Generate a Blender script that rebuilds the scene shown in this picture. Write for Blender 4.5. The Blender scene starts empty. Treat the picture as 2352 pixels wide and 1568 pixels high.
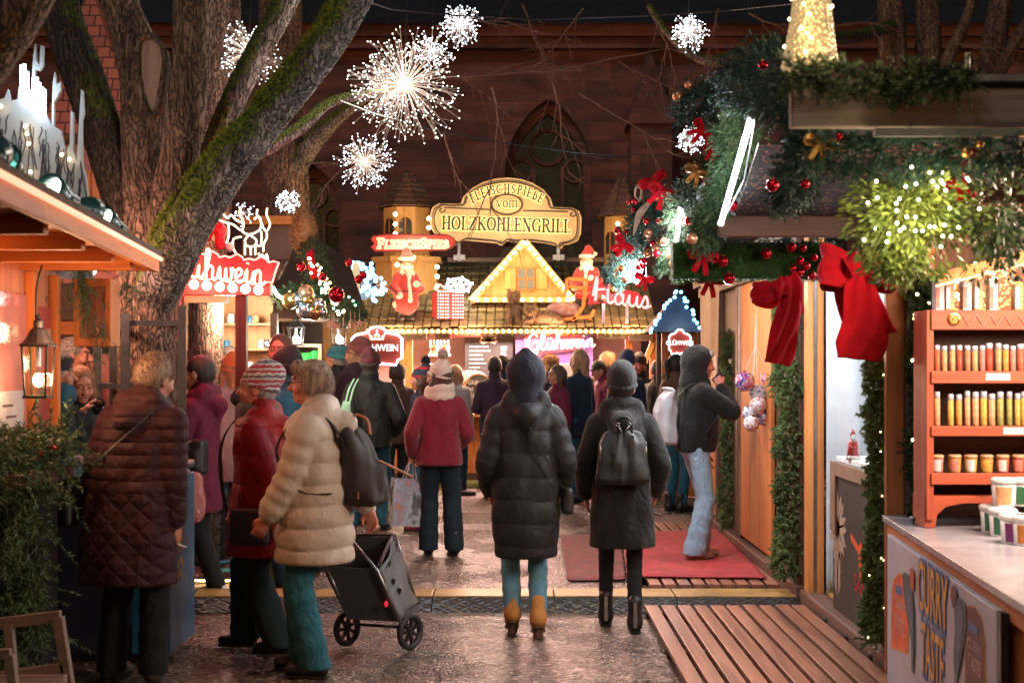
import bpy,bmesh,math,random
import numpy as np
from mathutils import Vector,Matrix,Euler
from mathutils.geometry import tessellate_polygon
R=math.radians
random.seed(7);RNG=np.random.default_rng(7)
sc=bpy.context.scene
COL=sc.collection
CAMZ,FPX,PCX,PCY=1.65,3266.7,1176.0,830.0
cd=bpy.data.cameras.new('camera');cam=bpy.data.objects.new('camera',cd);COL.objects.link(cam)
cam.location=(0,0,CAMZ);cam.rotation_euler=(R(90),0,0)
cd.lens=50;cd.sensor_width=36;cd.shift_y=46/2352;cd.clip_end=300;cd.clip_start=.1
cd.dof.use_dof=True;cd.dof.focus_distance=11.5;cd.dof.aperture_fstop=4.2
sc.camera=cam
w=bpy.data.worlds.new('World');sc.world=w;w.use_nodes=True
wn=w.node_tree;wn.nodes.clear()
sky=wn.nodes.new('ShaderNodeTexSky');sky.sky_type='NISHITA';sky.sun_disc=False
sky.sun_elevation=R(2);sky.sun_rotation=R(200)
bg=wn.nodes.new('ShaderNodeBackground');bg.inputs[1].default_value=.030
ou=wn.nodes.new('ShaderNodeOutputWorld')
wn.links.new(sky.outputs[0],bg.inputs[0]);wn.links.new(bg.outputs[0],ou.inputs[0])
sl=bpy.data.lights.new('fill_sun','SUN');sl.energy=.26;sl.angle=R(12);sl.color=(.85,.9,1)  # soft sun lamp added as fill from behind the camera, no moon seen
so=bpy.data.objects.new('fill_sun',sl);COL.objects.link(so);so.rotation_euler=(R(50),0,R(-38))
sc.view_settings.view_transform='Standard';sc.view_settings.look='None'
sc.view_settings.exposure=.68;sc.view_settings.gamma=1
sc.render.engine='CYCLES'
cy=sc.cycles
cy.use_denoising=True;cy.max_bounces=6;cy.diffuse_bounces=3;cy.glossy_bounces=3;cy.transmission_bounces=4
cy.transparent_max_bounces=8;cy.sample_clamp_indirect=4;cy.sample_clamp_direct=0;cy.caustics_reflective=False;cy.caustics_refractive=False
try:cy.denoiser='OPENIMAGEDENOISE';cy.denoising_input_passes='RGB_ALBEDO_NORMAL'
except Exception:pass
cy.use_light_tree=True;cy.denoising_prefilter='FAST'
def P(px,py,Y):return Vector(((px-PCX)*Y/FPX,Y,CAMZ-(py-PCY)*Y/FPX))
def G(px,py,z=0.0):return P(px,py,(CAMZ-z)*FPX/(py-PCY))
def U(y):return y/FPX
MATS={}
def lin(c):
 return tuple((v/12.92 if v<=.04045 else ((v+.055)/1.055)**2.4) for v in [x/255 for x in c])
def newmat(name):
 m=bpy.data.materials.new(name);m.use_nodes=True;nt=m.node_tree
 return m,nt,nt.nodes['Principled BSDF']
def nd(nt,typ,**kw):
 n=nt.nodes.new(typ)
 for k,v in kw.items():
  if k.startswith('i_'):
   k=k[2:];k=int(k) if k.isdigit() else k.replace('_',' ')
   n.inputs[k].default_value=v
  else:setattr(n,k,v)
 return n
def coords(nt,stretch=(1,1,1),kind='Object'):
 tc=nd(nt,'ShaderNodeTexCoord');mp=nd(nt,'ShaderNodeMapping');mp.inputs['Scale'].default_value=stretch
 nt.links.new(tc.outputs[kind],mp.inputs[0]);return mp.outputs[0]
def ramp(nt,fac,stops):
 r=nd(nt,'ShaderNodeValToRGB');e=r.color_ramp.elements
 while len(e)<len(stops):e.new(.5)
 for el,(p,c) in zip(e,stops):el.position=p;el.color=(*c,1) if len(c)==3 else c
 nt.links.new(fac,r.inputs[0]);return r.outputs[0]
def bumpit(nt,b,h,strength,dist=.01,prev=None):
 n=nd(nt,'ShaderNodeBump',i_Strength=strength,i_Distance=dist);nt.links.new(h,n.inputs['Height'])
 if prev is not None:nt.links.new(prev,n.inputs['Normal'])
 nt.links.new(n.outputs[0],b.inputs['Normal']);return n.outputs[0]
def mat(name,c1,c2=None,rough=.6,scale=8,stretch=(1,1,1),bump=.25,bscale=None,metal=0,spec=.5,sheen=0,dist=.006,detail=5,coat=0,lo=.35,hi=.68,rvar=0):
 if name in MATS:return MATS[name]
 m,nt,b=newmat(name);c2=c2 or tuple(v*.6 for v in c1)
 co=coords(nt,stretch)
 n=nd(nt,'ShaderNodeTexNoise',i_Scale=scale,i_Detail=detail,i_Roughness=.6);nt.links.new(co,n.inputs[0])
 nt.links.new(ramp(nt,n.outputs[0],[(lo,c2),(hi,c1)]),b.inputs['Base Color'])
 b.inputs['Roughness'].default_value=rough;b.inputs['Metallic'].default_value=metal
 b.inputs['Specular IOR Level'].default_value=spec;b.inputs['Sheen Weight'].default_value=sheen;b.inputs['Coat Weight'].default_value=coat
 if rvar:
  mr=nd(nt,'ShaderNodeMapRange');mr.inputs[3].default_value=max(.03,rough-rvar);mr.inputs[4].default_value=min(1,rough+rvar)
  nt.links.new(n.outputs[0],mr.inputs[0]);nt.links.new(mr.outputs[0],b.inputs['Roughness'])
 if bump:
  n2=nd(nt,'ShaderNodeTexNoise',i_Scale=bscale or scale*4,i_Detail=4);nt.links.new(co,n2.inputs[0])
  bumpit(nt,b,n2.outputs[0],bump,dist)
 MATS[name]=m;return m
def wood(name,c1,c2,axis=2,scale=5,rough=.5,bump=.3,knots=True):
 if name in MATS:return MATS[name]
 st=[scale*3]*3;st[axis]=scale*.16
 m,nt,b=newmat(name);co=coords(nt,st)
 n=nd(nt,'ShaderNodeTexNoise',i_Scale=1.6,i_Detail=7,i_Roughness=.65,i_Distortion=.6);nt.links.new(co,n.inputs[0])
 col=ramp(nt,n.outputs[0],[(.3,c2),(.55,c1),(.75,tuple(min(1,v*1.12) for v in c1))])
 if knots:
  st2=[scale*1.1]*3;st2[axis]=scale*.45
  vo=nd(nt,'ShaderNodeTexVoronoi',i_Scale=1.0);nt.links.new(coords(nt,st2),vo.inputs[0])
  k=ramp(nt,vo.outputs[0],[(.03,(0,0,0)),(.11,(1,1,1))])
  mx=nd(nt,'ShaderNodeMix',data_type='RGBA',i_0=1.0);mx.inputs[6].default_value=(*[v*.45 for v in c2],1)
  nt.links.new(k,mx.inputs[0]);nt.links.new(col,mx.inputs[7]);col=mx.outputs[2]
 nt.links.new(col,b.inputs['Base Color']);b.inputs['Roughness'].default_value=rough+.08;b.inputs['Specular IOR Level'].default_value=.35
 bumpit(nt,b,n.outputs[0],bump,.004);MATS[name]=m;return m
def glow(name,c,s,sample=False):
 if name in MATS:return MATS[name]
 m,nt,b=newmat(name);b.inputs['Base Color'].default_value=(*[v*.15 for v in c],1)
 b.inputs['Emission Color'].default_value=(*c,1);b.inputs['Emission Strength'].default_value=s
 m.cycles.emission_sampling='FRONT' if sample else 'NONE'
 MATS[name]=m;return m
def cloth(name,c,c2=None,quilt=None,pitch=.09,rough=.75,bump=.85,sheen=.03,spec=.3,qs=.8):
 """coat fabric: fine weave, soft creases and, when quilted, stitched bands or diamonds"""
 if name in MATS:return MATS[name]
 m,nt,b=newmat(name);co=coords(nt)
 n=nd(nt,'ShaderNodeTexNoise',i_Scale=8,i_Detail=6,i_Roughness=.6,i_Distortion=1.6);nt.links.new(coords(nt,(1.25,1.25,.8)),n.inputs[0])
 c2=c2 or tuple(v*.72 for v in c)
 f=nd(nt,'ShaderNodeTexNoise',i_Scale=240,i_Detail=2);nt.links.new(co,f.inputs[0])
 mm=nd(nt,'ShaderNodeMath',operation='MULTIPLY_ADD');mm.inputs[1].default_value=.45;nt.links.new(f.outputs[0],mm.inputs[0])
 sc_=nd(nt,'ShaderNodeMath',operation='MULTIPLY');sc_.inputs[1].default_value=.55;nt.links.new(n.outputs[0],sc_.inputs[0]);nt.links.new(sc_.outputs[0],mm.inputs[2])
 nt.links.new(ramp(nt,mm.outputs[0],[(.36,c2),(.64,c)]),b.inputs['Base Color'])
 b.inputs['Roughness'].default_value=rough;b.inputs['Sheen Weight'].default_value=sheen;b.inputs['Sheen Roughness'].default_value=.5;b.inputs['Specular IOR Level'].default_value=spec
 pv=bumpit(nt,b,f.outputs[0],.2,.002);pv=bumpit(nt,b,n.outputs[0],bump,.03,pv)
 if quilt:
  sx=nd(nt,'ShaderNodeSeparateXYZ');nt.links.new(co,sx.inputs[0])
  def wav(sock,per):
   a=nd(nt,'ShaderNodeMath',operation='MULTIPLY');a.inputs[1].default_value=math.pi/per;nt.links.new(sock,a.inputs[0])
   s=nd(nt,'ShaderNodeMath',operation='SINE');nt.links.new(a.outputs[0],s.inputs[0])
   ab=nd(nt,'ShaderNodeMath',operation='ABSOLUTE');nt.links.new(s.outputs[0],ab.inputs[0])
   p=nd(nt,'ShaderNodeMath',operation='POWER');p.inputs[1].default_value=.5;nt.links.new(ab.outputs[0],p.inputs[0]);return p.outputs[0]
  if quilt=='diamond':
   pa=nd(nt,'ShaderNodeMath',operation='ADD');nt.links.new(sx.outputs[0],pa.inputs[0]);nt.links.new(sx.outputs[2],pa.inputs[1])
   pb=nd(nt,'ShaderNodeMath',operation='SUBTRACT');nt.links.new(sx.outputs[0],pb.inputs[0]);nt.links.new(sx.outputs[2],pb.inputs[1])
   mn=nd(nt,'ShaderNodeMath',operation='MINIMUM');nt.links.new(wav(pa.outputs[0],pitch),mn.inputs[0]);nt.links.new(wav(pb.outputs[0],pitch),mn.inputs[1])
   hi_=wav(sx.outputs[2],pitch*.62)
   st=nd(nt,'ShaderNodeMath',operation='GREATER_THAN');st.inputs[1].default_value=.98;nt.links.new(sx.outputs[2],st.inputs[0])
   mx=nd(nt,'ShaderNodeMix',data_type='FLOAT');nt.links.new(st.outputs[0],mx.inputs[0]);nt.links.new(mn.outputs[0],mx.inputs[2]);nt.links.new(hi_,mx.inputs[3]);q=mx.outputs[0]
  else:q=wav(sx.outputs[2],pitch)
  bumpit(nt,b,q,qs,.03,pv)
 MATS[name]=m;return m
ORG={}
def link(o):COL.objects.link(o);return o
def tag(o,label=None,cat=None,group=None,kind=None):
 if label:o['label']=label
 if cat:o['category']=cat
 if group:o['group']=group
 if kind:o['kind']=kind
 return o
def thing(name,label,cat,loc=(0,0,0),rz=0,group=None):
 o=link(bpy.data.objects.new(name,None));o.location=loc;o.rotation_euler=(0,0,rz);o.empty_display_size=.1
 ORG[o.name]=Vector(loc);return tag(o,label,cat,group)
def rawmesh(name,V,F,mats,parent=None,smooth=False,midx=None,loc=None):
 """link one mesh; V in world metres unless the parent is rotated (then local to it); loc sets an own origin for a top-level mesh"""
 me=bpy.data.meshes.new(name);off=Vector((0,0,0))
 if parent is not None:off=ORG.get(parent.name,off)
 elif loc is not None:off=Vector(loc)
 V=np.asarray(V,dtype=np.float64).reshape(-1,3)-np.array(off)
 if isinstance(F,np.ndarray):
  n,k=F.shape
  me.vertices.add(len(V));me.vertices.foreach_set('co',V.ravel())
  me.loops.add(n*k);me.loops.foreach_set('vertex_index',F.ravel().astype(np.int32))
  me.polygons.add(n);me.polygons.foreach_set('loop_start',np.arange(0,n*k,k,dtype=np.int32))
  try:me.polygons.foreach_set('loop_total',np.full(n,k,dtype=np.int32))
  except Exception:pass
  me.update(calc_edges=True);me.validate()
 else:me.from_pydata(V.tolist(),[],F);me.update()
 for m in (mats if isinstance(mats,(list,tuple)) else [mats]):me.materials.append(m)
 if midx is not None:me.polygons.foreach_set('material_index',np.asarray(midx,dtype=np.int32))
 if smooth:me.polygons.foreach_set('use_smooth',np.ones(len(me.polygons),dtype=bool))
 o=link(bpy.data.objects.new(name,me))
 if parent is not None:o.parent=parent;ORG[o.name]=off
 else:o.location=off;ORG[o.name]=off
 return o
def basis(d,up=(0,0,1)):
 d=Vector(d).normalized();u=Vector(up)
 if abs(d.dot(u))>.97:u=Vector((0,1,0)) if abs(d.y)<.9 else Vector((1,0,0))
 x=d.cross(u).normalized();return x,d.cross(x).normalized(),d
class MB:
 def __init__(s):s.v=[];s.f=[];s.m=[];s.cur=0
 def add(s,V,F):
  k=len(s.v);s.v+=[tuple(p) for p in V];s.f+=[tuple(i+k for i in f) for f in F];s.m+=[s.cur]*len(F);return s
 def box(s,c,d,rot=None):
  c=Vector(c);h=Vector(d)/2;M=Euler(rot).to_matrix() if rot else Matrix.Identity(3)
  V=[c+M @ Vector((h.x*a,h.y*b,h.z*e)) for e in (-1,1) for a,b in ((-1,-1),(1,-1),(1,1),(-1,1))]
  return s.add(V,[(3,2,1,0),(4,5,6,7),(0,1,5,4),(1,2,6,5),(2,3,7,6),(3,0,4,7)])
 def span(s,a,b):
  a=Vector(a);b=Vector(b);return s.box((a+b)/2,[abs(x) for x in (b-a)])
 def beam(s,a,b,wd,ht,up=(0,0,1)):
  a=Vector(a);b=Vector(b);x,y,d=basis(b-a,up);V=[]
  for p in (a,b):V+=[p+x*(wd/2*i)+y*(ht/2*j) for i,j in ((-1,-1),(1,-1),(1,1),(-1,1))]
  return s.add(V,[(0,1,2,3),(7,6,5,4),(0,4,5,1),(1,5,6,2),(2,6,7,3),(3,7,4,0)])
 def tube(s,pts,r,n=8,cap=True,closed=False):
  pts=[Vector(p) for p in pts];N=len(pts);rr=r if isinstance(r,(list,tuple)) else [r]*N
  V=[];px=None
  for i,p in enumerate(pts):
   if closed:t=pts[(i+1)%N]-pts[i-1]
   else:t=pts[min(i+1,N-1)]-pts[max(i-1,0)]
   t=t.normalized() if t.length>1e-9 else Vector((0,0,1))
   if px is None:px,_,_=basis(t)
   else:
    px=px-t*px.dot(t);px=px.normalized() if px.length>1e-6 else basis(t)[0]
   py=t.cross(px)
   V+=[p+(px*math.cos(2*math.pi*k/n)+py*math.sin(2*math.pi*k/n))*rr[i] for k in range(n)]
  F=[]
  for i in range(N if closed else N-1):
   j=(i+1)%N
   F+=[(i*n+k,i*n+(k+1)%n,j*n+(k+1)%n,j*n+k) for k in range(n)]
  if cap and not closed:F+=[tuple(range(n))[::-1],tuple((N-1)*n+k for k in range(n))]
  return s.add(V,F)
 def sphere(s,c,r,n=10,m=6,sc=(1,1,1),M=None):
  c=Vector(c);V=[];F=[]
  def T(x,y,z):
   v=Vector((x*sc[0],y*sc[1],z*sc[2]))*r
   return c+(M @ v if M else v)
  V.append(T(0,0,1))
  for i in range(1,m):
   a=math.pi*i/m
   V+=[T(math.sin(a)*math.cos(2*math.pi*k/n),math.sin(a)*math.sin(2*math.pi*k/n),math.cos(a)) for k in range(n)]
  V.append(T(0,0,-1));L=len(V)-1
  F+=[(0,1+k,1+(k+1)%n) for k in range(n)]
  for i in range(m-2):
   b=1+i*n;F+=[(b+k,b+n+k,b+n+(k+1)%n,b+(k+1)%n) for k in range(n)]
  b=1+(m-2)*n;F+=[(b+k,L,b+(k+1)%n) for k in range(n)]
  return s.add(V,F)
 def lathe(s,c,prof,n=16,axis=(0,0,1),cap=True):
  c=Vector(c);x,y,d=basis(axis);V=[];F=[]
  for r,h in prof:V+=[c+d*h+(x*math.cos(2*math.pi*k/n)+y*math.sin(2*math.pi*k/n))*r for k in range(n)]
  for i in range(len(prof)-1):F+=[(i*n+k,i*n+(k+1)%n,(i+1)*n+(k+1)%n,(i+1)*n+k) for k in range(n)]
  if cap:F+=[tuple(range(n))[::-1],tuple((len(prof)-1)*n+k for k in range(n))]
  return s.add(V,F)
 def prism(s,outline,O,X,Y,depth,holes=()):
  """outline (2-D) in the frame O,X,Y pushed by depth along X x Y (front face at O)"""
  O=Vector(O);X=Vector(X);Y=Vector(Y);N=X.cross(Y).normalized()
  loops=[list(outline)]+[list(h) for h in holes];allp=[p for l in loops for p in l]
  tri=tessellate_polygon([[Vector((p[0],p[1],0)) for p in l] for l in loops])
  n=len(allp);V=[O+X*p[0]+Y*p[1] for p in allp];V+=[v-N*depth for v in V];F=[]
  for t in tri:
   a,b,c_=[Vector(allp[i]) for i in t]
   if (b-a).x*(c_-a).y-(b-a).y*(c_-a).x<0:t=t[::-1]
   F.append(tuple(t));F.append(tuple(i+n for i in t[::-1]))
  k=0
  for li,l in enumerate(loops):
   ar=sum(l[i-1][0]*l[i][1]-l[i][0]*l[i-1][1] for i in range(len(l)))
   for i in range(len(l)):
    j=(i+1)%len(l);q=(k+i,k+j,k+j+n,k+i+n)
    F.append(q[::-1] if (ar>0)==(li==0) else q)
   k+=len(l)
  return s.add(V,F)
 def build(s,name,mats,parent=None,smooth=False,bevel=0,loc=None):
  o=rawmesh(name,s.v,s.f,mats,parent,smooth,s.m if isinstance(mats,(list,tuple)) else None,loc)
  if bevel:
   b=o.modifiers.new('bevel','BEVEL');b.width=bevel;b.segments=2;b.limit_method='ANGLE';b.angle_limit=R(40)
  return o
def lamp(kind,loc,energy,color,size=.1,aim=None,spot=None,name='lamp_or_fill',parent=None):
 l=bpy.data.lights.new(name,kind);l.energy=energy*1.4;l.color=color
 if kind=='AREA':l.shape='RECTANGLE';l.size,l.size_y=(size if isinstance(size,tuple) else (size,size))
 else:l.shadow_soft_size=size
 if kind=='SPOT':l.spot_size=R(spot or 60);l.spot_blend=.6
 o=link(bpy.data.objects.new(name,l));o.location=loc
 if aim is not None:o.rotation_euler=(Vector(aim)-Vector(loc)).to_track_quat('-Z','Y').to_euler()
 return o
def text(s,size,O,X,Y,mname,material,parent,depth=.004,align='CENTER',sx=1.0,name='lettering',bold=0.0):
 """flat raised lettering from the built-in face, laid in the frame O,X,Y"""
 c=bpy.data.curves.new('lettering','FONT');c.body=s;c.size=size;c.align_x=align;c.align_y='CENTER';c.extrude=depth/2;c.offset=bold
 c.resolution_u=3
 o=link(bpy.data.objects.new('tmp',c));dg=bpy.context.evaluated_depsgraph_get();dg.update()
 me=bpy.data.meshes.new_from_object(o.evaluated_get(dg));bpy.data.objects.remove(o)
 O=Vector(O);X=Vector(X).normalized();Y=Vector(Y).normalized();N=X.cross(Y)
 V=[O+X*(v.co.x*sx)+Y*v.co.y+N*(v.co.z+depth/2) for v in me.vertices];F=[tuple(p.vertices) for p in me.polygons]
 bpy.data.meshes.remove(me)
 return rawmesh(name,V,F,material,parent)
WOODO=wood('orange_wood',(.54,.18,.045),(.36,.10,.025),2,4)
WOODX=wood('orange_wood_across',(.54,.18,.045),(.36,.10,.025),0,4)
WOODY=wood('orange_wood_along',(.54,.18,.045),(.36,.10,.025),1,4)
WOODD=wood('dark_wood',(.10,.05,.03),(.05,.024,.015),2,5)
WOODDX=wood('dark_wood_across',(.085,.05,.036),(.04,.024,.018),0,5)
METAL=mat('grey_metal',(.45,.46,.48),(.3,.31,.33),.35,20,metal=.9,bump=.05)
BLACKM=mat('black_metal',(.02,.02,.022),(.012,.012,.013),.4,20,metal=.3,bump=.05)
WHITEP=mat('white_paint',(.75,.75,.74),(.62,.62,.61),.5,6,bump=.1)
GLASS,_nt,_b=newmat('clear_glass');_nt.nodes.remove(_b);_t=nd(_nt,'ShaderNodeBsdfTransparent');_g=nd(_nt,'ShaderNodeBsdfGlossy',i_Roughness=.04);_x=nd(_nt,'ShaderNodeMixShader',i_0=.08)
for _i,_s in ((1,_t),(2,_g)):_nt.links.new(_s.outputs[0],_x.inputs[_i])
_nt.links.new(_x.outputs[0],_nt.nodes['Material Output'].inputs[0])
BULB=glow('warm_bulb',(1,.66,.30),9)
BULBY=glow('yellow_bulb',(1,.56,.17),6)
LEDW=glow('white_led',(.86,.93,1),26)
LEDC=glow('cyan_led',(.22,.66,1),3)
LEDR=glow('red_neon',(1,.12,.10),5)
NEONW=glow('pink_white_neon',(1,.56,.46),2.6)
BLACKP=mat('black_plastic',(.022,.022,.024),(.013,.013,.014),.45,30,bump=.1)
RUBBER=mat('black_rubber',(.03,.03,.032),(.018,.018,.018),.55,30,bump=.15)
class Solid:
 def __init__(s,k=.02):s.ops=[];s.k=k
 def _a(s,mode,fn,lo,hi,k):s.ops.append((mode,fn,np.array(lo,float),np.array(hi,float),s.k if k is None else k));return s
 def rc(s,a,b,ra,rb=None,k=None,mode='u',flat=None):
  a=np.array(a,float);b=np.array(b,float);rb=ra if rb is None else rb;r=max(ra,rb)
  ab=b-a;L2=max(ab @ ab,1e-9)
  def fn(p):
   t=np.clip(((p-a) @ ab)/L2,0,1);q=p-a-t[:,None]*ab
   return np.sqrt((q*q).sum(1))-(ra+(rb-ra)*t)
  return s._a(mode,fn,np.minimum(a,b)-r,np.maximum(a,b)+r,k)
 def el(s,c,r,k=None,M=None,mode='u'):
  c=np.array(c,float);r=np.array(r,float);M_=None if M is None else np.array(M)
  def fn(p):
   q=p-c
   if M_ is not None:q=q @ M_
   k0=np.sqrt(((q/r)**2).sum(1));k1=np.sqrt(((q/r**2)**2).sum(1))
   return np.where(k1>1e-9,k0*(k0-1)/np.maximum(k1,1e-9),-r.min())
  m=r.max();return s._a(mode,fn,c-m,c+m,k)
 def loft(s,st,k=None,quilt=None,mode='u',p=2.0,wrinkle=0,seed=0):
  """elliptical stations (z, cx, cy, rx, ry); quilt = (amplitude, pitch, z0)"""
  st=np.array(sorted(st),float);z=st[:,0]
  def fn(q):
   zz=q[:,2];cx,cy_,rx,ry=[np.interp(zz,z,st[:,i]) for i in (1,2,3,4)]
   x=q[:,0]-cx;y=q[:,1]-cy_
   if wrinkle:
    an=np.arctan2(y,x);w_=wrinkle*(np.sin(an*5+seed+zz*7)+.6*np.sin(an*9-zz*11+seed*2)+.5*np.sin(zz*31+an*2+seed));rx=rx+w_;ry=ry+w_
   if quilt:
    b=quilt[0]*(np.abs(np.sin(math.pi*(zz-quilt[2]+.006*np.sin(x*17))/quilt[1]))**.55-.6);rx=rx+b;ry=ry+b
   rr=((np.abs(x)/rx)**p+(np.abs(y)/ry)**p)**(1/p)
   d=(rr-1)*np.minimum(rx,ry);dz=np.maximum(z[0]-zz,zz-z[-1])
   h=np.clip(.5+.5*(d-dz)/.02,0,1);return d*h+dz*(1-h)+.02*h*(1-h)
  m=max(st[:,3].max(),st[:,4].max())+.04
  lo=[st[:,1].min()-m,st[:,2].min()-m,z[0]-.02];hi=[st[:,1].max()+m,st[:,2].max()+m,z[-1]+.02]
  return s._a(mode,fn,lo,hi,k)
 def box(s,c,hs,r=.01,k=None,M=None,mode='u'):
  c=np.array(c,float);hs=np.array(hs,float)-r;M_=None if M is None else np.array(M)
  def fn(p):
   q=p-c
   if M_ is not None:q=q @ M_
   q=np.abs(q)-hs
   return np.sqrt((np.maximum(q,0)**2).sum(1))+np.minimum(q.max(1),0)-r
  m=np.linalg.norm(hs)+r;return s._a(mode,fn,c-m,c+m,k)
 def cut(s,p0,n):
  p0=np.array(p0,float);n=np.array(n,float)/np.linalg.norm(n)
  s.ops.append(('cut',lambda p:(p-p0) @ n,None,None,0));return s
 def ev(s,p,h):
  d=np.full(len(p),1.0)
  for mode,fn,lo,hi,k in s.ops:
   if mode=='cut':d=np.maximum(d,fn(p));continue
   mg=k+3*h;mk=np.all((p>lo-mg)&(p<hi+mg),axis=1);ix=np.nonzero(mk)[0]
   if not len(ix):continue
   e=fn(p[ix]);o=d[ix];kk=max(k,1e-6)
   if mode=='u':
    t=np.clip(.5+.5*(o-e)/kk,0,1);d[ix]=o*(1-t)+e*t-kk*t*(1-t)
   else:
    t=np.clip(.5-.5*(o+e)/kk,0,1);d[ix]=o*(1-t)-e*t+kk*t*(1-t)
  return d
 def mesh(s,h):
  los=np.min([o[2] for o in s.ops if o[0]=='u'],axis=0)-3*h;his=np.max([o[3] for o in s.ops if o[0]=='u'],axis=0)+3*h
  C=4;nc=np.ceil((his-los)/(h*C)).astype(int)+1
  gi=np.stack(np.meshgrid(*[np.arange(n) for n in nc],indexing='ij'),-1).reshape(-1,3)
  cd_=s.ev(los+(gi+.5)*h*C-.5*h,h*C)
  near=np.abs(cd_)<h*C*1.5
  D=np.repeat(np.repeat(np.repeat(np.where(cd_<0,-1.,1.).reshape(nc),C,0),C,1),C,2)
  off=np.stack(np.meshgrid(*[np.arange(C)]*3,indexing='ij'),-1).reshape(-1,3)
  fi=(gi[near][:,None,:]*C+off[None]).reshape(-1,3)
  D[fi[:,0],fi[:,1],fi[:,2]]=s.ev(los+fi*h,h)
  I=D<0;N=np.array(D.shape)
  acc=I[:-1,:-1,:-1].astype(np.int8)
  for dx in (0,1):
   for dy in (0,1):
    for dz in (0,1):
     if dx or dy or dz:acc=acc+I[dx:N[0]-1+dx,dy:N[1]-1+dy,dz:N[2]-1+dz]
  cells=np.argwhere((acc>0)&(acc<8));idx=np.full(N-1,-1,np.int64);idx[tuple(cells.T)]=np.arange(len(cells))
  S=np.zeros((len(cells),3));cnt=np.zeros(len(cells))
  for ax in range(3):
   o1,o2=[a for a in range(3) if a!=ax]
   for u in (0,1):
    for v in (0,1):
     a=np.zeros(3,int);a[o1]=u;a[o2]=v;b=a.copy();b[ax]=1
     da=D[tuple((cells+a).T)];db=D[tuple((cells+b).T)];m=(da<0)!=(db<0)
     t=np.where(m,da/np.where(m,da-db,1),0);pt=np.broadcast_to(a,(len(cells),3)).astype(float).copy();pt[:,ax]=t
     S[m]+=pt[m];cnt[m]+=1
  V=los+(cells+S/np.maximum(cnt,1)[:,None])*h;Fs=[]
  for ax in range(3):
   o1,o2=[(1,2),(2,0),(0,1)][ax]
   sl=[slice(1,n-1) for n in N];sl[ax]=slice(0,N[ax]-1);A=I[tuple(sl)]
   sl2=list(sl);sl2[ax]=slice(1,N[ax]);B=I[tuple(sl2)]
   e=np.argwhere(A!=B)
   if not len(e):continue
   base=e.copy()
   for q in (o1,o2):base[:,q]+=1
   def cell(d1,d2):
    c=base.copy();c[:,o1]+=d1;c[:,o2]+=d2;return idx[tuple(c.T)]
   q=np.stack([cell(-1,-1),cell(0,-1),cell(0,0),cell(-1,0)],1)
   fl=~A[tuple(e.T)];q[fl]=q[fl][:,::-1];Fs.append(q)
  F=np.concatenate(Fs);F=F[(F>=0).all(1)]
  return V,F
def solid(name,S,h,mats,parent=None,zones=None,loc=None):
 V,F=S.mesh(h);mi=None
 if zones is not None:
  mi=zones(V[F].mean(1))
 return rawmesh(name,V,F.astype(np.int32),mats,parent,True,mi,loc)
def ik(a,t,l1,l2,pole):
 a=np.array(a,float);t=np.array(t,float);d=t-a;L=np.linalg.norm(d);u=d/L;L=min(L,l1+l2-.004);L=max(L,abs(l1-l2)+.01);t=a+u*L
 x=(l1*l1-l2*l2+L*L)/(2*L);hh=math.sqrt(max(l1*l1-x*x,0));p=np.array(pole,float);p=p-u*(p @ u);p/=max(np.linalg.norm(p),1e-6)
 return a+u*x+p*hh,t
SKIN=mat('skin',(.50,.24,.17),(.44,.19,.13),.5,14,bump=.08,bscale=120,spec=.4)
SKINR=mat('rosy_skin',(.52,.21,.15),(.44,.15,.11),.5,14,bump=.08,bscale=120,spec=.4)
LIP=mat('lip',(.36,.09,.08),None,.45,20,bump=0);EYE=mat('eye',(.035,.02,.016),(.02,.012,.01),.15,20,bump=0)
EYEW=mat('eye_white',(.42,.36,.32),None,.3,20,bump=0)
def hairmat(name,c1,c2):return mat(name,c1,c2,.58,7,(9,9,1.2),.8,18,spec=.5,dist=.01,lo=.38,hi=.62)
H_BLOND=hairmat('grey_blond_hair',(.40,.30,.21),(.18,.12,.08));H_BROWN=hairmat('brown_hair',(.10,.05,.03),(.035,.018,.012))
H_STREAK=hairmat('streaked_hair',(.42,.29,.21),(.10,.065,.05));H_DARK=hairmat('dark_hair',(.03,.018,.014),(.012,.008,.007))
H_GINGER=hairmat('ginger_hair',(.34,.14,.05),(.14,.05,.02));H_GREY=hairmat('grey_hair',(.30,.27,.25),(.15,.13,.12))
H_LIGHT=hairmat('light_hair',(.42,.25,.13),(.2,.11,.05))
def fur_strands(name,pts,nrm,n,L,wd,material,parent,droop=.3,rnd=.5,seed=1):
 """short hairs standing on a surface, as slim leaf faces"""
 r=np.random.default_rng(seed);i=r.integers(0,len(pts),n);p=pts[i];d=nrm[i]+r.normal(0,rnd,(n,3));d[:,2]-=droop
 d/=np.linalg.norm(d,axis=1)[:,None];ll=L*r.uniform(.5,1.2,n)[:,None]
 sd=np.cross(d,r.normal(0,1,(n,3)));sd/=np.linalg.norm(sd,axis=1)[:,None]
 V=np.stack([p-sd*wd,p+sd*wd,p+d*ll],1).reshape(-1,3);F=np.arange(3*n).reshape(-1,3)
 return rawmesh(name,V,F,material,parent)
class Fig:pass
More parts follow.
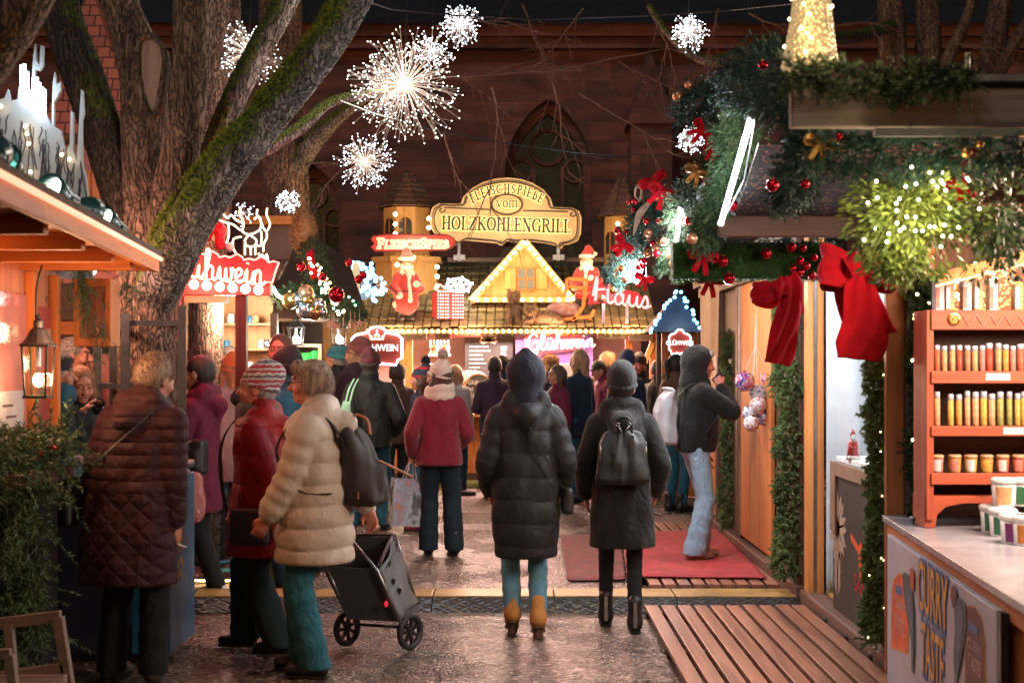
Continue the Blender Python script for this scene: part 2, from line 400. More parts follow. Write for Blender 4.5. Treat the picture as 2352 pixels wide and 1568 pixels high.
def person(label,px,py,face,H=1.68,Y=None,z=0.0,hres=.012,skin=SKIN,hair=('short',H_BROWN),hat=None,coat=None,legs=None,shoes=None,
hands=((-.20,.03,.80),(.20,.03,.80)),poles=((-.3,-1,0),(.3,-1,0)),grip=(.5,.5),feet=((-.09,0,0),(.09,0,0)),lean=0.0,side=0.0,headrot=(0,0,0),
hip=0,bulk=1.0,glasses=False,scarf=None,body_only_head=False,gloves=None,name='person',smile=False):
 """one figure. px, py: the photo pixel of the point between the feet (py None: given Y); face: heading of the chest in degrees
    (0 = away from the camera, 90 = to the left, -90 = to the right). Targets are in metres on a 1.70 m body, x to the figure's right."""
 if Y is None:o0=G(px,py,z)
 else:o0=Vector(((px-PCX)*Y/FPX,Y,z))
 root=thing(name,label,'person',o0,R(face));ORG[root.name]=Vector((0,0,0));s=H/1.70;f=Fig();f.root=root;f.s=s
 A=lambda *v:np.array(v,float)*s
 hz=.90-abs(feet[0][1]-feet[1][1])*.09-hip
 hipc=A(0,0,hz);up=np.array([math.sin(side),math.sin(lean),1.0]);up[2]=math.sqrt(max(0,1-up[0]**2-up[1]**2))
 T=lambda x,y,zz:hipc+np.array([x,0,0])*s+up*((zz-.90)*s)+np.array([0,y,0])*s
 shw=.152+.02*(bulk-1)*5*(bulk>1)
 sh=[T(-shw,-.005,1.345),T(shw,-.005,1.345)];neckb=T(0,-.01,1.43)
 Mh=np.array((Euler((headrot[0],headrot[1],headrot[2]),'XYZ').to_matrix()));hc=neckb+Mh @ A(0,.02,.155)
 hp=lambda x,y,zz:hc+Mh @ A(x,y,zz)
 arms=[]
 for i in (0,1):
  t=hands[i];tw=(T(*t[:3]) if len(t)==3 else A(*t[:3]))
  e,wv=ik(sh[i],tw,.285*s,.25*s,poles[i]);arms.append((sh[i],e,wv))
 lg=[]
 for i in (0,1):
  fx,fy,fz=feet[i][:3];hj=hipc+A((-.085,.085)[i],0,-.02);an=A(fx,fy,.085+fz)
  kn,an=ik(hj,an,.403*s,.403*s,(feet[i][0]*.3,1,0));lg.append((hj,kn,an))
 f.sh,f.arms,f.lg,f.hc,f.hp,f.T,f.A,f.Mh,f.neckb=sh,arms,lg,hc,hp,T,A,Mh,neckb
 B=Solid(.025*s);r=s
 B.el(hp(0,-.012,.028),A(.076,.096,.092));B.el(hp(0,.022,-.045),A(.056,.070,.072),.03*s);B.el(hp(0,.07,-.088),A(.026,.022,.020),.025*s)
 B.rc(hp(0,.09,.012),hp(0,.112,-.026),.009*r,.0135*r,.014*s);B.el(hp(0,.108,-.03),A(.019,.012,.010),.01*s)
 for q in (-1,1):
  B.el(hp(q*.034,.101,.008),A(.022,.016,.013),.016*s,mode='s');B.el(hp(q*.033,.080,.008),A(.0145,.0145,.0135),.003)
  B.el(hp(q*.078,-.008,-.012),A(.011,.024,.034),.008*s,Mh);B.rc(hp(q*.012,.092,.034),hp(q*.052,.078,.032),.009*r,.007*r,.012*s);B.el(hp(q*.042,.068,-.03),A(.026,.024,.022),.025*s)
 B.rc(hp(-.02,.086,-.058),hp(.02,.086,-.058),.0105*r,None,.010*s)
 B.rc(hp(0,-.025,-.06),neckb-up*.03*s,.052*r,.058*r,.03*s)
 B.rc(T(-.11,-.01,1.345),T(.11,-.01,1.345),.055*r);B.rc(T(-.06,0,1.24),T(.06,0,1.24),.105*r,None,.06*s);B.rc(T(-.05,0,1.05),T(.05,0,1.05),.095*r,None,.06*s);B.rc(T(-.06,0,.93),T(.06,0,.93),.105*r,None,.06*s)
 for i in (0,1):
  a,e,wv=arms[i];q=(-1,1)[i];B.rc(a,e,.047*r,.037*r);B.rc(e,wv,.036*r,.026*r)
  fd=wv-e;fd/=np.linalg.norm(fd);f_=grip[i] if not isinstance(grip[i],tuple) else grip[i][0]
  pn=np.array(grip[i][1],float) if isinstance(grip[i],tuple) else np.array([-q*1.0,.25,0.])
  pn=pn-fd*(pn @ fd);pn/=np.linalg.norm(pn);ac=np.cross(fd,pn)
  th=-1 if (ac[1]<0 or (abs(ac[1])<.3 and ac[2]<0)) else 1
  thd=-ac if th<0 else ac;hs=s*.95
  pc=wv+fd*.045*hs;Mp=np.stack([thd,pn,fd],1)
  B.el(pc,np.array((.040,.016,.050))*hs,.018*s,Mp)
  for j,(o_,L_) in enumerate(((.030,.070),(.010,.078),(-.011,.073),(-.030,.058))):
   p0=wv+fd*.082*hs+thd*o_*hs;c=f_*(1.0+.08*j);cu=lambda ang:fd*math.cos(ang)+pn*math.sin(ang)
   p1=p0+cu(c*.8)*L_*.46*hs;p2=p1+cu(c*1.7)*L_*.32*hs;p3=p2+cu(c*2.5)*L_*.26*hs
   B.rc(p0-fd*.02*hs,p0,.0095*r,.0095*r,.006*s);B.rc(p0,p1,.0095*r,.0088*r,.004);B.rc(p1,p2,.0088*r,.0080*r,.003);B.rc(p2,p3,.0080*r,.0070*r,.003)
  t0=wv+fd*.025*hs+thd*.026*hs;t1=t0+(fd*.65+thd*.6+pn*.35)*.038*hs;t2=t1+(fd*.9+pn*.45)*.032*hs
  B.rc(t0,t1,.014*r,.0105*r,.010*s);B.rc(t1,t2,.0105*r,.0085*r,.004)
  arms[i]=(a,e,wv,fd,pn,thd,pc)
  hj,kn,an=lg[i];lt=(legs[1:4] if legs else (.08,.056,.046));B.rc(hj,kn,min(.072,lt[0]-.008)*r,min(.05,lt[1]-.007)*r,.02*s);B.rc(kn,an,min(.048,lt[1]-.007)*r,min(.027,lt[2]-.009)*r)
  yw=R(feet[i][3]) if len(feet[i])>3 else 0;pt=feet[i][4] if len(feet[i])>4 else 0
  fv=np.array([math.sin(yw),math.cos(yw),0])*math.cos(pt)+np.array([0,0,-math.sin(pt)])
  B.rc(an+fv*-.02*s-A(0,0,.045),an+fv*.15*s-A(0,0,.05)*math.cos(pt),.032*r,.024*r);lg[i]=(hj,kn,an,fv,pt)
 f.lg=lg
 hcol=hair[1] if hair else H_BROWN
 def zones(c):
  l=(c-hc) @ Mh/s;m=np.zeros(len(c),np.int32)
  for q in (-1,1):
   e_=np.sqrt((((l-np.array([q*.033,.092,.008]))/np.array([.0105,.012,.0046]))**2).sum(1))<1;m[e_]=4
   e_=np.sqrt((((l-np.array([q*.033,.096,.008]))/np.array([.0062,.012,.0056]))**2).sum(1))<1;m[e_]=2
   b_=(np.abs(l[:,2]-(.0335-.12*np.abs(np.abs(l[:,0])-.034)))<.0045)&(np.abs(l[:,0]-q*.034)<.021)&(l[:,1]>.06);m[b_]=3
  m[(((l-np.array([0,.097,-.0585]))/np.array([.023,.02,.0085]))**2).sum(1)<1]=1
  return m
 f.body=solid('body',B,min(hres,.008 if H*FPX/max(o0.y,1)>400 else.011),[skin,LIP,EYE,hcol,EYEW],root,zones)
 if legs:
  lm,th_,kn_,an_=legs[:4];wr=legs[4] if len(legs)>4 else.004;L=Solid(.03*s)
  L.rc(T(-.065,-.01,.93),T(.065,-.01,.93),.115*r*bulk**.5,None,.05*s);L.rc(T(-.06,0,1.02),T(.06,0,1.02),.105*r,None,.05*s)
  for i in (0,1):
   hj,kn,an,fv,pt=lg[i];L.rc(hj,kn,th_*r,kn_*r,.035*s)
   n_=7;lo_=an-A(0,0,legs[5] if len(legs)>5 else.045);d_=lo_-kn
   for j in range(n_):
    a_=kn+d_*j/n_;b_=kn+d_*(j+1)/n_;ra=kn_+(an_-kn_)*j/n_;rb=kn_+(an_-kn_)*(j+1)/n_
    L.rc(a_,b_,ra*r+wr*((j+i)%2),rb*r+wr*((j+i+1)%2),.012*s)
   L.box(lo_-A(0,.03,.10),A(.14,.17,.10),.002,.004,mode='s')
  solid('tights' if an_<.042 and wr<.001 else 'trousers',L,hres,lm,root)
 if shoes:
  st,sm=shoes[0],shoes[1];sole=shoes[2] if len(shoes)>2 else BLACKP
  for i in (0,1):
   hj,kn,an,fv,pt=lg[i];q=Solid(.02*s);heel={'heel':.065,'block':.04}.get(st,0);gz=an[2]-.085*s
   fh=np.array([fv[0],fv[1],fv[2]]);dn=np.cross(np.cross(fh,[0,0,1]),fh);dn=-dn/np.linalg.norm(dn);dn=dn if dn[2]<0 else -dn
   hl=an+dn*.05*s-fh*.03*s;toe=an+dn*.056*s+fh*.150*s;hl2=hl-dn*heel*.3
   q.rc(hl2,(hl2+toe)/2,.040*r,.039*r);q.rc((hl2+toe)/2,toe-fh*.0,.040*r,.029*r);q.rc(an+dn*.02*s-fh*.01*s,(hl+toe)/2-dn*.0,.042*r,.035*r,.03*s)
   if st in ('boot','heel','chelsea','block'):q.rc(an-fh*.012*s+dn*.03*s,an-dn*({'heel':.075,'boot':.075}.get(st,.10))*s-fh*.015*s,.044*r,.046*r,.03*s)
   q.cut(hl+dn*.030*s,dn)
   so=solid('shoe' if st in ('shoe','sneaker') else 'boot',q,min(hres,.009),sm,root)
   k=MB();y_=np.cross(fh,dn);prof=[]
   for u_,w_ in ((-.072,.018),(-.06,.034),(-.02,.036),(.03,.037),(.08,.044),(.13,.042),(.165,.03),(.18,.010)):prof.append((u_,w_))
   bo=an+dn*(.05+.0295)*s;Vv=[]
   th2=.012 if not heel else.008
   for sg in (1,-1):
    for (u_,w_) in (prof if sg>0 else prof[::-1]):Vv.append((u_*s,w_*sg*s))
   k.prism(Vv,Vector(bo),Vector(fh),Vector(y_),th2*s)
   if heel:hb=hl+dn*.02*s+fh*.022*s;k.tube([Vector(hb),Vector((hb[0]-fh[0]*.01,hb[1]-fh[1]*.01,max(hl[2]-.03*s-heel*1.05*s,.002)))],[.034*s,.029*s],10)
   k.build('sole',sole,so)
   if st=='chelsea':
    t_=MB();b0=an-fh*.062*s;t_.beam(Vector(b0+dn*.055*s-fh*.010*s),Vector(b0-dn*.105*s-fh*.006*s),.022*s,.006*s,up=Vector(fh));t_.build('pull_tab',METAL,so)
 if coat:
  c=dict(hem=.55,rx=(.185,.175,.19,.205,.20),ry=(.135,.13,.14,.15,.145),q=None,sl=(.070,.058,.048),slq=None,collar=.075,hood=None,w=.004)
  c.update(coat);S=Solid(.03*s);hem=c['hem'];zz=[1.30,1.15,.95,(.95+hem)/2,hem] if hem<.85 else [1.30,1.2,1.08,(1.08+hem)/2,hem]
  st=[]
  for z_,rx,ry in zip(zz,c['rx'],c['ry']):
   if z_>.90:t=T(0,-.004,z_)
   else:t=hipc+A(0,c.get('swing',0)*(.9-z_),z_-.90)*np.array([1,1,1])
   st.append((t[2],t[0],t[1],rx*s,ry*s))
  t=T(0,-.006,1.385);st.append((t[2],t[0],t[1],c['rx'][0]*.80*s,c['ry'][0]*.93*s));t=T(0,-.01,1.44);st.append((t[2],t[0],t[1],.085*s,.085*s))
  qz=st[-2][0] if 0 else 0
  S.loft(st,quilt=c['q'] and (c['q'][0],c['q'][1],0),wrinkle=c['w'],seed=len(label),p=2.25)
  for i in (0,1):
   a,e,wv,fd=arms[i][:4];sl=c['sl'];o_=(-1,1)[i]
   S.rc(T(o_*.07,-.005,1.375),a,.055*r,sl[0]*r,.05*s)
   n_=5 if not c['slq'] else max(3,int(round(.285/c['slq'][1])));am=c['slq'][0] if c['slq'] else.003
   for (p0,p1,r0,r1) in ((a,e,sl[0],sl[1]),(e,wv-fd*.035*s,sl[1],sl[2])):
    for j in range(n_*2):
     u0,u1=j/(n_*2),(j+1)/(n_*2);b0,b1=((0,am) if j%2==0 else (am,0))
     S.rc(p0+(p1-p0)*u0,p0+(p1-p0)*u1,(r0+(r1-r0)*u0)*r+b0,(r0+(r1-r0)*u1)*r+b1,.012*s)
  if c['collar']:S.rc(neckb-up*.02*s,hc+Mh @ A(0,-.035,-.095),.082*r,c['collar']*r,.02*s)
  if c['hood']=='down':
   m_=c.get('hk',1.0)
   S.rc(T(-.10,-.06,1.42),T(0,-.135*m_,1.36),.052*r,.058*r,.03*s);S.rc(T(.10,-.06,1.42),T(0,-.135*m_,1.36),.052*r,.058*r,.03*s)
   S.rc(T(-.085,-.07,1.46),T(.085,-.07,1.46),.055*r,None,.03*s);S.rc(T(0,-.14*m_,1.36),T(0,-.115*m_,1.23),.058*r,.030*r,.04*s)
   S.rc(T(-.105,0,1.43),T(-.055,.085,1.36),.042*r,.03*r,.03*s);S.rc(T(.105,0,1.43),T(.055,.085,1.36),.042*r,.03*r,.03*s)
  f.coat=solid('coat',S,hres,c['m'],root)
  if c['hood']=='up' or c.get('hood2') is not None:
   Hd=Solid(.04*s);Hd.el(hp(0,-.035,.035),A(.115,.135,.118));Hd.rc(hp(0,-.05,-.02),T(0,-.045,1.43),.10*r,.105*r,.05*s);Hd.rc(hp(0,.02,-.09),T(0,.03,1.42),.072*r,.085*r,.05*s)
   if c.get('peak'):Hd.rc(hp(0,-.03,.07),hp(0,-.045,.155),.085*r,.022*r,.06*s)
   Hd.el(hp(0,.135,-.012),A(.094,.152,.122),.02*s,Mh,mode='s')
   solid('hood',Hd,hres,c.get('hood2') or c['m'],root)
 if scarf:
  K=Solid(.02*s)
  for j,(rz_,rr) in enumerate(scarf[1]):
   n_=10
   for q in range(n_):
    a0,a1=2*math.pi*q/n_,2*math.pi*(q+1)/n_;w_=lambda a:T(.085*math.cos(a),-.005+.085*math.sin(a),rz_+.02*math.sin(a+1.3*j))
    K.rc(w_(a0),w_(a1),rr*r,None,.014*s)
  solid('scarf',K,hres,scarf[0],root)
 if hair:
  st,hm=hair[0],hair[1];K=Solid(.02*s);long_=st in ('long','bob','tail','mid')
  K.el(hp(0,-.022,.038),A(.086,.100,.093));K.el(hp(0,-.055,-.005),A(.080,.066,.085),.03*s)
  if st=='bob':
   for q in (-1,1):K.rc(hp(q*.055,-.03,.04),hp(q*.066,-.01,-.03),.045*r,.035*r,.03*s)
   K.rc(hp(-.04,.055,.095),hp(.05,.06,.085),.035*r,.03*r,.03*s);K.rc(hp(-.03,-.08,.0),hp(.03,-.08,-.03),.045*r,.04*r,.03*s)
  if st in ('long','mid'):
   e_=-.26 if st=='long' else -.16
   for q in (-1,1):K.rc(hp(q*.055,-.03,.03),hp(q*.075,-.01,-.06),.045*r,.036*r,.03*s);K.rc(hp(q*.075,-.01,-.06),hp(q*.08,-.02,e_),.036*r,.022*r,.03*s)
   K.rc(hp(0,-.07,0),hp(0,-.085,e_+.02),.07*r,.05*r,.03*s)
  if st=='tail':K.rc(hp(0,-.11,.06),hp(0,-.155,.03),.024*r,.032*r,.02*s);K.rc(hp(0,-.155,.03),hp(.01,-.15,-.17),.034*r,.012*r,.02*s)
  K.el(hp(0,.105,-.05),A(.070,.085,.098),.014*s,Mh,mode='s')
  ho=solid('hair',K,min(hres,.009),hm,root)
  if len(hair)>2:
   me=ho.data;n_=len(me.vertices);pts=np.empty(n_*3);me.vertices.foreach_get('co',pts);nr=np.empty(n_*3);me.vertices.foreach_get('normal',nr)
   fur_strands('stray_hair',pts.reshape(-1,3),nr.reshape(-1,3),hair[2],hair[3]*s,.0011,hm,ho,hair[4] if len(hair)>4 else.25,.22 if len(hair)>4 else.45)
 if hat:
  st,hm=hat[0],hat[1];K=Solid(.02*s)
  if st in ('beanie','pompom','loose'):
   K.el(hp(0,-.024,.05),A(.096,.113,.092 if st!='loose' else.105));K.rc(hp(0,-.05,.08),hp(0,-.06,.118),.075*r,.055*r,.04*s)
   if st=='loose':K.rc(hp(0,-.06,.09),hp(0,-.10,.09),.08*r,.075*r,.04*s)
   K.cut(hp(0,-.02,.010),Mh @ np.array([0,.25,-1]))
   b=solid('hat',K,hres,hm,root);K2=Solid(.01)
   for q in range(16):
    a0,a1=2*math.pi*q/16,2*math.pi*(q+1)/16;w_=lambda a:hp(.092*math.cos(a),-.022+.108*math.sin(a),.018+.027*math.sin(a))
    K2.rc(w_(a0),w_(a1),.0145*r,None,.006)
   solid('hat_cuff',K2,min(hres,.01),hat[3] if len(hat)>3 else hm,b)
   if st=='pompom':
    V=[];c_=hp(0,-.055,.20);rg=np.random.default_rng(3);d=rg.normal(0,1,(900,3));d/=np.linalg.norm(d,axis=1)[:,None]
    k2=Solid(.01);k2.el(c_,A(.040,.040,.040));pm=hat[2] if len(hat)>2 and hat[2] else hm
    po=solid('pompom',k2,.012,pm,b);fur_strands('pompom_yarn',c_+d*.036*s,d,900,.022*s,.004,pm,po,0,.3)
  if st=='cap':
   K.el(hp(0,-.02,.045),A(.090,.106,.088));K.cut(hp(0,0,.035),Mh @ np.array([0,-.1,-1]));b=solid('hat',K,hres,hm,root)
   K2=Solid(.01);K2.el(hp(0,.115,.045),A(.075,.075,.010),M=Mh);solid('brim',K2,.01,hm,b)
  if st=='beret':
   K.el(hp(0,-.03,.075),A(.118,.130,.058),M=Mh @ np.array(Euler((.25,.12,0)).to_matrix()));K.el(hp(0,-.02,.05),A(.093,.107,.06));K.cut(hp(0,0,.03),Mh @ np.array([0,-.25,-1]));solid('hat',K,hres,hm,root)
  if st=='fur':
   K.el(hp(0,-.02,.055),A(.105,.122,.095));K.cut(hp(0,0,.02),Mh @ np.array([0,-.15,-1]));ho=solid('hat',K,hres,hm,root)
   me=ho.data;n_=len(me.vertices);pts=np.empty(n_*3);me.vertices.foreach_get('co',pts);nr=np.empty(n_*3);me.vertices.foreach_get('normal',nr)
   fur_strands('hat_fur',pts.reshape(-1,3),nr.reshape(-1,3),1500,.035,.003,hm,ho)
 if glasses:
  g=MB()
  for q in (-1,1):
   g.tube([Vector(hp(q*.034+.023*math.cos(a),.113-.1*(.023*math.cos(a)*q+.0)**1 if 0 else.113,.004+.018*math.sin(a))) for a in [2*math.pi*k/14 for k in range(14)]],.0022*s,5,closed=True)
   g.tube([Vector(hp(q*.057,.112,.008)),Vector(hp(q*.079,.06,.010)),Vector(hp(q*.083,-.01,.004))],.0022*s,5)
  g.tube([Vector(hp(-.012,.114,.008)),Vector(hp(.012,.114,.008))],.0022*s,5);g.build('glasses',BLACKP,root)
 f.W=lambda v:root.matrix_basis @ Vector([float(x) for x in v])
 root.rotation_euler=(0,0,R(face));f.M=Matrix.Translation(o0) @ Matrix.Rotation(R(face),4,'Z');f.W=lambda v:f.M @ Vector([float(x) for x in v])
 return f
# ============================= the ground
from mathutils import noise as mnoise
m,nt,b=newmat('wet_gravel');co=coords(nt)
vo=nd(nt,'ShaderNodeTexVoronoi',i_Scale=48);nt.links.new(co,vo.inputs[0])
vc=nd(nt,'ShaderNodeTexVoronoi',i_Scale=23);nt.links.new(co,vc.inputs[0])
n1=nd(nt,'ShaderNodeTexNoise',i_Scale=1.3,i_Detail=4);nt.links.new(co,n1.inputs[0])
n2=nd(nt,'ShaderNodeTexNoise',i_Scale=28,i_Detail=3);nt.links.new(co,n2.inputs[0])
sp=nd(nt,'ShaderNodeSeparateColor');nt.links.new(vo.outputs['Color'],sp.inputs[0])
stone=ramp(nt,sp.outputs[0],[(0,(.02,.014,.012)),(.3,(.08,.05,.04)),(.65,(.17,.11,.085)),(.88,(.33,.22,.17)),(1,(.66,.50,.42))])
mx=nd(nt,'ShaderNodeMix',data_type='RGBA',blend_type='MULTIPLY',i_0=.8);nt.links.new(stone,mx.inputs[6])
nt.links.new(ramp(nt,n1.outputs[0],[(.35,(.55,.5,.48)),(.62,(1,1,1))]),mx.inputs[7]);nt.links.new(mx.outputs[2],b.inputs['Base Color'])
nt.links.new(ramp(nt,n1.outputs[0],[(.36,(.13,)*3),(.6,(.42,)*3)]),b.inputs['Roughness'])
h1=nd(nt,'ShaderNodeMath',operation='MULTIPLY_ADD');h1.inputs[1].default_value=-.8;nt.links.new(vo.outputs[0],h1.inputs[0]);nt.links.new(n2.outputs[0],h1.inputs[2])
pv=bumpit(nt,b,h1.outputs[0],1.0,.022);bumpit(nt,b,vc.outputs[0],.25,.02,pv)
GRAVEL=m
gx=np.linspace(-40,40,161);gy=np.linspace(-12,60,145);X_,Y_=np.meshgrid(gx,gy,indexing='ij')
Vg=np.stack([X_,Y_,.012*np.sin(X_*1.7+Y_*.6)*np.sin(Y_*1.3)-.012],-1).reshape(-1,3);ii=np.arange(161*145).reshape(161,145)
Fg=np.stack([ii[:-1,:-1],ii[1:,:-1],ii[1:,1:],ii[:-1,1:]],-1).reshape(-1,4)
tag(rawmesh('ground',Vg,Fg.astype(np.int32),GRAVEL,smooth=True),kind='structure')
# ============================= the church behind the market
m,nt,b=newmat('red_sandstone');co=coords(nt)
tcn=nd(nt,'ShaderNodeMapping');tcn.inputs['Rotation'].default_value=(R(90),0,0);nt.links.new(co,tcn.inputs[0])
br=nd(nt,'ShaderNodeTexBrick',i_Scale=1.0);br.inputs['Brick Width'].default_value=1.05;br.inputs['Row Height'].default_value=.42;br.inputs['Mortar Size'].default_value=.012
br.inputs['Color1'].default_value=(.34,.145,.115,1);br.inputs['Color2'].default_value=(.22,.10,.085,1);br.inputs['Mortar'].default_value=(.18,.10,.09,1);nt.links.new(tcn.outputs[0],br.inputs[0])
n1=nd(nt,'ShaderNodeTexNoise',i_Scale=1.5,i_Detail=6);nt.links.new(coords(nt,(.6,1,2.5)),n1.inputs[0])
mx=nd(nt,'ShaderNodeMix',data_type='RGBA',blend_type='MULTIPLY',i_0=1.0);nt.links.new(br.outputs[0],mx.inputs[6]);nt.links.new(ramp(nt,n1.outputs[0],[(.3,(.45,.45,.48)),(.7,(1.25,1.15,1.1))]),mx.inputs[7])
nt.links.new(mx.outputs[2],b.inputs['Base Color']);b.inputs['Roughness'].default_value=.9
pv=bumpit(nt,b,n1.outputs[0],.5,.04);bumpit(nt,b,br.outputs['Fac'],-.5,.02,pv)
SANDST=m
DARKGL=mat('dark_leaded_glass',(.045,.05,.06),(.012,.013,.016),.12,3,bump=.5,bscale=9,spec=.8,lo=.55,hi=.8)
SLATE=mat('dark_slate',(.03,.03,.034),(.018,.018,.02),.6,3,bump=.3)
YC=30.0
church=thing('church','dark red sandstone church wall with a tall pointed window behind the market','church',(0,YC,0))
def gothic(cx,w_,z0,zs,n=10):
 """pointed-arch outline: springing at zs, equilateral arcs"""
 o=[(cx-w_,z0),(cx+w_,z0),(cx+w_,zs)]
 for k in range(1,n):a=R(60)*k/n;o.append((cx-w_+2*w_*math.cos(a),zs+2*w_*math.sin(a)))
 o.append((cx,zs+2*w_*math.sin(R(60))))
 for k in range(n-1,0,-1):a=R(60)*k/n;o.append((cx+w_-2*w_*math.cos(a),zs+2*w_*math.sin(a)))
 return o+[(cx-w_,zs)]
wins=[(.77,.92,1.5,5.6),(-4.25,.72,1.2,4.6),(6.4,.92,1.5,5.6)]
k=MB();k.prism([(-24,0),(24,0),(24,8.75),(-24,8.75)],(0,YC,0),(1,0,0),(0,0,1),.9,holes=[gothic(*w_) for w_ in wins]);k.build('wall',SANDST,church)
for cx,hw,z0,zs in wins:
 k=MB();o=gothic(cx,hw,z0,zs);i_=gothic(cx,hw-.16,z0+.1,zs);k.prism(o,(0,YC+.34,0),(1,0,0),(0,0,1),.2,holes=[i_]);win=k.build('window',SANDST,church)
 k=MB();k.prism(gothic(cx,hw-.14,z0+.08,zs),(0,YC+.48,0),(1,0,0),(0,0,1),.02);k.build('leaded_pane',DARKGL,win)
 k=MB()
 for q in (-.33,.33):k.beam((cx+q*hw,YC+.42,z0),(cx+q*hw,YC+.42,zs+.2),.07,.1,(0,1,0))
 for (ox,oz,rr) in ((0,zs+.62,.40*hw),(-.62*hw,zs+.12,.26*hw),(.62*hw,zs+.12,.26*hw)):
  k.tube([(cx+ox+rr*math.cos(a),YC+.42,oz+rr*math.sin(a)) for a in [2*math.pi*q/20 for q in range(20)]],.035,6,closed=True)
 k.build('tracery',SANDST,win)
for bx in (2.85,-1.9-5.2,8.9):
 k=MB();k.span((bx-.52,YC-1.25,0),(bx+.52,YC-.003,4.75));k.span((bx-.42,YC-.95,4.753),(bx+.42,YC-.003,6.5))
 k.add([(bx-.56,YC-1.3,4.72),(bx+.56,YC-1.3,4.72),(bx+.56,YC-.9,5.2),(bx-.56,YC-.9,5.2),(bx-.56,YC-.9,4.72),(bx+.56,YC-.9,4.72)],[(0,1,2,3),(0,3,4),(1,5,2)])
 k.add([(bx-.5,YC-1.02,6.5),(bx+.5,YC-1.02,6.5),(bx+.5,YC-.004,6.5),(bx-.5,YC-.004,6.5),(bx,YC-1.02,7.9),(bx,YC-.004,8.1)],[(0,1,4),(1,2,5,4),(3,0,4,5),(0,3,2,1)])
 k.build('buttress',SANDST,church)
k=MB();k.span((-24,YC-.28,8.2),(24,YC-.003,8.42));k.span((-24,YC-.42,8.423),(24,YC-.003,8.7));k.build('cornice',SANDST,church)
k=MB();k.add([(-24,YC-.6,8.64),(24,YC-.6,8.64),(24,YC+9,17),(-24,YC+9,17)],[(0,1,2,3)]);k.build('roof',SLATE,church)
# ============================= trees
def barkmat(name,c1,c2,moss):
 m,nt,b=newmat(name);co=coords(nt,(1,1,.26))
 ns=nd(nt,'ShaderNodeTexNoise',i_Scale=9,i_Detail=3);nt.links.new(co,ns.inputs[0])
 ad=nd(nt,'ShaderNodeVectorMath',operation='MULTIPLY_ADD');ad.inputs[1].default_value=(.30,)*3;nt.links.new(ns.outputs[1],ad.inputs[0]);nt.links.new(co,ad.inputs[2])
 vo=nd(nt,'ShaderNodeTexVoronoi',feature='DISTANCE_TO_EDGE',i_Scale=24);nt.links.new(ad.outputs[0],vo.inputs[0])
 n1=nd(nt,'ShaderNodeTexNoise',i_Scale=7,i_Detail=8,i_Roughness=.7);nt.links.new(co,n1.inputs[0])
 base=ramp(nt,n1.outputs[0],[(.36,c2),(.62,c1)])
 n6=nd(nt,'ShaderNodeTexNoise',i_Scale=38,i_Detail=4,i_Roughness=.7);nt.links.new(co,n6.inputs[0])
 a6=nd(nt,'ShaderNodeMath',operation='MULTIPLY_ADD');a6.inputs[1].default_value=.35;nt.links.new(n6.outputs[0],a6.inputs[0]);nt.links.new(vo.outputs[0],a6.inputs[2])
 cr=ramp(nt,a6.outputs[0],[(.14,(.10,)*3),(.27,(.75,)*3),(.42,(1,1,1))])
 mx=nd(nt,'ShaderNodeMix',data_type='RGBA',blend_type='MULTIPLY',i_0=1.0);nt.links.new(base,mx.inputs[6]);nt.links.new(cr,mx.inputs[7])
 ge=nd(nt,'ShaderNodeNewGeometry');sx=nd(nt,'ShaderNodeSeparateXYZ');nt.links.new(ge.outputs['Normal'],sx.inputs[0])
 n3=nd(nt,'ShaderNodeTexNoise',i_Scale=4,i_Detail=5);nt.links.new(coords(nt),n3.inputs[0])
 sm=nd(nt,'ShaderNodeMath',operation='MULTIPLY_ADD');sm.inputs[1].default_value=.55;nt.links.new(sx.outputs[2],sm.inputs[0]);nt.links.new(n3.outputs[0],sm.inputs[2])
 mf=ramp(nt,sm.outputs[0],[(moss,(0,0,0)),(moss+.10,(1,1,1))])
 n4=nd(nt,'ShaderNodeTexNoise',i_Scale=45,i_Detail=4);nt.links.new(coords(nt),n4.inputs[0])
 mc=ramp(nt,n4.outputs[0],[(.35,(.035,.05,.008)),(.65,(.17,.21,.025))])
 m2=nd(nt,'ShaderNodeMix',data_type='RGBA');nt.links.new(mf,m2.inputs[0]);nt.links.new(mx.outputs[2],m2.inputs[6]);nt.links.new(mc,m2.inputs[7])
 nt.links.new(m2.outputs[2],b.inputs['Base Color']);b.inputs['Roughness'].default_value=.85
 n5=nd(nt,'ShaderNodeTexNoise',i_Scale=24,i_Detail=5);nt.links.new(coords(nt,(1,1,.16)),n5.inputs[0]);pv=bumpit(nt,b,cr,1.0,.035);pv=bumpit(nt,b,n5.outputs[0],1.0,.05,pv);bumpit(nt,b,n4.outputs[0],.5,.012,pv);return m
BARK=barkmat('grey_bark',(.36,.225,.155),(.14,.08,.055),.80);BARKM=barkmat('mossy_bark',(.36,.31,.27),(.13,.10,.085),.44)
BARKD=barkmat('dark_mossy_bark',(.13,.085,.06),(.05,.035,.026),.56);MOSSF=mat('moss_tufts',(.34,.40,.04),(.09,.13,.015),.9,12,bump=0)
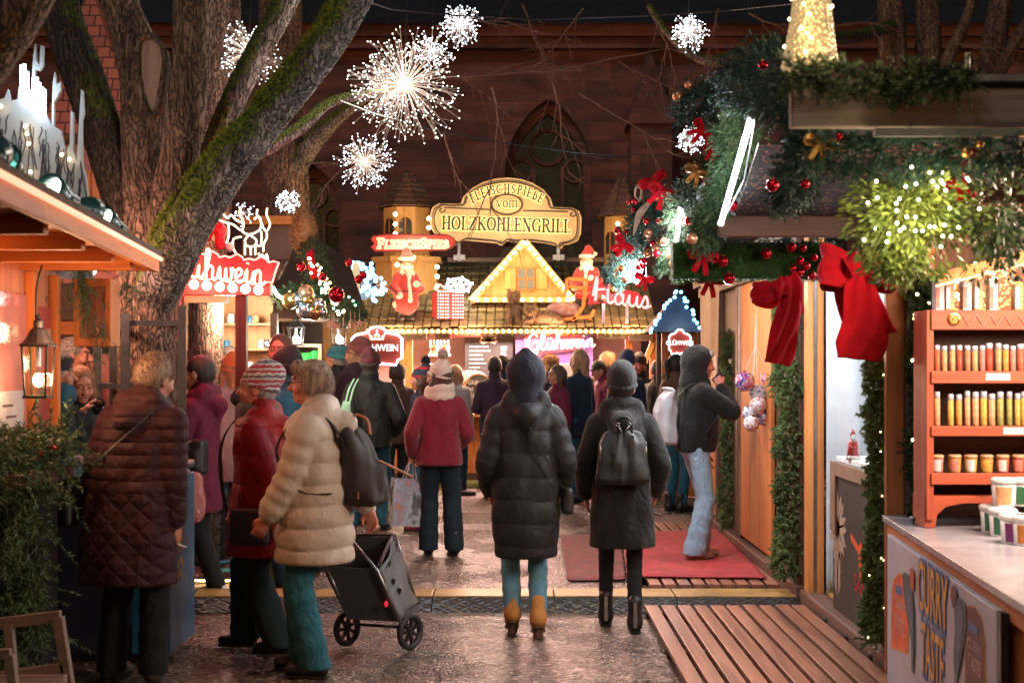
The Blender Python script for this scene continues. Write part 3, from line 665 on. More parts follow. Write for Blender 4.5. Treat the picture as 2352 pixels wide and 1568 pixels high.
def limb(pts,n=30,seg=.045,rough=1.0,seed=0):
 """knobbly tapered limb through (px, py, Y, width px)"""
 C=[(P(p[0],p[1],p[2]),p[3]*p[2]/FPX/2) for p in pts]
 Q=[];rr=[]
 for i in range(len(C)-1):
  p0=C[max(i-1,0)];p1=C[i];p2=C[i+1];p3=C[min(i+2,len(C)-1)]
  ns=max(2,int((p2[0]-p1[0]).length/seg))
  for j in range(ns+(i==len(C)-2)):
   t=j/ns;a=[2*p1[k]*1.0 for k in (0,)]
   q=.5*((2*p1[0])+(p2[0]-p0[0])*t+(2*p0[0]-5*p1[0]+4*p2[0]-p3[0])*t*t+(3*p1[0]-p0[0]-3*p2[0]+p3[0])*t**3)
   Q.append(q);rr.append(p1[1]+(p2[1]-p1[1])*(t*t*(3-2*t)))
 k=MB();k.tube(Q,rr,n);V=[]
 for i,v in enumerate(k.v):
  row=min(i//n,len(Q)-1);c=Q[row];v=Vector(v);d=v-c;l=d.length
  if l<1e-6:V.append(v);continue
  u=d/l;q=u*l*11+Vector((0,0,seed*7))+c*Vector((2.2,2.2,2.2)).x
  f=1+rough*(.09*mnoise.noise(Vector((u.x*3+seed,u.y*3,c.z*.9)))+.05*mnoise.noise(Vector((u.x*9,u.y*9,c.z*2.6+seed)))+.03*mnoise.noise(v*16))
  V.append(c+d*f)
 return V,k.f,Q,rr
TREES={}
def tree(name,label,limbs,mats,trunk_at,n=30):
 t=thing(name,label,'tree',trunk_at)
 for i,(pn,pts,mi) in enumerate(limbs):
  V,F,Q,rr=limb(pts,n if pn!='twig' else 5,.045 if n>20 else.12,1,i+len(name));rawmesh(pn,V,F,mats[mi],t,True);TREES[(name,i)]=(Q,rr)
 return t
tr1=tree('plane_tree','big rough barked tree with a sawn wound and a mossy limb by the left stall',[
('trunk',[(346,1420,9.9,190),(346,1200,9.9,158),(346,900,9.9,146),(346,680,9.9,146),(352,560,9.9,170),(362,470,9.9,190),(362,400,9.92,150)],0),
('limb',[(318,590,9.85,104),(285,460,9.8,98),(245,340,9.75,94),(200,200,9.7,96),(150,60,9.7,92),(115,-80,9.7,88)],2),
('limb',[(348,600,9.85,120),(335,450,9.75,108),(332,300,9.7,108),(322,150,9.7,104),(280,20,9.7,84),(252,-90,9.7,78)],0),
('limb',[(372,600,9.8,110),(396,450,9.6,100),(422,300,9.5,86),(438,150,9.5,84),(446,0,9.5,90),(452,-100,9.5,96)],0),
('limb',[(420,560,10.6,90),(462,430,11,78),(484,330,11.3,66),(496,200,11.4,50),(502,60,11.4,46),(502,-90,11.4,46)],0),
('mossy_limb',[(480,380,10.45,60),(520,270,10.5,58),(575,150,10.55,56),(640,35,10.6,58),(690,-70,10.6,58)],1),
('mossy_limb',[(352,690,9.85,110),(398,585,9.6,118),(450,485,9.45,112),(540,358,9.35,98),(645,232,9.3,88),(752,100,9.25,80),(820,-15,9.2,78),(860,-90,9.2,78)],1),
('mossy_limb',[(560,370,10.9,34),(680,300,11.1,30),(760,235,11.3,24),(850,215,11.5,16),(930,205,11.6,8)],1)],[BARK,BARKM,BARKD],P(346,1372,9.9))
rg=np.random.default_rng(5);Q,rr=TREES[('plane_tree',6)];pv_=[];nn=[]
for _ in range(11000):
 i=rg.integers(len(Q)//6,len(Q)-1);t=(Q[i+1]-Q[i]).normalized();a=rg.normal(1.25,.62);x=Vector((0,-1,0));x=(x-t*x.dot(t)).normalized();y=t.cross(x);y=y if y.z>0 else -y
 u=x*math.cos(a)+y*math.sin(a)
 if mnoise.noise(Q[i]*3+u*1.5)>-.22:pv_.append(Q[i]+u*rr[i]*1.0);nn.append(u)
fur_strands('moss',np.array(pv_),np.array(nn),9000,.05,.0036,MOSSF,None,.1,.7)
mo=bpy.data.objects['moss'];mo.parent=tr1;mo.location=-ORG[tr1.name]
k=MB();wc=P(346,178,9.46);ax=[(-.095,.24),(-.055,.27),(.01,.26),(.07,.20),(.095,.10),(.085,-.04),(.07,-.17),(.045,-.25),(.02,-.25),(-.02,-.18),(-.06,-.08),(-.09,.05),(-.10,.16)]
k.prism([(x_*1.0,z_) for x_,z_ in ax],wc,(.97,-.24,0),(.05,.09,1),.09);k.build('sawn_wound',wood('cut_wood',(.42,.25,.17),(.15,.085,.06),2,2.2),tr1)
k=MB();k.tube([wc+Vector((.97,-.24,0))*x_*1.06+Vector((.05,.09,1))*z_*1.05+Vector((0,-.006,0)) for x_,z_ in ax],.022,8,closed=True);k.build('bark_lip',BARK,tr1,smooth=True)
tree('park_tree','reddish lit tree trunk rising behind the mulled wine sign',[('trunk',[(474,1105,13,92),(474,900,13,80),(474,700,13,80),(488,520,13,78),(502,380,13,74),(515,150,13.1,70),(520,-80,13.2,66)],0)],[BARK],P(474,1240,13))
tree('park_tree','dim broad trunk standing behind the left starburst lights',[('trunk',[(668,1020,19,110),(662,700,19,108),(655,400,19,104),(648,150,19,100),(640,-80,19,98)],0),('limb',[(655,420,19,60),(725,320,18.7,44),(800,250,18.5,30),(900,185,18.3,18),(1010,160,18,8)],1)],[BARK,BARKM],P(668,1113,19),n=18)
tree('overhanging_tree','blurred dark bough crossing the near upper left corner',[('limb',[(-190,360,5.0,150),(-85,190,4.9,145),(5,60,4.8,138),(80,-50,4.8,124),(160,-180,4.8,110)],0)],[BARK],P(-190,360,5.0),n=24)
for lab,L in (('bare tree with two straight dark trunks behind the roof garland',[('trunk',[(2052,900,22,74),(2052,300,22,68),(2050,120,22,62),(2042,-60,22,58)],0),('trunk',[(2140,900,22.3,78),(2138,300,22.3,66),(2132,100,22.3,60),(2128,-60,22.3,56)],0),('limb',[(2138,200,22.2,40),(2185,120,22,30),(2225,30,22,24),(2250,-60,22,22)],0),
('mossy_limb',[(2052,60,21.9,30),(1960,84,21,30),(1860,92,20,30),(1770,102,19.5,28),(1680,128,19.2,26),(1625,140,19,24),(1570,110,19,22),(1520,60,19,18),(1490,10,19,16)],1)]),
('leaning dark tree at the far right above the roof rail',[('trunk',[(2262,900,23,70),(2268,300,23,60),(2282,110,23,56),(2310,-60,23,50)],0),('limb',[(2275,210,23,36),(2330,100,22.6,30),(2400,0,22.5,26)],0)])):
 tree('bare_tree',lab,L,[BARK,BARKM],(P(L[0][1][0][0],1070,22).x,22,0),n=14)
TWIG=mat('twig_bark',(.20,.10,.07),(.09,.045,.035),.7,30,bump=.1)
tw=thing('bare_branch','thin leafless branch with hooked hanging twigs before the church wall','branch',P(1100,180,15));rt=random.Random(11);k=MB()
def twig(p,d,L,r,depth):
 pts=[p];d=d.normalized();n_=7
 for i in range(n_):
  d=(d+Vector((rt.uniform(-.22,.22),rt.uniform(-.2,.2),rt.uniform(-.20,.12)+(.16 if i>n_-3 and depth>0 else 0)))).normalized();pts.append(pts[-1]+d*L/n_)
  if depth<2 and rt.random()<(.62 if depth==0 else.4):twig(pts[-1],d+Vector((rt.uniform(-.9,.9),rt.uniform(-.6,.6),rt.uniform(-.9,.5))),L*rt.uniform(.35,.6),r*.6,depth+1)
 k.tube(pts,[r*(1-.75*i/n_) for i in range(n_+1)],4)
 k.sphere(pts[-1],r*.5,4,3)
for a in ((1010,175,1300,215,15),(1330,215,1500,320,15),(1200,10,1290,160,16),(1290,160,1480,90,16),(1130,200,1160,420,14.5),(1270,190,1330,350,14.5),(1020,300,1030,430,13),(1500,30,1560,160,17),(1650,20,1600,120,18),(1000,60,1180,20,16),(1340,20,1250,120,16),(840,330,760,420,16),(700,380,800,330,16),(1720,30,1800,60,19),(2200,100,2330,130,20),(1900,60,2040,30,20),(1420,140,1560,200,16)):
 p0=P(a[0],a[1],a[4]);p1=P(a[2],a[3],a[4]);k=MB();twig(p0,p1-p0,(p1-p0).length*1.25,.012*a[4]/15,0);k.build('twig',TWIG,tw)
# ============================= overhead cables
for lab,pts in (('thin dark cable strung from the big tree over the path to the right',[(800,-10,9.3),(900,22,10),(1050,36,11),(1250,45,11.5),(1500,36,11.5),(1680,24,11),(1830,8,10)]),('thin cable sagging below the largest starburst',[(780,232,9.4),(860,262,10),(1000,300,11),(1180,332,12),(1320,352,12.5),(1450,362,13)])):
 k=MB();k.tube([P(*p) for p in pts],.006,5);tag(k.build('cable',BLACKM),lab,'cable')
# ============================= steel guard round the tree
gd=thing('tree_guard','dark steel guard of upright posts and rails around the big tree','tree guard',P(346,1372,9.9));GST=mat('painted_steel',(.09,.10,.11),(.06,.065,.075),.4,12,metal=.4,bump=.1)
for px,Y,top in ((420,9.55,702),(376,10.35,702),(290,9.5,720),(262,10.3,735),(226,9.9,780)):
 x=P(px,0,Y).x;k=MB();k.prism([(-.028,-.028),(.028,-.028),(.028,-.018),(-.016,-.018),(-.016,.028),(-.028,.028)],(x,Y,P(px,top,Y).z),(1,0,0),(0,1,0),P(px,top,Y).z);k.build('post',GST,gd)
for z_ in (P(0,742,9.5).z,P(0,888,9.5).z,.35):
 k=MB();a=[P(420,830,9.55),P(290,830,9.5),P(226,830,9.9),P(262,830,10.3),P(376,830,10.35)]
 for i in range(5):p,q=a[i].copy(),a[(i+1)%5].copy();p.z=q.z=z_;k.beam(p,q,.02,.035)
 k.build('rail',GST,gd)
# ============================= cable ramp, decks, red mats
YELL=mat('yellow_lid',(.46,.25,.06),(.22,.12,.03),.45,6,bump=.3,bscale=30,rvar=.15)
m,nt,b=newmat('checker_plate_rubber');co=coords(nt);ck=nd(nt,'ShaderNodeTexWave',wave_type='BANDS',bands_direction='DIAGONAL',i_Scale=9,i_Distortion=0);nt.links.new(co,ck.inputs[0])
c2_=nd(nt,'ShaderNodeTexWave',wave_type='BANDS',bands_direction='DIAGONAL',i_Scale=9);nt.links.new(coords(nt,(-1,1,1)),c2_.inputs[0]);c3=nd(nt,'ShaderNodeTexChecker',i_Scale=17);nt.links.new(co,c3.inputs[0])
mx=nd(nt,'ShaderNodeMix',data_type='RGBA');nt.links.new(c3.outputs['Fac'],mx.inputs[0]);nt.links.new(ck.outputs[0],mx.inputs[6]);nt.links.new(c2_.outputs[0],mx.inputs[7])
b.inputs['Base Color'].default_value=(.03,.03,.032,1);b.inputs['Roughness'].default_value=.28;bumpit(nt,b,mx.outputs[2],1.0,.02);CHK=m
xs=np.linspace(-2.18,1.93,6)
for i in range(5):
 a,c=xs[i]+.004,xs[i+1]-.004;t=thing('cable_ramp',['segment of black cable ramp under a yellow lid at the left end','black cable ramp segment with yellow lid behind the trolley','black cable ramp segment in front of the trolley wheels on the gravel','cable ramp segment where the tall boots step over','black checkered cable ramp segment ending at the right stall'][i],'cable ramp',((a+c)/2,9.7,0),group='cable ramp across the path')
 k=MB();k.prism([(9.40,-.01),(9.62,.062),(9.62,.0),(9.62,-.01)],(a,0,0),(0,1,0),(0,0,1),-(c-a));k.prism([(9.93,-.01),(9.93,.062),(10.14,-.01)],(a,0,0),(0,1,0),(0,0,1),-(c-a));k.build('ramp_body',CHK,t)
 k=MB();k.span((a,9.615,.0),(c,9.935,.068));k.build('yellow_lid',YELL,t,bevel=.006)
DECK=wood('wet_deck',(.36,.15,.09),(.15,.06,.038),1,3,.26,.35,knots=False)
def deck(lab,x0,x1,y0,y1,nb,zt=.055):
 t=thing('wooden_deck',lab,'deck',((x0+x1)/2,(y0+y1)/2,0));k=MB();wd=(x1-x0)/nb
 for i in range(nb):
  a=x0+i*wd;k.span((a+.012,y0,zt-.028),(a+wd-.012,y1+random.uniform(-.012,.012),zt+random.uniform(-.002,.002)))
 k.build('slats',DECK,t,bevel=.004)
 for j in range(4):yy=y0+.1+(y1-y0-.2)*j/3;k=MB();k.span((x0+.01,yy-.03,-.02),(x1-.01,yy+.03,zt-.0285));k.build('bearer',WOODDX,t)
deck('slatted wet wooden deck on the gravel in front of the open white stall',.86,1.93,5.4,9.34,10)
deck('narrow slatted deck under the red mat at the far right stall',.98,1.93,10.2,14.2,9)
def mat_cloth(name,lab,pts,c1,c2,z,wav):
 V=[];n=26;m_=16
 for i in range(n):
  for j in range(m_):
   u,v=i/(n-1),j/(m_-1);p=(pts[0]*(1-u)+pts[1]*u)*(1-v)+(pts[3]*(1-u)+pts[2]*u)*v
   V.append((p.x,p.y,z+wav*(.5+.5*mnoise.noise(Vector((p.x*3,p.y*3,1)))+(.8*(abs(u-.5)*2)**8 if wav>.008 else 0))))
 F=[(i*m_+j,(i+1)*m_+j,(i+1)*m_+j+1,i*m_+j+1) for i in range(n-1) for j in range(m_-1)]
 k=MB();k.add(V,F);o=k.build(name,mat(name+'_felt',c1,c2,.8,9,bump=.6,bscale=180,rvar=.2),smooth=True);s_=o.modifiers.new('thick','SOLIDIFY');s_.thickness=.004;s_.offset=1;tag(o,lab,'mat')
mat_cloth('red_carpet','bright red felt mat lying on the deck under the woman in light jeans',[G(1440,1322,.07),G(1762,1326,.07),G(1655,1214,.07),G(1428,1222,.07)],(.55,.06,.06),(.34,.035,.038),.064,.006)
mat_cloth('worn_red_mat','wet worn red mat lying flat on gravel beside the brighter mat',[G(1304,1336,.0),G(1436,1334,.0),G(1424,1226,.0),G(1286,1232,.0)],(.34,.06,.06),(.11,.05,.045),.006,.010)
# ============================= greenery and trimmings
FIR=mat('fir_needles',(.085,.145,.055),(.025,.058,.026),.6,5,bump=0,spec=.4)
FIRB=mat('blue_fir_needles',(.03,.085,.06),(.010,.032,.026),.55,5,bump=0,spec=.4)
FIRL=mat('light_fir_needles',(.20,.27,.10),(.07,.12,.04),.6,5,bump=0,spec=.4)
FIRR=mat('rough_fir_needles',(.035,.065,.022),(.012,.026,.010),.6,5,bump=0,spec=.4)
RIBBON=mat('red_velvet',(.42,.003,.011),(.27,.0018,.007),.85,5,bump=.2,bscale=30,sheen=.03,spec=.15)
REDB=mat('red_glass_ball',(.42,.006,.018),(.34,.004,.012),.12,3,bump=0,metal=.75)
GOLDB=mat('gold_ball',(.55,.30,.10),(.42,.2,.06),.25,5,bump=.05,metal=.85)
COPB=mat('copper_ball',(.62,.30,.17),(.5,.22,.12),.3,5,bump=.05,metal=.7)
SILB=mat('silver_ball',(.62,.62,.65),(.45,.45,.5),.18,5,bump=.03,metal=.9)
GOLDR=mat('gold_ribbon',(.50,.27,.08),(.3,.14,.04),.35,6,bump=.1,metal=.5)
PALEW=wood('pale_wood',(.50,.30,.17),(.34,.18,.09),2,6)
def sprigs(p,d,L,n,nl,wd,seed=0,lift=.75):
 """needle faces for many twigs: p, d (k,3), L (k,) twig length, n needles each"""
 r=np.random.default_rng(seed);k=len(p);d=d/np.linalg.norm(d,axis=1)[:,None]
 t=np.tile(np.linspace(.02,1,n),(k,1));q=p[:,None,:]+d[:,None,:]*(t*L[:,None])[...,None];q[...,2]-=(t*t*L[:,None])*.12
 rad=r.normal(0,1,(k,n,3));rad-=d[:,None,:]*(rad*d[:,None,:]).sum(-1,keepdims=True);rad/=np.linalg.norm(rad,axis=-1,keepdims=True)
 nd_=d[:,None,:]*lift+rad*.8;nd_/=np.linalg.norm(nd_,axis=-1,keepdims=True);ln=nl*(1.05-.5*t)[...,None]*r.uniform(.75,1.15,(k,n,1))
 sd=np.cross(nd_,r.normal(0,1,(k,n,3)));sd/=np.linalg.norm(sd,axis=-1,keepdims=True)
 V=np.stack([q-sd*wd,q+sd*wd,q+nd_*ln],2).reshape(-1,3)
 tw_=np.stack([p-np.cross(d,[0,0,1.])*.0025,p+np.cross(d,[0,0,1.])*.0025,p+d*L[:,None]],1).reshape(-1,3)
 V=np.concatenate([V,tw_]);return V
def resample(path,step):
 pts=[Vector(p) for p in path];out=[]
 for a,b_ in zip(pts[:-1],pts[1:]):
  n=max(1,int((b_-a).length/step));out+=[a+(b_-a)*i/n for i in range(n)]
 return out+[pts[-1]]
def garland(name,label,cat,path,rad,dens,mt,L=.10,n=34,nl=.028,wd=.0016,seed=0,group=None,parent=None,out=.9,down=.0,sag=0):
 """a rope of fir twigs along a path; rad may be a number or a list along the path"""
 r=np.random.default_rng(seed+11);pts=resample(path,.03);N=len(pts);ln=sum((pts[i+1]-pts[i]).length for i in range(N-1));K=int(ln*dens)
 i=r.integers(0,N,K);c=np.array([list(pts[j]) for j in i]);tg=np.array([list((pts[min(j+1,N-1)]-pts[max(j-1,0)]).normalized()) for j in i])
 rr=np.interp(i/(N-1),np.linspace(0,1,len(rad)),rad) if isinstance(rad,(list,tuple)) else np.full(K,rad)
 u=r.normal(0,1,(K,3));u-=tg*(u*tg).sum(1,keepdims=True);u/=np.linalg.norm(u,axis=1)[:,None]
 lum=.72+.5*np.array([mnoise.noise(Vector(x*6)) for x in c])
 p=c+u*(rr*np.sqrt(r.uniform(0,1,K))*.75*lum)[:,None];d=u*out+tg*r.normal(0,.8,(K,1))+r.normal(0,.25,(K,3));d[:,2]-=down
 V=sprigs(p,d,L*r.uniform(.6,1.15,K)*np.clip(lum,.5,1.3),n,nl,wd,seed);F=np.arange(len(V)).reshape(-1,3)
 o=rawmesh(name,V,F,mt,parent,loc=None if parent is not None else pts[0])
 if parent is None:tag(o,label,cat,group)
 return o
BAU={}
def bauble(c,r,mt,label,group,cat='bauble',cap=True):
 key=(mt.name,cap)
 if key not in BAU:
  k=MB();k.sphere((0,0,0),1,18,12);o=k.build('bauble',mt,smooth=True);BAU[key]=o
  if cap:k=MB();k.lathe((0,0,.96),[(.2,0),(.2,.14),(.06,.16),(.05,.26)],8);k.build('cap',GOLDB,o)
 else:
  s_=BAU[key];o=s_.copy();link(o)
  for ch in s_.children:c2=ch.copy();link(c2);c2.parent=o
 o.location=c;o.scale=(r,r,r);o.rotation_euler=(random.uniform(-.4,.4),random.uniform(-.4,.4),random.uniform(0,6));ORG[o.name]=Vector(c);return tag(o,label,cat,group)
def strip(k,pts,wid,wdir,fold=.02,nf=2,m_=13,ph=0.):
 """a length of wide ribbon with soft lengthwise folds"""
 N=len(pts);V=[]
 for i,p in enumerate(pts):
  p=Vector(p);t=(Vector(pts[min(i+1,N-1)])-Vector(pts[max(i-1,0)])).normalized();wv=Vector(wdir[i] if isinstance(wdir,list) else wdir);wv=(wv-t*wv.dot(t)).normalized();nn=t.cross(wv);wi=wid[i] if isinstance(wid,(list,tuple)) else wid
  for j in range(m_):
   u=j/(m_-1)-.5;V.append(p+wv*u*wi+nn*fold*math.sin((u*nf*2+ph)*math.pi+.4*i)*(1 if not isinstance(fold,list) else 1))
 k.add(V,[(i*m_+j,i*m_+j+1,(i+1)*m_+j+1,(i+1)*m_+j) for i in range(N-1) for j in range(m_-1)])
def smoothpts(pts,n=6):
 pts=[Vector(p) for p in pts];o=[]
 for i in range(len(pts)-1):
  p0=pts[max(i-1,0)];p1=pts[i];p2=pts[i+1];p3=pts[min(i+2,len(pts)-1)]
  for j in range(n):t=j/n;o.append(.5*((2*p1)+(p2-p0)*t+(2*p0-5*p1+4*p2-p3)*t*t+(3*p1-p0-3*p2+p3)*t**3))
 return o+[pts[-1]]
def solidify(o,t=.004):
 s_=o.modifiers.new('thick','SOLIDIFY');s_.thickness=t;s_.offset=0;return o
def bow(label,c,s,mt=RIBBON,rot=0,tails=((-.45,-1.1),(.4,-1.2)),group=None,name='ribbon_bow'):
 """a small tied bow: two loops, a knot, two tails (s = loop length)"""
 c=Vector(c);M=Matrix.Rotation(rot,3,'Y');T=lambda x,y,z:c+M @ Vector((x*s,y*s,z*s));t=thing(name,label,'bow',c,group=group)
 for q in (-1,1):
  k=MB();strip(k,smoothpts([T(0,0,0),T(q*.4,-.10,.22),T(q*.85,-.12,.25),T(q*1.0,0,.08),T(q*.8,.12,-.06),T(q*.4,.08,-.04),T(0,.02,0)],4),.42*s,M @ Vector((0,.5,1)),.03*s,1,7);solidify(k.build('loop',mt,t,True),.006)
 for q,(tx,tz) in enumerate(tails):
  k=MB();strip(k,smoothpts([T(0,-.03,0),T(tx*.5,-.10,tz*.4),T(tx,-.05,tz)],5),.36*s,M @ Vector((1,.2,0)),.03*s,1.5,7,q*.5);solidify(k.build('tail',mt,t,True),.006)
 k=MB();k.sphere(c,.13*s,10,7);k.build('knot',mt,t,True);return t
BULBM={}
def bulbs(parent,pts,r,mt,name='bulb'):
 """each lamp of a string is a small sphere of its own"""
 if (mt.name,round(r,4)) not in BULBM:
  k=MB();k.sphere((0,0,0),r,8,6);o=k.build(name,mt,smooth=True);BULBM[(mt.name,round(r,4))]=o.data;bpy.data.objects.remove(o)
 for p in pts:
  o=link(bpy.data.objects.new(name,BULBM[(mt.name,round(r,4))]));o.parent=parent;o.location=Vector(p)-ORG[parent.name]
# ============================= right row: the near spice stall
CTOP=mat('tiled_counter',(.38,.38,.42),(.26,.26,.30),.22,3,bump=.1,spec=.6,rvar=.1)
a_,b_=Vector((1.95,7.28,0)),Vector((1.60,3.4,0));ud=(b_-a_).normalized();nu=Vector((-ud.y,ud.x,0));nu=nu if nu.x>0 else -nu
A=lambda u,v,z:a_+ud*u+nu*v+Vector((0,0,z))
sa=thing('spice_stall','orange wooden spice stall with a tiled counter at the right edge','stall',a_)
def hexbox(k,u0,u1,v0,v1,z0,z1):
 V=[A(u,v,z) for z in (z0,z1) for u,v in ((u0,v0),(u1,v0),(u1,v1),(u0,v1))];k.add(V,[(0,1,2,3),(7,6,5,4),(0,4,5,1),(1,5,6,2),(2,6,7,3),(3,7,4,0)])
k=MB();hexbox(k,-.03,3.9,-.05,.85,.83,.862);k.build('countertop',CTOP,sa,bevel=.004)
k=MB()
for i in range(20):hexbox(k,i*.195+.002,i*.195+.193,.0,.03,.04,.828)
k.build('front_panel',WOODO,sa,bevel=.003)
k=MB();hexbox(k,.0,3.9,-.03,-.002,.76,.829);k.build('counter_rail',WOODY,sa,bevel=.003)
k=MB();hexbox(k,-.09,-.02,-.03,.06,0,2.62);k.build('corner_post',wood('post_wood',(.34,.12,.045),(.20,.07,.025),2,4),sa,bevel=.005)
k=MB();p=A(-.02,.05,0);k.span((p.x+.02,p.y-.02,0),(p.x+.05,p.y+.01,2.6));k.span((p.x+.056,p.y-.02,0),(p.x+.075,p.y+.01,2.6));k.build('metal_track',METAL,sa)
k=MB();k.span((p.x+.078,p.y-.03,0),(p.x+.16,p.y+.03,2.6));k.build('inner_post',WOODO,sa,bevel=.004)
k=MB()
for i in range(14):k.span((2.0+i*.2,7.30,0),(2.0+i*.2+.196,7.34,2.75))
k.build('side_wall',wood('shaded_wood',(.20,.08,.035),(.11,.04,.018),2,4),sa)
k=MB();k.span((4.3,3.2,0),(4.34,7.29,2.75));k.build('back_wall',WOODO,sa)
FASC=wood('weathered_fascia',(.34,.26,.24),(.10,.07,.065),0,3,.6,.4,False)
k=MB();zt=P(0,202,4.9).z;zb=P(0,292,4.9).z;xl=P(1818,0,4.9).x;k.span((xl,4.9,zb),(4.6,4.95,zt));k.build('fascia',FASC,sa,bevel=.006)
k=MB();k.span((xl+.25,4.91,zt+.002),(4.6,7.7,zt+.05));k.build('roof',mat('roof_felt',(.018,.018,.02),(.01,.01,.011),.9,9),sa)
k=MB();k.span((P(2010,0,4.86).x,4.86,P(0,312,4.86).z),(4.6,4.895,P(0,294,4.86).z));k.build('metal_rail',METAL,sa)
k=MB();k.span((P(2210,0,4.88).x,4.87,P(0,186,4.88).z),(4.6,4.93,P(0,172,4.88).z));k.build('roof_edge',METAL,sa)
k=MB();k.tube([P(2222,196,5.0),P(2222,122,5.0)],.009,8);k.build('stub_pole',METAL,sa)
m,nt,b=newmat('speckled_net');vo=nd(nt,'ShaderNodeTexVoronoi',i_Scale=30);nt.links.new(coords(nt),vo.inputs[0]);nt.links.new(ramp(nt,vo.outputs[0],[(.20,(.34,.15,.07)),(.30,(.004,.004,.006))]),b.inputs['Base Color']);b.inputs['Roughness'].default_value=.6;bumpit(nt,b,vo.outputs[0],.4,.01)
k=MB();k.add([P(1742,330,6.2),P(2420,330,6.2),P(2420,494,7.6),P(1690,494,7.6)],[(0,1,2,3)]);solidify(k.build('canopy_net',m,sa),.01)
k=MB();k.span((P(1652,0,7.6).x,7.6,P(0,543,7.6).z),(2.9,7.68,P(0,496,7.6).z));k.build('eave_beam',wood('brown_beam',(.06,.022,.012),(.03,.012,.008),0,4),sa,bevel=.006)
SHW=wood('red_shelf_wood',(.40,.085,.04),(.26,.05,.025),0,5,.4)
SHV=wood('red_shelf_wood_upright',(.40,.085,.04),(.26,.05,.025),2,5,.4)
YS=6.72;q_=lambda px,py:P(px,py,YS)
sh_=thing('spice_shelf','tall red wooden shelf of spices standing on the tiled counter','shelf',(q_(2128,0).x,YS,.862));x0=q_(2128,0).x;x1=x0+1.15
zz={n:q_(0,y).z for n,y in dict(top=712,t2=757,l1=852,l1b=880,l2=978,l2b=1001,l3=1086,l3b=1112,r=1142).items()}
k=MB();k.span((x0,YS,.90),(x0+.035,YS+.22,zz['top']));k.build('upright',SHV,sh_,bevel=.004);k=MB();k.span((x1,YS,.90),(x1+.035,YS+.22,zz['top']));k.build('upright',SHV,sh_,bevel=.004)
for a,b2 in (('top','t2'),('l1','l1b'),('l2','l2b'),('l3','l3b')):
 k=MB();k.span((x0+.02,YS-.012,zz[b2]),(x1+.03,YS+.012,zz[a]));k.span((x0+.036,YS+.013,zz[b2]),(x1-.001,YS+.215,zz[b2]+.014));k.build('shelf_board',SHW,sh_,bevel=.003)
k=MB();k.prism([(0,0),(.05,0),(.058,.06),(.10,.098),(.18,.115),(.98,.115),(1.06,.098),(1.1,.06),(1.11,0),(1.193,0),(1.193,.15),(0,.15)],(x0-.004,YS+.0135,.865),(1,0,0),(0,0,1),.2);k.build('arched_base',SHW,sh_)
k=MB();k.span((x0+.036,YS+.222,.9),(x1,YS+.23,zz['top']));k.build('back_board',WOODDX,sh_)
k=MB();k.lathe((q_(2189,0).x,YS-.013,q_(0,733).z),[(.03,0),(.03,.006),(.02,.009),(.02,.004),(.008,.004),(.007,.01)],20,(0,-1,0));k.build('medallion',GOLDB,sh_)
k=MB()
for i in range(16):k.prism([(0,0),(.032,-.022),(.064,0),(.032,.022)],(x0+.13+i*.066,YS-.0125,q_(0,735).z),(1,0,0),(0,0,1),-.0) if 0 else k.beam((x0+.13+i*.066,YS-.014,q_(0,747).z),(x0+.163+i*.066,YS-.014,q_(0,722).z),.006,.004);k.beam((x0+.196+i*.066,YS-.0142,q_(0,747).z),(x0+.163+i*.066,YS-.0142,q_(0,722).z),.006,.004)
k.build('carved_trim',mat('worn_red',(.42,.16,.11),None,.5,9),sh_)
PAPER=mat('paper_label',(.56,.54,.56),(.48,.46,.48),.6,10,bump=0)
for y_,xs_ in ((865,(2290,)),(989,(2330,))):
 for x_ in xs_:k=MB();k.span((q_(x_-28,0).x,YS-.0145,q_(0,y_+8).z),(q_(x_+28,0).x,YS-.0125,q_(0,y_-8).z));k.build('price_card',PAPER,sh_)
SPC=[mat('spice_'+n,c,None,.55,40,bump=.1) for n,c in dict(paprika=(.50,.07,.03),saffron=(.62,.30,.06),pepper=(.42,.20,.10),curry=(.62,.38,.08),herb=(.30,.30,.08),rose=(.60,.22,.18),salt=(.62,.33,.16),chilli=(.56,.12,.06)).items()]
CAPM=mat('pale_cap',(.55,.58,.68),(.48,.5,.6),.35,10,bump=0)
rs=random.Random(4)
def tube_row(y0,y1,names,lab):
 zb_,zt_=q_(0,y1).z,q_(0,y0).z;x=x0+.065
 while x<x1-.05:
  w_=rs.choice((.0135,.0145,.016));hh=(zt_-zb_)*rs.uniform(.93,1.06)
  t=thing('spice_tube',lab,'spice tube',(x,YS+.05,zb_),group=lab.split(' with')[0]+'s');mt_=rs.choice(names);k=MB();k.lathe((x,YS+.05,zb_),[(w_*.9,0),(w_,.004),(w_,hh*.80)],10);k.build('tube',mt_,t,True)
  k=MB();k.lathe((x,YS+.05,zb_+hh*.80),[(w_*.98,0),(w_*.98,hh*.18),(w_*.8,hh*.2)],10);k.build('cap',CAPM,t,True);x+=w_*2+rs.uniform(.004,.012)+(.03 if rs.random()<.1 else 0)
tube_row(790,852,[SPC[0],SPC[1],SPC[2],SPC[5],SPC[6],SPC[7]],'slim spice tube with pale cap on the upper board of the red shelf')
tube_row(902,978,[SPC[1],SPC[3],SPC[4],SPC[6],SPC[3],SPC[5]],'taller spice tube with pale cap on the middle board of the red shelf')
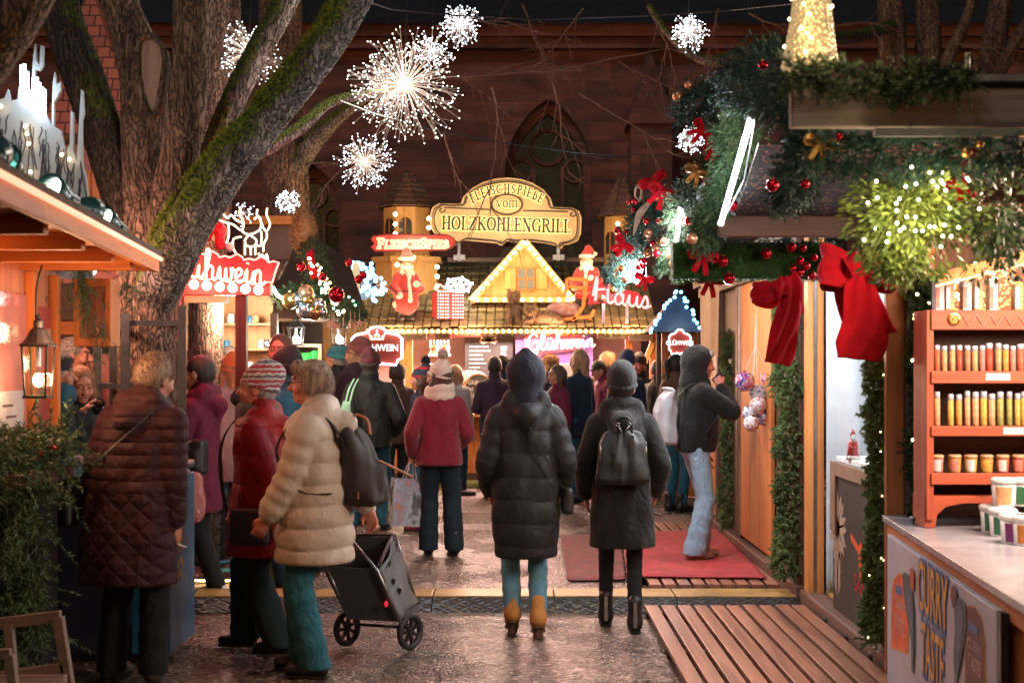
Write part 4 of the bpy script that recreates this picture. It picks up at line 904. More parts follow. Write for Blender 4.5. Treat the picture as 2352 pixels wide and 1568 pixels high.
def jar(x,y,z,r,h,mt_,label,group,band=None,name='spice_jar',cat='jar'):
 t=thing(name,label,cat,(x,y,z),group=group);k=MB();k.lathe((x,y,z),[(r*.84,0),(r*.86,.003),(r*.98,h*.80)],16);k.build('pot',mt_,t,True)
 k=MB();k.lathe((x,y,z+h*.80),[(r*1.06,0),(r*1.06,h*.12),(r*.98,h*.16),(r*.9,h*.19),(0.001,h*.19)],16);k.build('lid',WHITEP if name!='spice_jar' else PALEW,t,True)
 k=MB();ang=[R(-150+i*8) for i in range(11)];V=[(x+r*f_*math.cos(a),y+r*f_*math.sin(a),z+h*g_) for a in ang for f_,g_ in ((.885,.08),(.985,.70))];k.add(V,[(2*i,2*i+2,2*i+3,2*i+1) for i in range(10)]);k.build('label_sticker',band or PAPER,t,True);return t
x=x0+.065
for i in range(9):jar(x,YS+.05,zz['l3'],.030,.085,[SPC[5],SPC[1],SPC[3],SPC[1],SPC[7],SPC[0]][i%6],'small spice jar with pale lid on the lowest board of the red shelf','spice jars on the lowest board',[None,SPC[3],CAPM,SPC[5]][(i*3)%4]);x+=.076+(.008 if i==0 else 0)
for i,px in enumerate((2162,2186,2225,2252,2286,2345,2372)):
 t=thing('spice_box','white and pink spice box on top of the red shelf','box',(q_(px,0).x,YS+.05,zz['top']),group='spice boxes on top of the shelf');x_=q_(px,0).x;k=MB();k.span((x_-.021,YS+.02,zz['top']),(x_+.021,YS+.08,zz['top']+rs.uniform(.125,.15)));k.build('carton',SPC[6] if i%2 else PAPER,t,bevel=.003);k=MB();k.span((x_-.020,YS+.0175,zz['top']+.01),(x_-.002,YS+.0195,zz['top']+.11));k.build('printed_strip',SPC[5] if i%2==0 else CAPM,t)
TUBW=mat('white_tub',(.74,.74,.76),(.68,.68,.7),.35,8,bump=0)
bands=[mat('tub_'+n,c,None,.5,20,bump=0) for n,c in dict(purple=(.22,.02,.18),orange=(.65,.22,.04),green=(.03,.16,.07),peach=(.72,.36,.18),wine=(.30,.03,.06)).items()]
tubs=[(2282,1222,0,2,'white tub with a green foot, rearmost of the tubs on the counter'),(2303,1232,0,2,'white tub with a green foot squeezed behind the purple one'),(2330,1248,0,0,'white tub with purple wrapper at the front of the stack'),(2358,1252,0,1,'white tub with orange wrapper at the picture edge'),(2306,1152,1,3,'white tub with peach label standing on top of the other tubs'),(2352,1160,1,2,'white tub on top of the stack cut by the picture edge')]
for px,py,up_,bi,lab in tubs:
 Y_=.79*FPX/(py-PCY) if not up_ else.79*FPX/(1226-PCY);z_=.862+(.128 if up_ else 0);X_=(px-PCX)*Y_/FPX;jar(X_,Y_,z_,.062 if not up_ else.058,.13,TUBW,lab,'tubs stacked on the counter',bands[bi],'spice_tub','tub')
k=MB();c0=Vector((1.99,6.93,.862));k.lathe(c0,[(.045,0),(.055,.03),(.035,.035)],14);k.tube(smoothpts([c0+Vector((-.03,0,.03)),c0+Vector((.02,0,.05)),c0+Vector((.05,0,.11)),c0+Vector((.035,0,.19))],5),[.012]+[.02]*6+[.018]*6+[.012]*2+[.004],7);tag(k.build('carved_crescent',mat('black_stone',(.06,.06,.065),(.02,.02,.022),.35,20),smooth=True,loc=c0),'small black carved crescent on a dish beside the shelf foot','ornament')
PG=mat('poster_grey',(.46,.43,.48),(.40,.37,.42),.55,4,bump=0);PO=mat('poster_orange',(.82,.10,.015),None,.5,8,bump=0);PY=mat('poster_yellow',(.80,.38,.05),None,.5,8,bump=0);PB=mat('poster_blue',(.05,.12,.32),(.04,.09,.22),.5,8,bump=0);PM=mat('poster_maroon',(.14,.015,.035),None,.5,8,bump=0);PT=mat('poster_teal',(.03,.085,.09),(.015,.04,.05),.5,25,bump=0);PW=mat('poster_pale',(.70,.45,.40),None,.5,8,bump=0);PI=mat('poster_violet',(.10,.09,.22),(.04,.07,.12),.5,30,bump=0)
def upx(px):
 t=(px-PCX)/FPX;return (a_.x-t*a_.y)/(t*ud.y-ud.x)
po=thing('curry_poster','grey CURRY TASTE poster board hung on the orange counter front','poster',A(upx(2068),-.05,.4));u0,u1=upx(2067),upx(2331);PW_=u1-u0;ztop=.79
k=MB();hexbox(k,u0,u1,-.062,-.034,-.02,ztop);k.build('board',PG,po,bevel=.004)
k=MB();hexbox(k,u1+.002,u1+.05,-.060,-.034,-.02,ztop);k.build('board_edge',BLACKM,po)
OO=A(u0,-.0635,0)
def z5(x,y):px=(1900+x*.3871)*.91875;u=upx(px);return (u-u0,CAMZ-((1100+y*.3871)*.91875-PCY)*A(u,-.0635,0).y/FPX)
def pp(pts,mt_,nm,dz=0.):pts=[z5(*p) for p in pts];ar=sum(pts[q-1][0]*pts[q][1]-pts[q][0]*pts[q-1][1] for q in range(len(pts)));k=MB();k.prism(pts if ar>0 else pts[::-1],OO-nu*dz,ud,(0,0,1),-.0012);k.build(nm,mt_,po)
def grown(pts,d):c=(sum(p[0] for p in pts)/len(pts),sum(p[1] for p in pts)/len(pts));return [(c[0]+(p[0]-c[0])*(1+d),c[1]+(p[1]-c[1])*(1+d*.35)) for p in pts]
def ptext(w_,x0,x1,yc,hh,mt_,dz,bo=0.):a,c=z5(x0,yc),z5(x1,yc);t=z5((x0+x1)/2,yc-hh/2)[1]-z5((x0+x1)/2,yc+hh/2)[1];text(w_,t*1.37,OO+ud*((a[0]+c[0])/2)+Vector((0,0,(a[1]+c[1])/2))-nu*dz,ud,(0,0,1),'',mt_,po,.001,sx=(c[0]-a[0])/(t*1.37*.66*len(w_)),bold=bo)
bag1=[(938,1330),(942,980),(955,900),(985,862),(1015,872),(1032,940),(1050,1080),(1045,1370)];bag2=[(1440,1640),(1440,1260),(1450,1100),(1468,1066),(1505,1080),(1545,1150),(1565,1300),(1572,1680)]
for bg1,mt_,bd1,tx in ((bag1,PO,[(968,930),(1010,945),(1010,1000),(968,985)],(955,1035,1065,1195)),(bag2,PM,[(1465,1170),(1530,1205),(1530,1260),(1465,1225)],(1455,1555,1335,1455))):pp(grown(bg1,.10),PY,'bag_outline');pp(bg1,mt_,'bag_front',.0015);pp(bd1,PB,'bag_badge',.003);ptext('CURRY',tx[0],tx[1],tx[2],70,PW,.003);ptext('TASTE',tx[0],tx[1],tx[3],100,PW,.003)
pp([(1015,870),(1030,850),(1055,870),(1080,960),(1095,1100),(1098,1300),(1090,1510),(1078,1480),(1075,1300),(1050,1150),(1025,1000)],PT,'pepper',.004);pp([(1050,960),(1075,1010),(1090,1150),(1088,1330),(1070,1240),(1055,1080)],PI,'pepper_leaf',.0055);pp([(1068,830),(1085,820),(1098,880),(1095,980),(1080,960),(1068,900)],PO,'pepper_tip',.0055)
pp([(1365,1040),(1385,1010),(1420,1025),(1450,1070),(1455,1200),(1430,1350),(1400,1500),(1375,1600),(1365,1400),(1375,1200)],PT,'pepper',.004);pp([(1390,1080),(1420,1060),(1440,1150),(1420,1330),(1395,1440),(1385,1250)],PI,'pepper_leaf',.0055);pp([(1350,950),(1370,935),(1390,990),(1380,1060),(1360,1080),(1350,1010)],PM,'pepper_tip',.0055)
for w_,x0_,x1_,yc_ in (('CURRY',1118,1325,1010),('TASTE',1132,1312,1410)):ptext(w_,x0_-3,x1_-3,yc_+6,345,PB,.002,.022);ptext(w_,x0_,x1_,yc_,335,PY,.004,.003)
# ============================= right row: the white-curtained stall and its neighbour
XF=1.97
sb=thing('curtained_stall','orange stall with a white curtain and bright lamp behind the red bows','stall',(XF,8.4,0))
k=MB();k.span((XF-.01,9.42,0),(XF+.03,9.55,2.6));k.span((XF+.048,9.42,0),(XF+.098,9.56,2.6));k.build('jamb',wood('light_orange_wood',(.64,.25,.075),(.48,.16,.045),2,4),sb,bevel=.004)
k=MB();k.span((XF+.031,9.415,0),(XF+.047,9.43,2.6));k.build('metal_track',METAL,sb)
k=MB();k.span((XF-.03,5.3,-.01),(XF+.10,9.6,.12));k.build('sill',wood('brown_sill',(.17,.085,.06),(.08,.04,.03),1,4,.5,.5),sb,bevel=.012)
for y_ in (7.7,8.25,8.8):k=MB();k.sphere((XF-.032,y_,.06),.035,10,6,(.2,1.3,.6));k.build('sill_hole',BLACKM,sb)
k=MB()
for i in range(9):k.span((XF+.105,5.3+i*.47,.1),(XF+.36,5.3+i*.47+.465,.127))
k.build('yellow_plank',YELL,sb,bevel=.003)
CURT=mat('white_tarp',(.58,.62,.67),(.48,.52,.57),.55,2.5,bump=.25,bscale=6,dist=.05)
k=MB();V=[];n_,m_=40,16
for i in range(n_):
 for j in range(m_):
  u,v=i/(n_-1),j/(m_-1);x_=XF+.10+1.4*u;fold=.09*math.sin(u*26+v*2.2)*(1-.55*v)+.05*math.sin(u*9-v*3);V.append((x_,9.36+fold*.7-.14*v*u,.1+2.05*v-.10*(1-v)*0))
k.add(V,[(i*m_+j,(i+1)*m_+j,(i+1)*m_+j+1,i*m_+j+1) for i in range(n_-1) for j in range(m_-1)]);solidify(k.build('curtain',CURT,sb,True),.003)
k=MB();k.span((3.4,7.35,0),(3.44,9.6,2.6));k.build('back_wall',WHITEP,sb)
k=MB();k.span((1.1,7.7,2.62),(3.44,9.7,2.68));k.build('roof',mat('roof_felt',(.1,.1,.1)),sb)
k=MB();k.span((XF+.06,7.42,1.035),(XF+.62,8.9,1.06));k.build('counter_shelf',WHITEP,sb)
bd=thing('painted_board','dark brown board with a pale snow star and red SANTA CLAUS lettering under the counter','sign board',(XF+.04,8.15,.12));BRD=mat('dark_brown_board',(.03,.018,.014),(.02,.012,.010),.6,9,bump=.1);FRB=mat('pale_brown_frame',(.26,.15,.09),(.18,.10,.06),.55,8)
k=MB();k.span((XF+.03,7.45,.128),(XF+.055,8.86,1.03));k.build('panel',BRD,bd)
k=MB();k.span((XF+.012,7.45,.95),(XF+.0295,8.74,1.034));k.span((XF+.012,8.742,.6),(XF+.0295,8.87,1.034));k.build('frame',FRB,bd,bevel=.003)
STAR=mat('painted_pale',(.42,.28,.20),None,.6,9,bump=0);XS=XF+.0285
k=MB()
for j in range(8):
 a=j*math.pi/4+.2
 for q in (-.22,.22):k.prism([(0,-.012),(.16,-.03),(.23,0),(.16,.03),(0,.012)],(XS,8.73,.63),(0,-math.cos(a+q*.7),math.sin(a+q*.7)),(0,math.sin(a+q*.7),math.cos(a+q*.7)),.002)
for z_ in (.22,.30,.38):
 for q in (-1,1):k.prism([(0,-.01),(.09,-.035),(.14,0),(.09,.03)],(XS,8.73,z_),(0,q*.5,.86),(0,-q*.86,.5),.002)
k.build('snow_star',STAR,bd)
k=MB();k.prism([(0,0),(.18,-.05),(.26,-.02),(.30,-.16),(.22,-.24),(.17,-.09),(0,-.04)],(XS-.001,8.38,.64),(0,-1,0),(0,0,1),-.002);k.build('red_stroke',PO,bd)
text('SANTA',.15,(XS-.001,8.08,.36),(0,-1,0),(0,0,1),'',mat('red_letters',(.62,.03,.03),None,.5,9,bump=0),bd,.001,sx=.9);text('CLAUS',.15,(XS-.001,7.72,.20),(0,-1,0),(0,0,1),'',MATS['red_letters'],bd,.001,sx=.9)
fg=thing('porcelain_figure','small red and white porcelain winter figure on the white counter','figurine',(2.05,8.55,1.06));PORC=mat('porcelain',(.7,.66,.64),None,.2,9,bump=0);PRED=mat('red_glaze',(.48,.05,.05),None,.25,9,bump=0)
k=MB();k.lathe((2.05,8.55,1.06),[(.042,0),(.045,.02),(.036,.025)],14);k.build('base',PORC,fg,True);k=MB();k.lathe((2.05,8.55,1.085),[(.036,0),(.03,.05),(.026,.08),(.014,.10)],12);k.tube([(2.02,8.53,1.16),(2.03,8.51,1.13),(2.06,8.51,1.14)],.009,6);k.build('robe',PRED,fg,True);k=MB();k.sphere((2.05,8.545,1.20),.017,10,8);k.sphere((2.05,8.53,1.185),.013,8,6,(1,1,1.5));k.build('bearded_head',PORC,fg,True);k=MB();k.lathe((2.05,8.55,1.205),[(.018,0),(.012,.02),(.003,.04)],10);k.build('cap',PRED,fg,True)
scs=thing('closed_stall','closed orange plank stall between two fir garlands','stall',(XF,11.6,0));LOW=MATS['light_orange_wood']
k=MB()
for i,(y0,y1) in enumerate(((10.82,11.3),(11.304,11.8),(11.804,12.26))):k.span((XF,y0,.16),(XF+.03,y1,2.35))
k.build('shutter',WOODO,scs,bevel=.004)
k=MB();k.span((XF-.02,12.30,0),(XF+.04,12.42,2.5));k.span((XF-.02,9.66,0),(XF+.04,9.80,2.5));k.span((XF-.02,13.5,0),(XF+.04,13.62,2.5));k.span((XF-.02,14.58,0),(XF+.04,14.66,2.5));k.build('post',WOODD,scs,bevel=.004)
k=MB();k.span((XF-.015,12.262,.1),(XF-.0,12.28,2.5));k.span((XF-.015,13.66,.1),(XF-.0,13.68,2.5));k.build('metal_track',METAL,scs)
k=MB()
for i in range(2):k.span((XF,13.7+i*.44,.16),(XF+.03,13.7+i*.44+.436,2.35))
k.build('plank_wall',LOW,scs)
k=MB();k.span((XF-.05,9.62,2.3),(XF+.05,14.66,2.52));k.build('lintel',WOODDX,scs,bevel=.004)
k=MB();k.span((XF-.05,9.62,-.01),(XF+.12,14.66,.13));k.build('sill',MATS['brown_sill'],scs,bevel=.01)
k=MB();k.span((XF+.04,9.66,0),(XF+.07,13.6,2.4));k.build('inner_wall',WOODD,scs)
k=MB();k.add([(1.88,9.85,2.53),(3.4,9.85,2.9),(3.4,14.7,2.9),(1.88,14.7,2.53)],[(0,1,2,3)]);solidify(k.build('roof',BLACKP,scs),.05)
k=MB();k.span((1.87,9.82,2.4),(1.915,14.7,2.58));k.build('fascia',wood('dark_fascia',(.008,.010,.018),(.005,.006,.010),1,4),scs)
for y_,z_ in ((11.35,2.2),):
 k=MB();k.prism([(-.075,-.28),(.075,-.36),(.085,.25),(.04,.40),(-.06,.38),(-.08,.2)],(XF-.22,12.6,2.05),(1,0,0),(0,0,1),.02);k.build('carved_board',PALEW,scs)
tv=thing('turf_valance','long green grassy valance hung with red balls above the closed stall','valance',P(1720,600,8.2));k=MB();x0v,x1v=P(1546,0,8.2).x,P(1915,0,8.2).x;zt_,zb_=P(0,556,8.2).z,P(0,640,8.2).z;k.span((x0v,8.2,zb_),(x1v,8.34,zt_));k.build('board',mat('turf_base',(.02,.055,.015)),tv)
rg=np.random.default_rng(9);n_=15000;px_=rg.uniform(x0v,x1v,n_);pz_=rg.uniform(zb_-.01,zt_,n_);fur_strands('turf',np.stack([px_,np.full(n_,8.2),pz_],1),np.tile([0,-1.,-.3],(n_,1)),n_,.035,.0022,mat('turf_blades',(.10,.25,.06),(.035,.11,.025),.6,6,bump=0),tv,.35,.55)
garland('fir_garland','thin dark fir rope along the top of the green valance','garland',[P(1640,545,8.15),P(1760,550,8.15),P(1915,548,8.15)],.045,240,FIRR,.07,26,.02,seed=31)
for lab,px,top,bot,Y_,rad,mt,se in (('thick light fir garland hanging beside the white curtain, left of the open stall',1812,705,1318,9.75,.115,FIRL,1),('narrow fir garland hanging behind the woman with the mug',1678,765,1222,13.0,.12,FIRL,2),('dense fir garland with tiny lights under the largest red bow',2010,835,1470,7.5,.085,FIRL,3),('fir garland with warm bulbs on the wall beside the spice shelf',2118,640,1190,7.2,.06,FIRR,4)):
 a=P(px,top,Y_);c=P(px,bot,Y_);c.z=max(c.z,.12);rad*=1.25 if se!=3 else.95
 g=garland('fir_garland',lab,'garland',[a,(a+c)/2+Vector((.015,0,0)),c],rad,950,mt,.075,44,.028,.0036,seed=se)
 if se in (3,4):bulbs(g,[a.lerp(c,random.random())+Vector((random.uniform(-.07,.07),-random.uniform(.05,.09),0)) for _ in range(12 if se==3 else 22)],.004 if se==3 else.008,BULB)
PNT=[]
for i,(c1,c2,c3) in enumerate((((.55,.12,.22),(.62,.6,.62),(.10,.05,.20)),((.66,.66,.68),(.05,.14,.35),(.60,.62,.66)),((.70,.68,.68),(.45,.06,.08),(.65,.64,.66)),((.60,.10,.14),(.70,.65,.62),(.2,.25,.4)))):
 m,nt,b=newmat('painted_ball');vo=nd(nt,'ShaderNodeTexVoronoi',i_Scale=3.4+i*.4);nt.links.new(coords(nt),vo.inputs[0]);s_c=nd(nt,'ShaderNodeSeparateColor');nt.links.new(vo.outputs['Color'],s_c.inputs[0]);nt.links.new(ramp(nt,s_c.outputs[0],[(.3,c1),(.45,c2),(.75,c3)]),b.inputs['Base Color']);b.inputs['Roughness'].default_value=.12;PNT.append(m)
for i,(px,py,r_,mi) in enumerate(((1711,876,23,0),(1742,903,21,1),(1765,870,17,0),(1742,929,19,2),(1722,948,18,1),(1757,957,21,3),(1726,972,19,2))):
 c=P(px,py,11.0+.05*(i%3));bauble(c,r_*11/FPX,PNT[mi],['pink patterned glass ball at the left of the hanging cluster','blue and white patterned ball in the middle of the hanging cluster','purple ball half hidden in the fir at the cluster top','white ball with red figures in the cluster middle','pale blue ball at the lower left of the cluster','red and white ball at the right of the cluster','white painted ball hanging lowest in the cluster'][i],'painted balls hung on strings','glass ball')
 k=MB();k.tube([c+Vector((0,0,r_*11/FPX)),P(1735+(px-1735)*.1,800,11.05),P(1737,700,11.1)],.0016,4);tag(k.build('string',WHITEP),'thin white string holding a painted glass ball before the orange planks','string','strings of the painted balls')
def bigbow(label,Y_,pieces,loc):
 t=thing('velvet_bow',label,'bow',P(*loc,Y_))
 for nm,pts,wid,wdir,fold,nf in pieces:
  k=MB();pts=smoothpts([P(x_,y_,Y_+dy) for x_,y_,dy in pts],6);wd_=list(np.interp(np.linspace(0,1,len(pts)),np.linspace(0,1,len(wid)),[w_*Y_/FPX for w_ in wid]));strip(k,pts,wd_,Vector(wdir),fold,nf,17);o=solidify(k.build(nm,RIBBON,t,True),.004)
 return t
bigbow('largest red velvet bow hanging at the front corner of the white stall',7.28,[
('tail',[(1985,590,-.04),(1976,660,-.08),(1985,740,-.07),(1980,790,-.05),(1974,826,-.04)],(64,84,118,132,120),(1,.25,.35),.014,2.6),
('tail',[(1960,590,0),(1962,660,-.02),(1985,730,.0),(2010,778,.02)],(64,92,112,122),(1,-.5,-.3),.014,2.4),
('loop',[(1972,618,-.02),(1930,614,-.10),(1889,606,-.09),(1890,620,0),(1935,628,.04),(1970,620,.02)],(46,92,96,96,84,40),(.12,.1,1),.012,1.7),
('loop',[(1975,614,-.02),(2008,606,-.11),(2040,618,-.08),(2036,636,0),(2005,634,.04),(1978,620,.02)],(44,70,84,80,60,36),(-.15,.1,1),.012,1.6),
('knot',[(1955,585,-.10),(1972,600,-.13),(1978,632,-.11)],(50,58,50),(1,.2,0),.02,1)],(1970,610))
bigbow('second red velvet bow with one long tail beside the light fir garland',8.1,[
('tail',[(1800,650,-.03),(1812,700,-.07),(1803,760,-.08),(1794,800,-.05),(1786,836,-.04)],(40,60,74,78,74),(1,.3,.45),.012,2.3),
('loop',[(1798,668,-.02),(1762,670,-.09),(1729,668,-.08),(1732,678,0),(1768,684,.04),(1798,674,.02)],(24,52,40,40,52,24),(.15,.1,1),.008,1.5),
('loop',[(1796,655,-.02),(1808,636,-.10),(1824,660,-.08),(1829,722,-.03),(1818,700,.03),(1800,662,.02)],(24,34,44,40,34,24),(1,.2,.25),.008,1.5),
('knot',[(1786,640,-.10),(1796,655,-.12),(1800,680,-.10)],(30,36,30),(1,.2,0),.014,1)],(1797,655))
SWG=[('fir_swag','dark fir swag with copper balls at the far end of the right roofs',[(1408,655,10.6),(1432,600,10.5),(1470,530,10.3),(1500,468,10.1)],[.13,.17,.16,.10],FIRB,51),
('fir_swag','dense fir swag with red balls beside the middle white light tube',[(1535,620,9.0),(1560,560,8.9),(1590,470,8.7),(1610,400,8.5),(1650,370,8.4)],[.10,.15,.19,.17,.10],FIRR,52),
('fir_swag','bushy fir tuft against the church behind the red bows',[(1570,262,8.4),(1600,235,8.3),(1650,215,8.1),(1680,300,8.0)],[.10,.13,.12,.09],FIRB,53),
('fir_swag','blurred blue green fir swag at the left end of the near roof',[(1690,190,6.4),(1740,175,6.1),(1800,190,5.7),(1835,260,5.5),(1846,330,5.4),(1838,400,5.5),(1800,445,5.8)],[.14,.18,.17,.15,.11,.08,.05],FIRB,54),
('fir_swag','fir swag hanging down along the longest white light tube',[(1700,230,6.9),(1690,320,7.1),(1670,400,7.4),(1640,480,7.7),(1610,560,8.0)],[.12,.13,.11,.10,.06],FIR,55),
('fir_swag','flat fir garland lying along the top of the near roof board',[(1815,168,4.85),(1920,178,4.85),(2030,186,4.85),(2130,182,4.85),(2215,176,4.85)],[.05,.055,.06,.055,.03],FIRR,56),
('fir_swag','dark fir garland hanging under the near roof rail',[(1870,345,5.2),(1990,352,5.1),(2130,345,5.0),(2260,350,4.95),(2370,345,4.9)],[.07,.085,.085,.08,.07],FIRB,57)]
for nm,lab,pts,rad,mt,se in SWG:garland(nm,lab,'garland',[P(*p) for p in pts],rad,820 if se<56 else 560,mt,.11,38,.03,.002,seed=se,down=.15)
def scatter(path,n,r0,off):
 pts=resample([P(*p) for p in path],.04);return [random.choice(pts)+Vector((random.uniform(-off,off),-random.uniform(.5,1.1)*off-.03,random.uniform(-off,off))) for _ in range(n)]
random.seed(21)
for se,n,mats_,ro in ((0,9,(COPB,GOLDB),.030),(0,16,(REDB,),.022),(1,9,(REDB,GOLDB,COPB),.028),(2,2,(COPB,),.03),(3,4,(GOLDB,REDB),.022),(4,4,(REDB,COPB),.028),(6,5,(REDB,GOLDB),.017)):
 for p in scatter(SWG[se][2],n,0,SWG[se][3][1]*.85):
  mt=random.choice(mats_);nm_={'red_glass_ball':'shiny red','gold_ball':'matt gold','copper_ball':'copper'}[mt.name];bauble(p,ro*random.uniform(.8,1.25),mt,'%s bauble in the %s'%(nm_,' '.join(SWG[se][1].split()[:11]).replace(' with copper balls','').replace(' with red balls','')),'baubles in the right roof swags')
for px,py,r_ in ((1660,600,14),(1760,583,13),(1818,568,12),(1844,570,9),(1838,600,10),(1852,612,10),(1838,626,10),(1822,616,9),(1870,592,9),(1866,634,10),(1675,640,14)):bauble(P(px,py,8.1),r_*8.1/FPX,REDB,'shiny red bauble on the green grassy valance','red baubles on the green valance')
for c,s_,rot,lab in (((1615,590,8.05),.085,.2,'red bow with two tails at the left of the green valance'),((1500,415,9.8),.10,-.5,'red bow highest on the outer side of the swags'),((1520,440,9.6),.10,.5,'tilted red bow next to the wire star'),((1612,300,7.9),.07,1.0,'red bow on twigs left of the longest light tube'),((1640,345,7.9),.06,.3,'small red bow between twig and light tube'),((1432,560,10.2),.08,.8,'red bow on the outermost dark swag'),((1480,640,10.3),.07,.3,'red bow low beside the shortest light tube'),((1630,645,8.3),.08,.1,'red bow half hidden under the green valance'),((2222,345,5.0),.055,.7,'blurred red bow under the near roof rail'),((2205,415,5.05),.06,-.4,'blurred red bow right of the mistletoe bunch'),((1795,420,6.0),.03,.2,'tiny pale red ribbon before the speckled net')):
 bow(lab,P(*c),s_,rot=rot)
for c,s_,rot,lab in (((1600,395,8.2),.07,.4,'folded gold ribbon on the dense swag'),((1558,590,8.8),.06,1.2,'gold ribbon beside the middle light tube'),((1640,410,8.1),.06,-.8,'pale gold ribbon below the twig bow'),((1690,250,7.0),.05,.1,'gold ribbon at the top of the longest light tube'),((1885,330,5.15),.06,.2,'broad gold ribbon under the near roof board')):bow(lab,P(*c),s_,GOLDR,rot)
TUBEL=glow('white_tube_lamp',(.93,.96,1),9)
for lab,p0,p1 in (('longest white light tube slanting down from the near roof',(1726,268,6.2),(1656,512,7.4)),('middle white light tube in the fir swags',(1564,478,8.6),(1546,608,9.0)),('shortest white light tube low on the outermost swag',(1477,606,10.4),(1464,648,10.6))):
 t=thing('light_tube',lab,'tube light',P(*p0));a,c=P(*p0),P(*p1);d=(c-a).normalized();k=MB();k.tube([a,c],.014,10);k.build('tube',TUBEL,t,True)
 for q in (a-d*.02,c):k=MB();k.tube([q,q+d*.02],.018,10);k.build('end_cap',METAL,t)
 k=MB();k.tube([a+Vector((.02,.02,0)),a.lerp(c,.5)+Vector((.05,.03,-.02)),c+Vector((.035,.02,.05))],.004,5);k.build('lead',mat('white_lead',(.5,.52,.56)),t)
 Y_T=p0[2]
 for q in (.25,.75):lamp('POINT',a.lerp(c,q)+Vector((-.05,-.06,0)),(5 if Y_T<7 else 14) if Y_T<10 else 26,(.9,.95,1),.08,parent=t)
k=MB();c0=P(1467,470,10)
for j in range(9):a=.5+j*.09;k.tube(smoothpts([P(1455,540,10),P(1462+j*2,490,10),P(1490+j*5,462-j*5,10)],3),.004,4)
for rr_,cx_,cz_ in ((12,1466,444),(9,1466,444),(7,1474,487)):k.tube([P(cx_+rr_*.7*math.cos(a),cz_+rr_*1.6*math.sin(a),10) for a in [2*math.pi*i/14 for i in range(14)]],.004,4,closed=True)
tag(k.build('wire_star',mat('pale_wire',(.5,.38,.28),None,.4,9,metal=.3)),'pale bent wire star tied to the swag above the far tower','ornament')
cn=thing('light_cone','glowing tinsel cone of warm lights standing on the near roof','light cone',P(1864,158,5.1));k=MB();cb=P(1864,158,5.1);k.lathe(cb,[(.098,0),(.094,.04),(.081,.13),(.066,.25),(.052,.36),(.03,.52),(.003,.68)],26);V=[]
for v in k.v:
 v=Vector(v);d=Vector((v.x-cb.x,v.y-cb.y,0));V.append(v+d*.25*mnoise.noise(v*38))
k.v=V;m,nt,b=newmat('tinsel_mesh');vo=nd(nt,'ShaderNodeTexVoronoi',i_Scale=60);nt.links.new(coords(nt),vo.inputs[0]);nt.links.new(ramp(nt,vo.outputs[0],[(.1,(.75,.58,.34)),(.6,(.35,.24,.12))]),b.inputs['Base Color']);b.inputs['Metallic'].default_value=.5;b.inputs['Roughness'].default_value=.3;bumpit(nt,b,vo.outputs[0],.8,.02)
b.inputs['Emission Color'].default_value=(1,.72,.34,1);b.inputs['Emission Strength'].default_value=.22;m.cycles.emission_sampling='NONE'
k.build('tinsel_cone',m,cn,True);bulbs(cn,[cb+Vector((math.cos(a)*r_,math.sin(a)*r_,h)) for a,h,r_ in [(random.uniform(0,6.3),h,.102*(1-h/.72)+.006) for h in np.linspace(.02,.6,60)]],.0065,BULB)
lamp('POINT',cb+Vector((-.02,-.3,.08)),3.5,(1,.75,.4),.12)
MIST=mat('mistletoe_leaf',(.32,.38,.08),(.12,.17,.035),.5,9,bump=0);mtle=thing('mistletoe_bunch','big hanging bunch of yellow green mistletoe with small lights','mistletoe',P(2110,470,5.15))
def leaves(name,n,cx,cy_,w_,h_,Y_,mt,par,se,L=.034):
 r=np.random.default_rng(se);u=r.normal(0,.42,(n,3));u=u/np.maximum(1,np.linalg.norm(u,axis=1))[:,None];c=np.array(list(P(cx,cy_,Y_)));p=c+u*np.array([w_*Y_/FPX,.20,h_*Y_/FPX]);nz=np.array([mnoise.noise(Vector(q*7)) for q in p]);p=p[nz>-.12];n=len(p);d=(p-c)*1.2+r.normal(0,.09,(n,3));d[:,2]-=.10;d/=np.linalg.norm(d,axis=1)[:,None];sd=np.cross(d,r.normal(0,1,(n,3)));sd/=np.linalg.norm(sd,axis=1)[:,None];l=L*r.uniform(.7,1.3,(n,1));w2=l*.17
 V=np.stack([p,p+d*l*.6-sd*w2,p+d*l,p+d*l*.6+sd*w2],1).reshape(-1,3);return rawmesh(name,V,np.arange(len(V)).reshape(-1,4),mt,par)
leaves('foliage',6500,2110,500,165,140,5.15,MIST,mtle,3);leaves('hanging_sprays',1500,2285,500,90,150,5.0,mat('dark_mistletoe',(.07,.10,.035),(.03,.05,.02),.5,9,bump=0),mtle,4,.04);leaves('lower_sprays',900,2075,610,85,50,5.15,MIST,mtle,5)
k=MB();rg2=random.Random(8)
for j in range(60):a=P(2110,420,5.15);e=a+Vector((rg2.uniform(-.24,.24),rg2.uniform(-.15,.15),rg2.uniform(-.30,.10)));k.tube([a,(a+e)/2+Vector((0,0,.03)),e],.0022,4)
k.build('twigs',mat('green_twig',(.16,.18,.05)),mtle);bulbs(mtle,[P(rg2.gauss(2110,62),rg2.gauss(485,55),5.15-rg2.uniform(.12,.22)) for _ in range(40)],.0062,glow('soft_bulb',(1,.84,.50),6))
lamp('POINT',P(2110,480,4.85),4.5,(1,.86,.50),.12)
rgw=thing('light_ring','arched ring of warm lights against copper glitter above the shelf','light ring',P(2240,690,7.0));k=MB();k.tube([P(2240+46*math.cos(a),662-50*math.sin(a),7.0) for a in [math.pi*(-.15+1.3*i/24) for i in range(25)]],.02,7);k.build('ring',mat('copper_tinsel',(.5,.22,.07),None,.3,60,metal=.7,bump=.8),rgw,True)
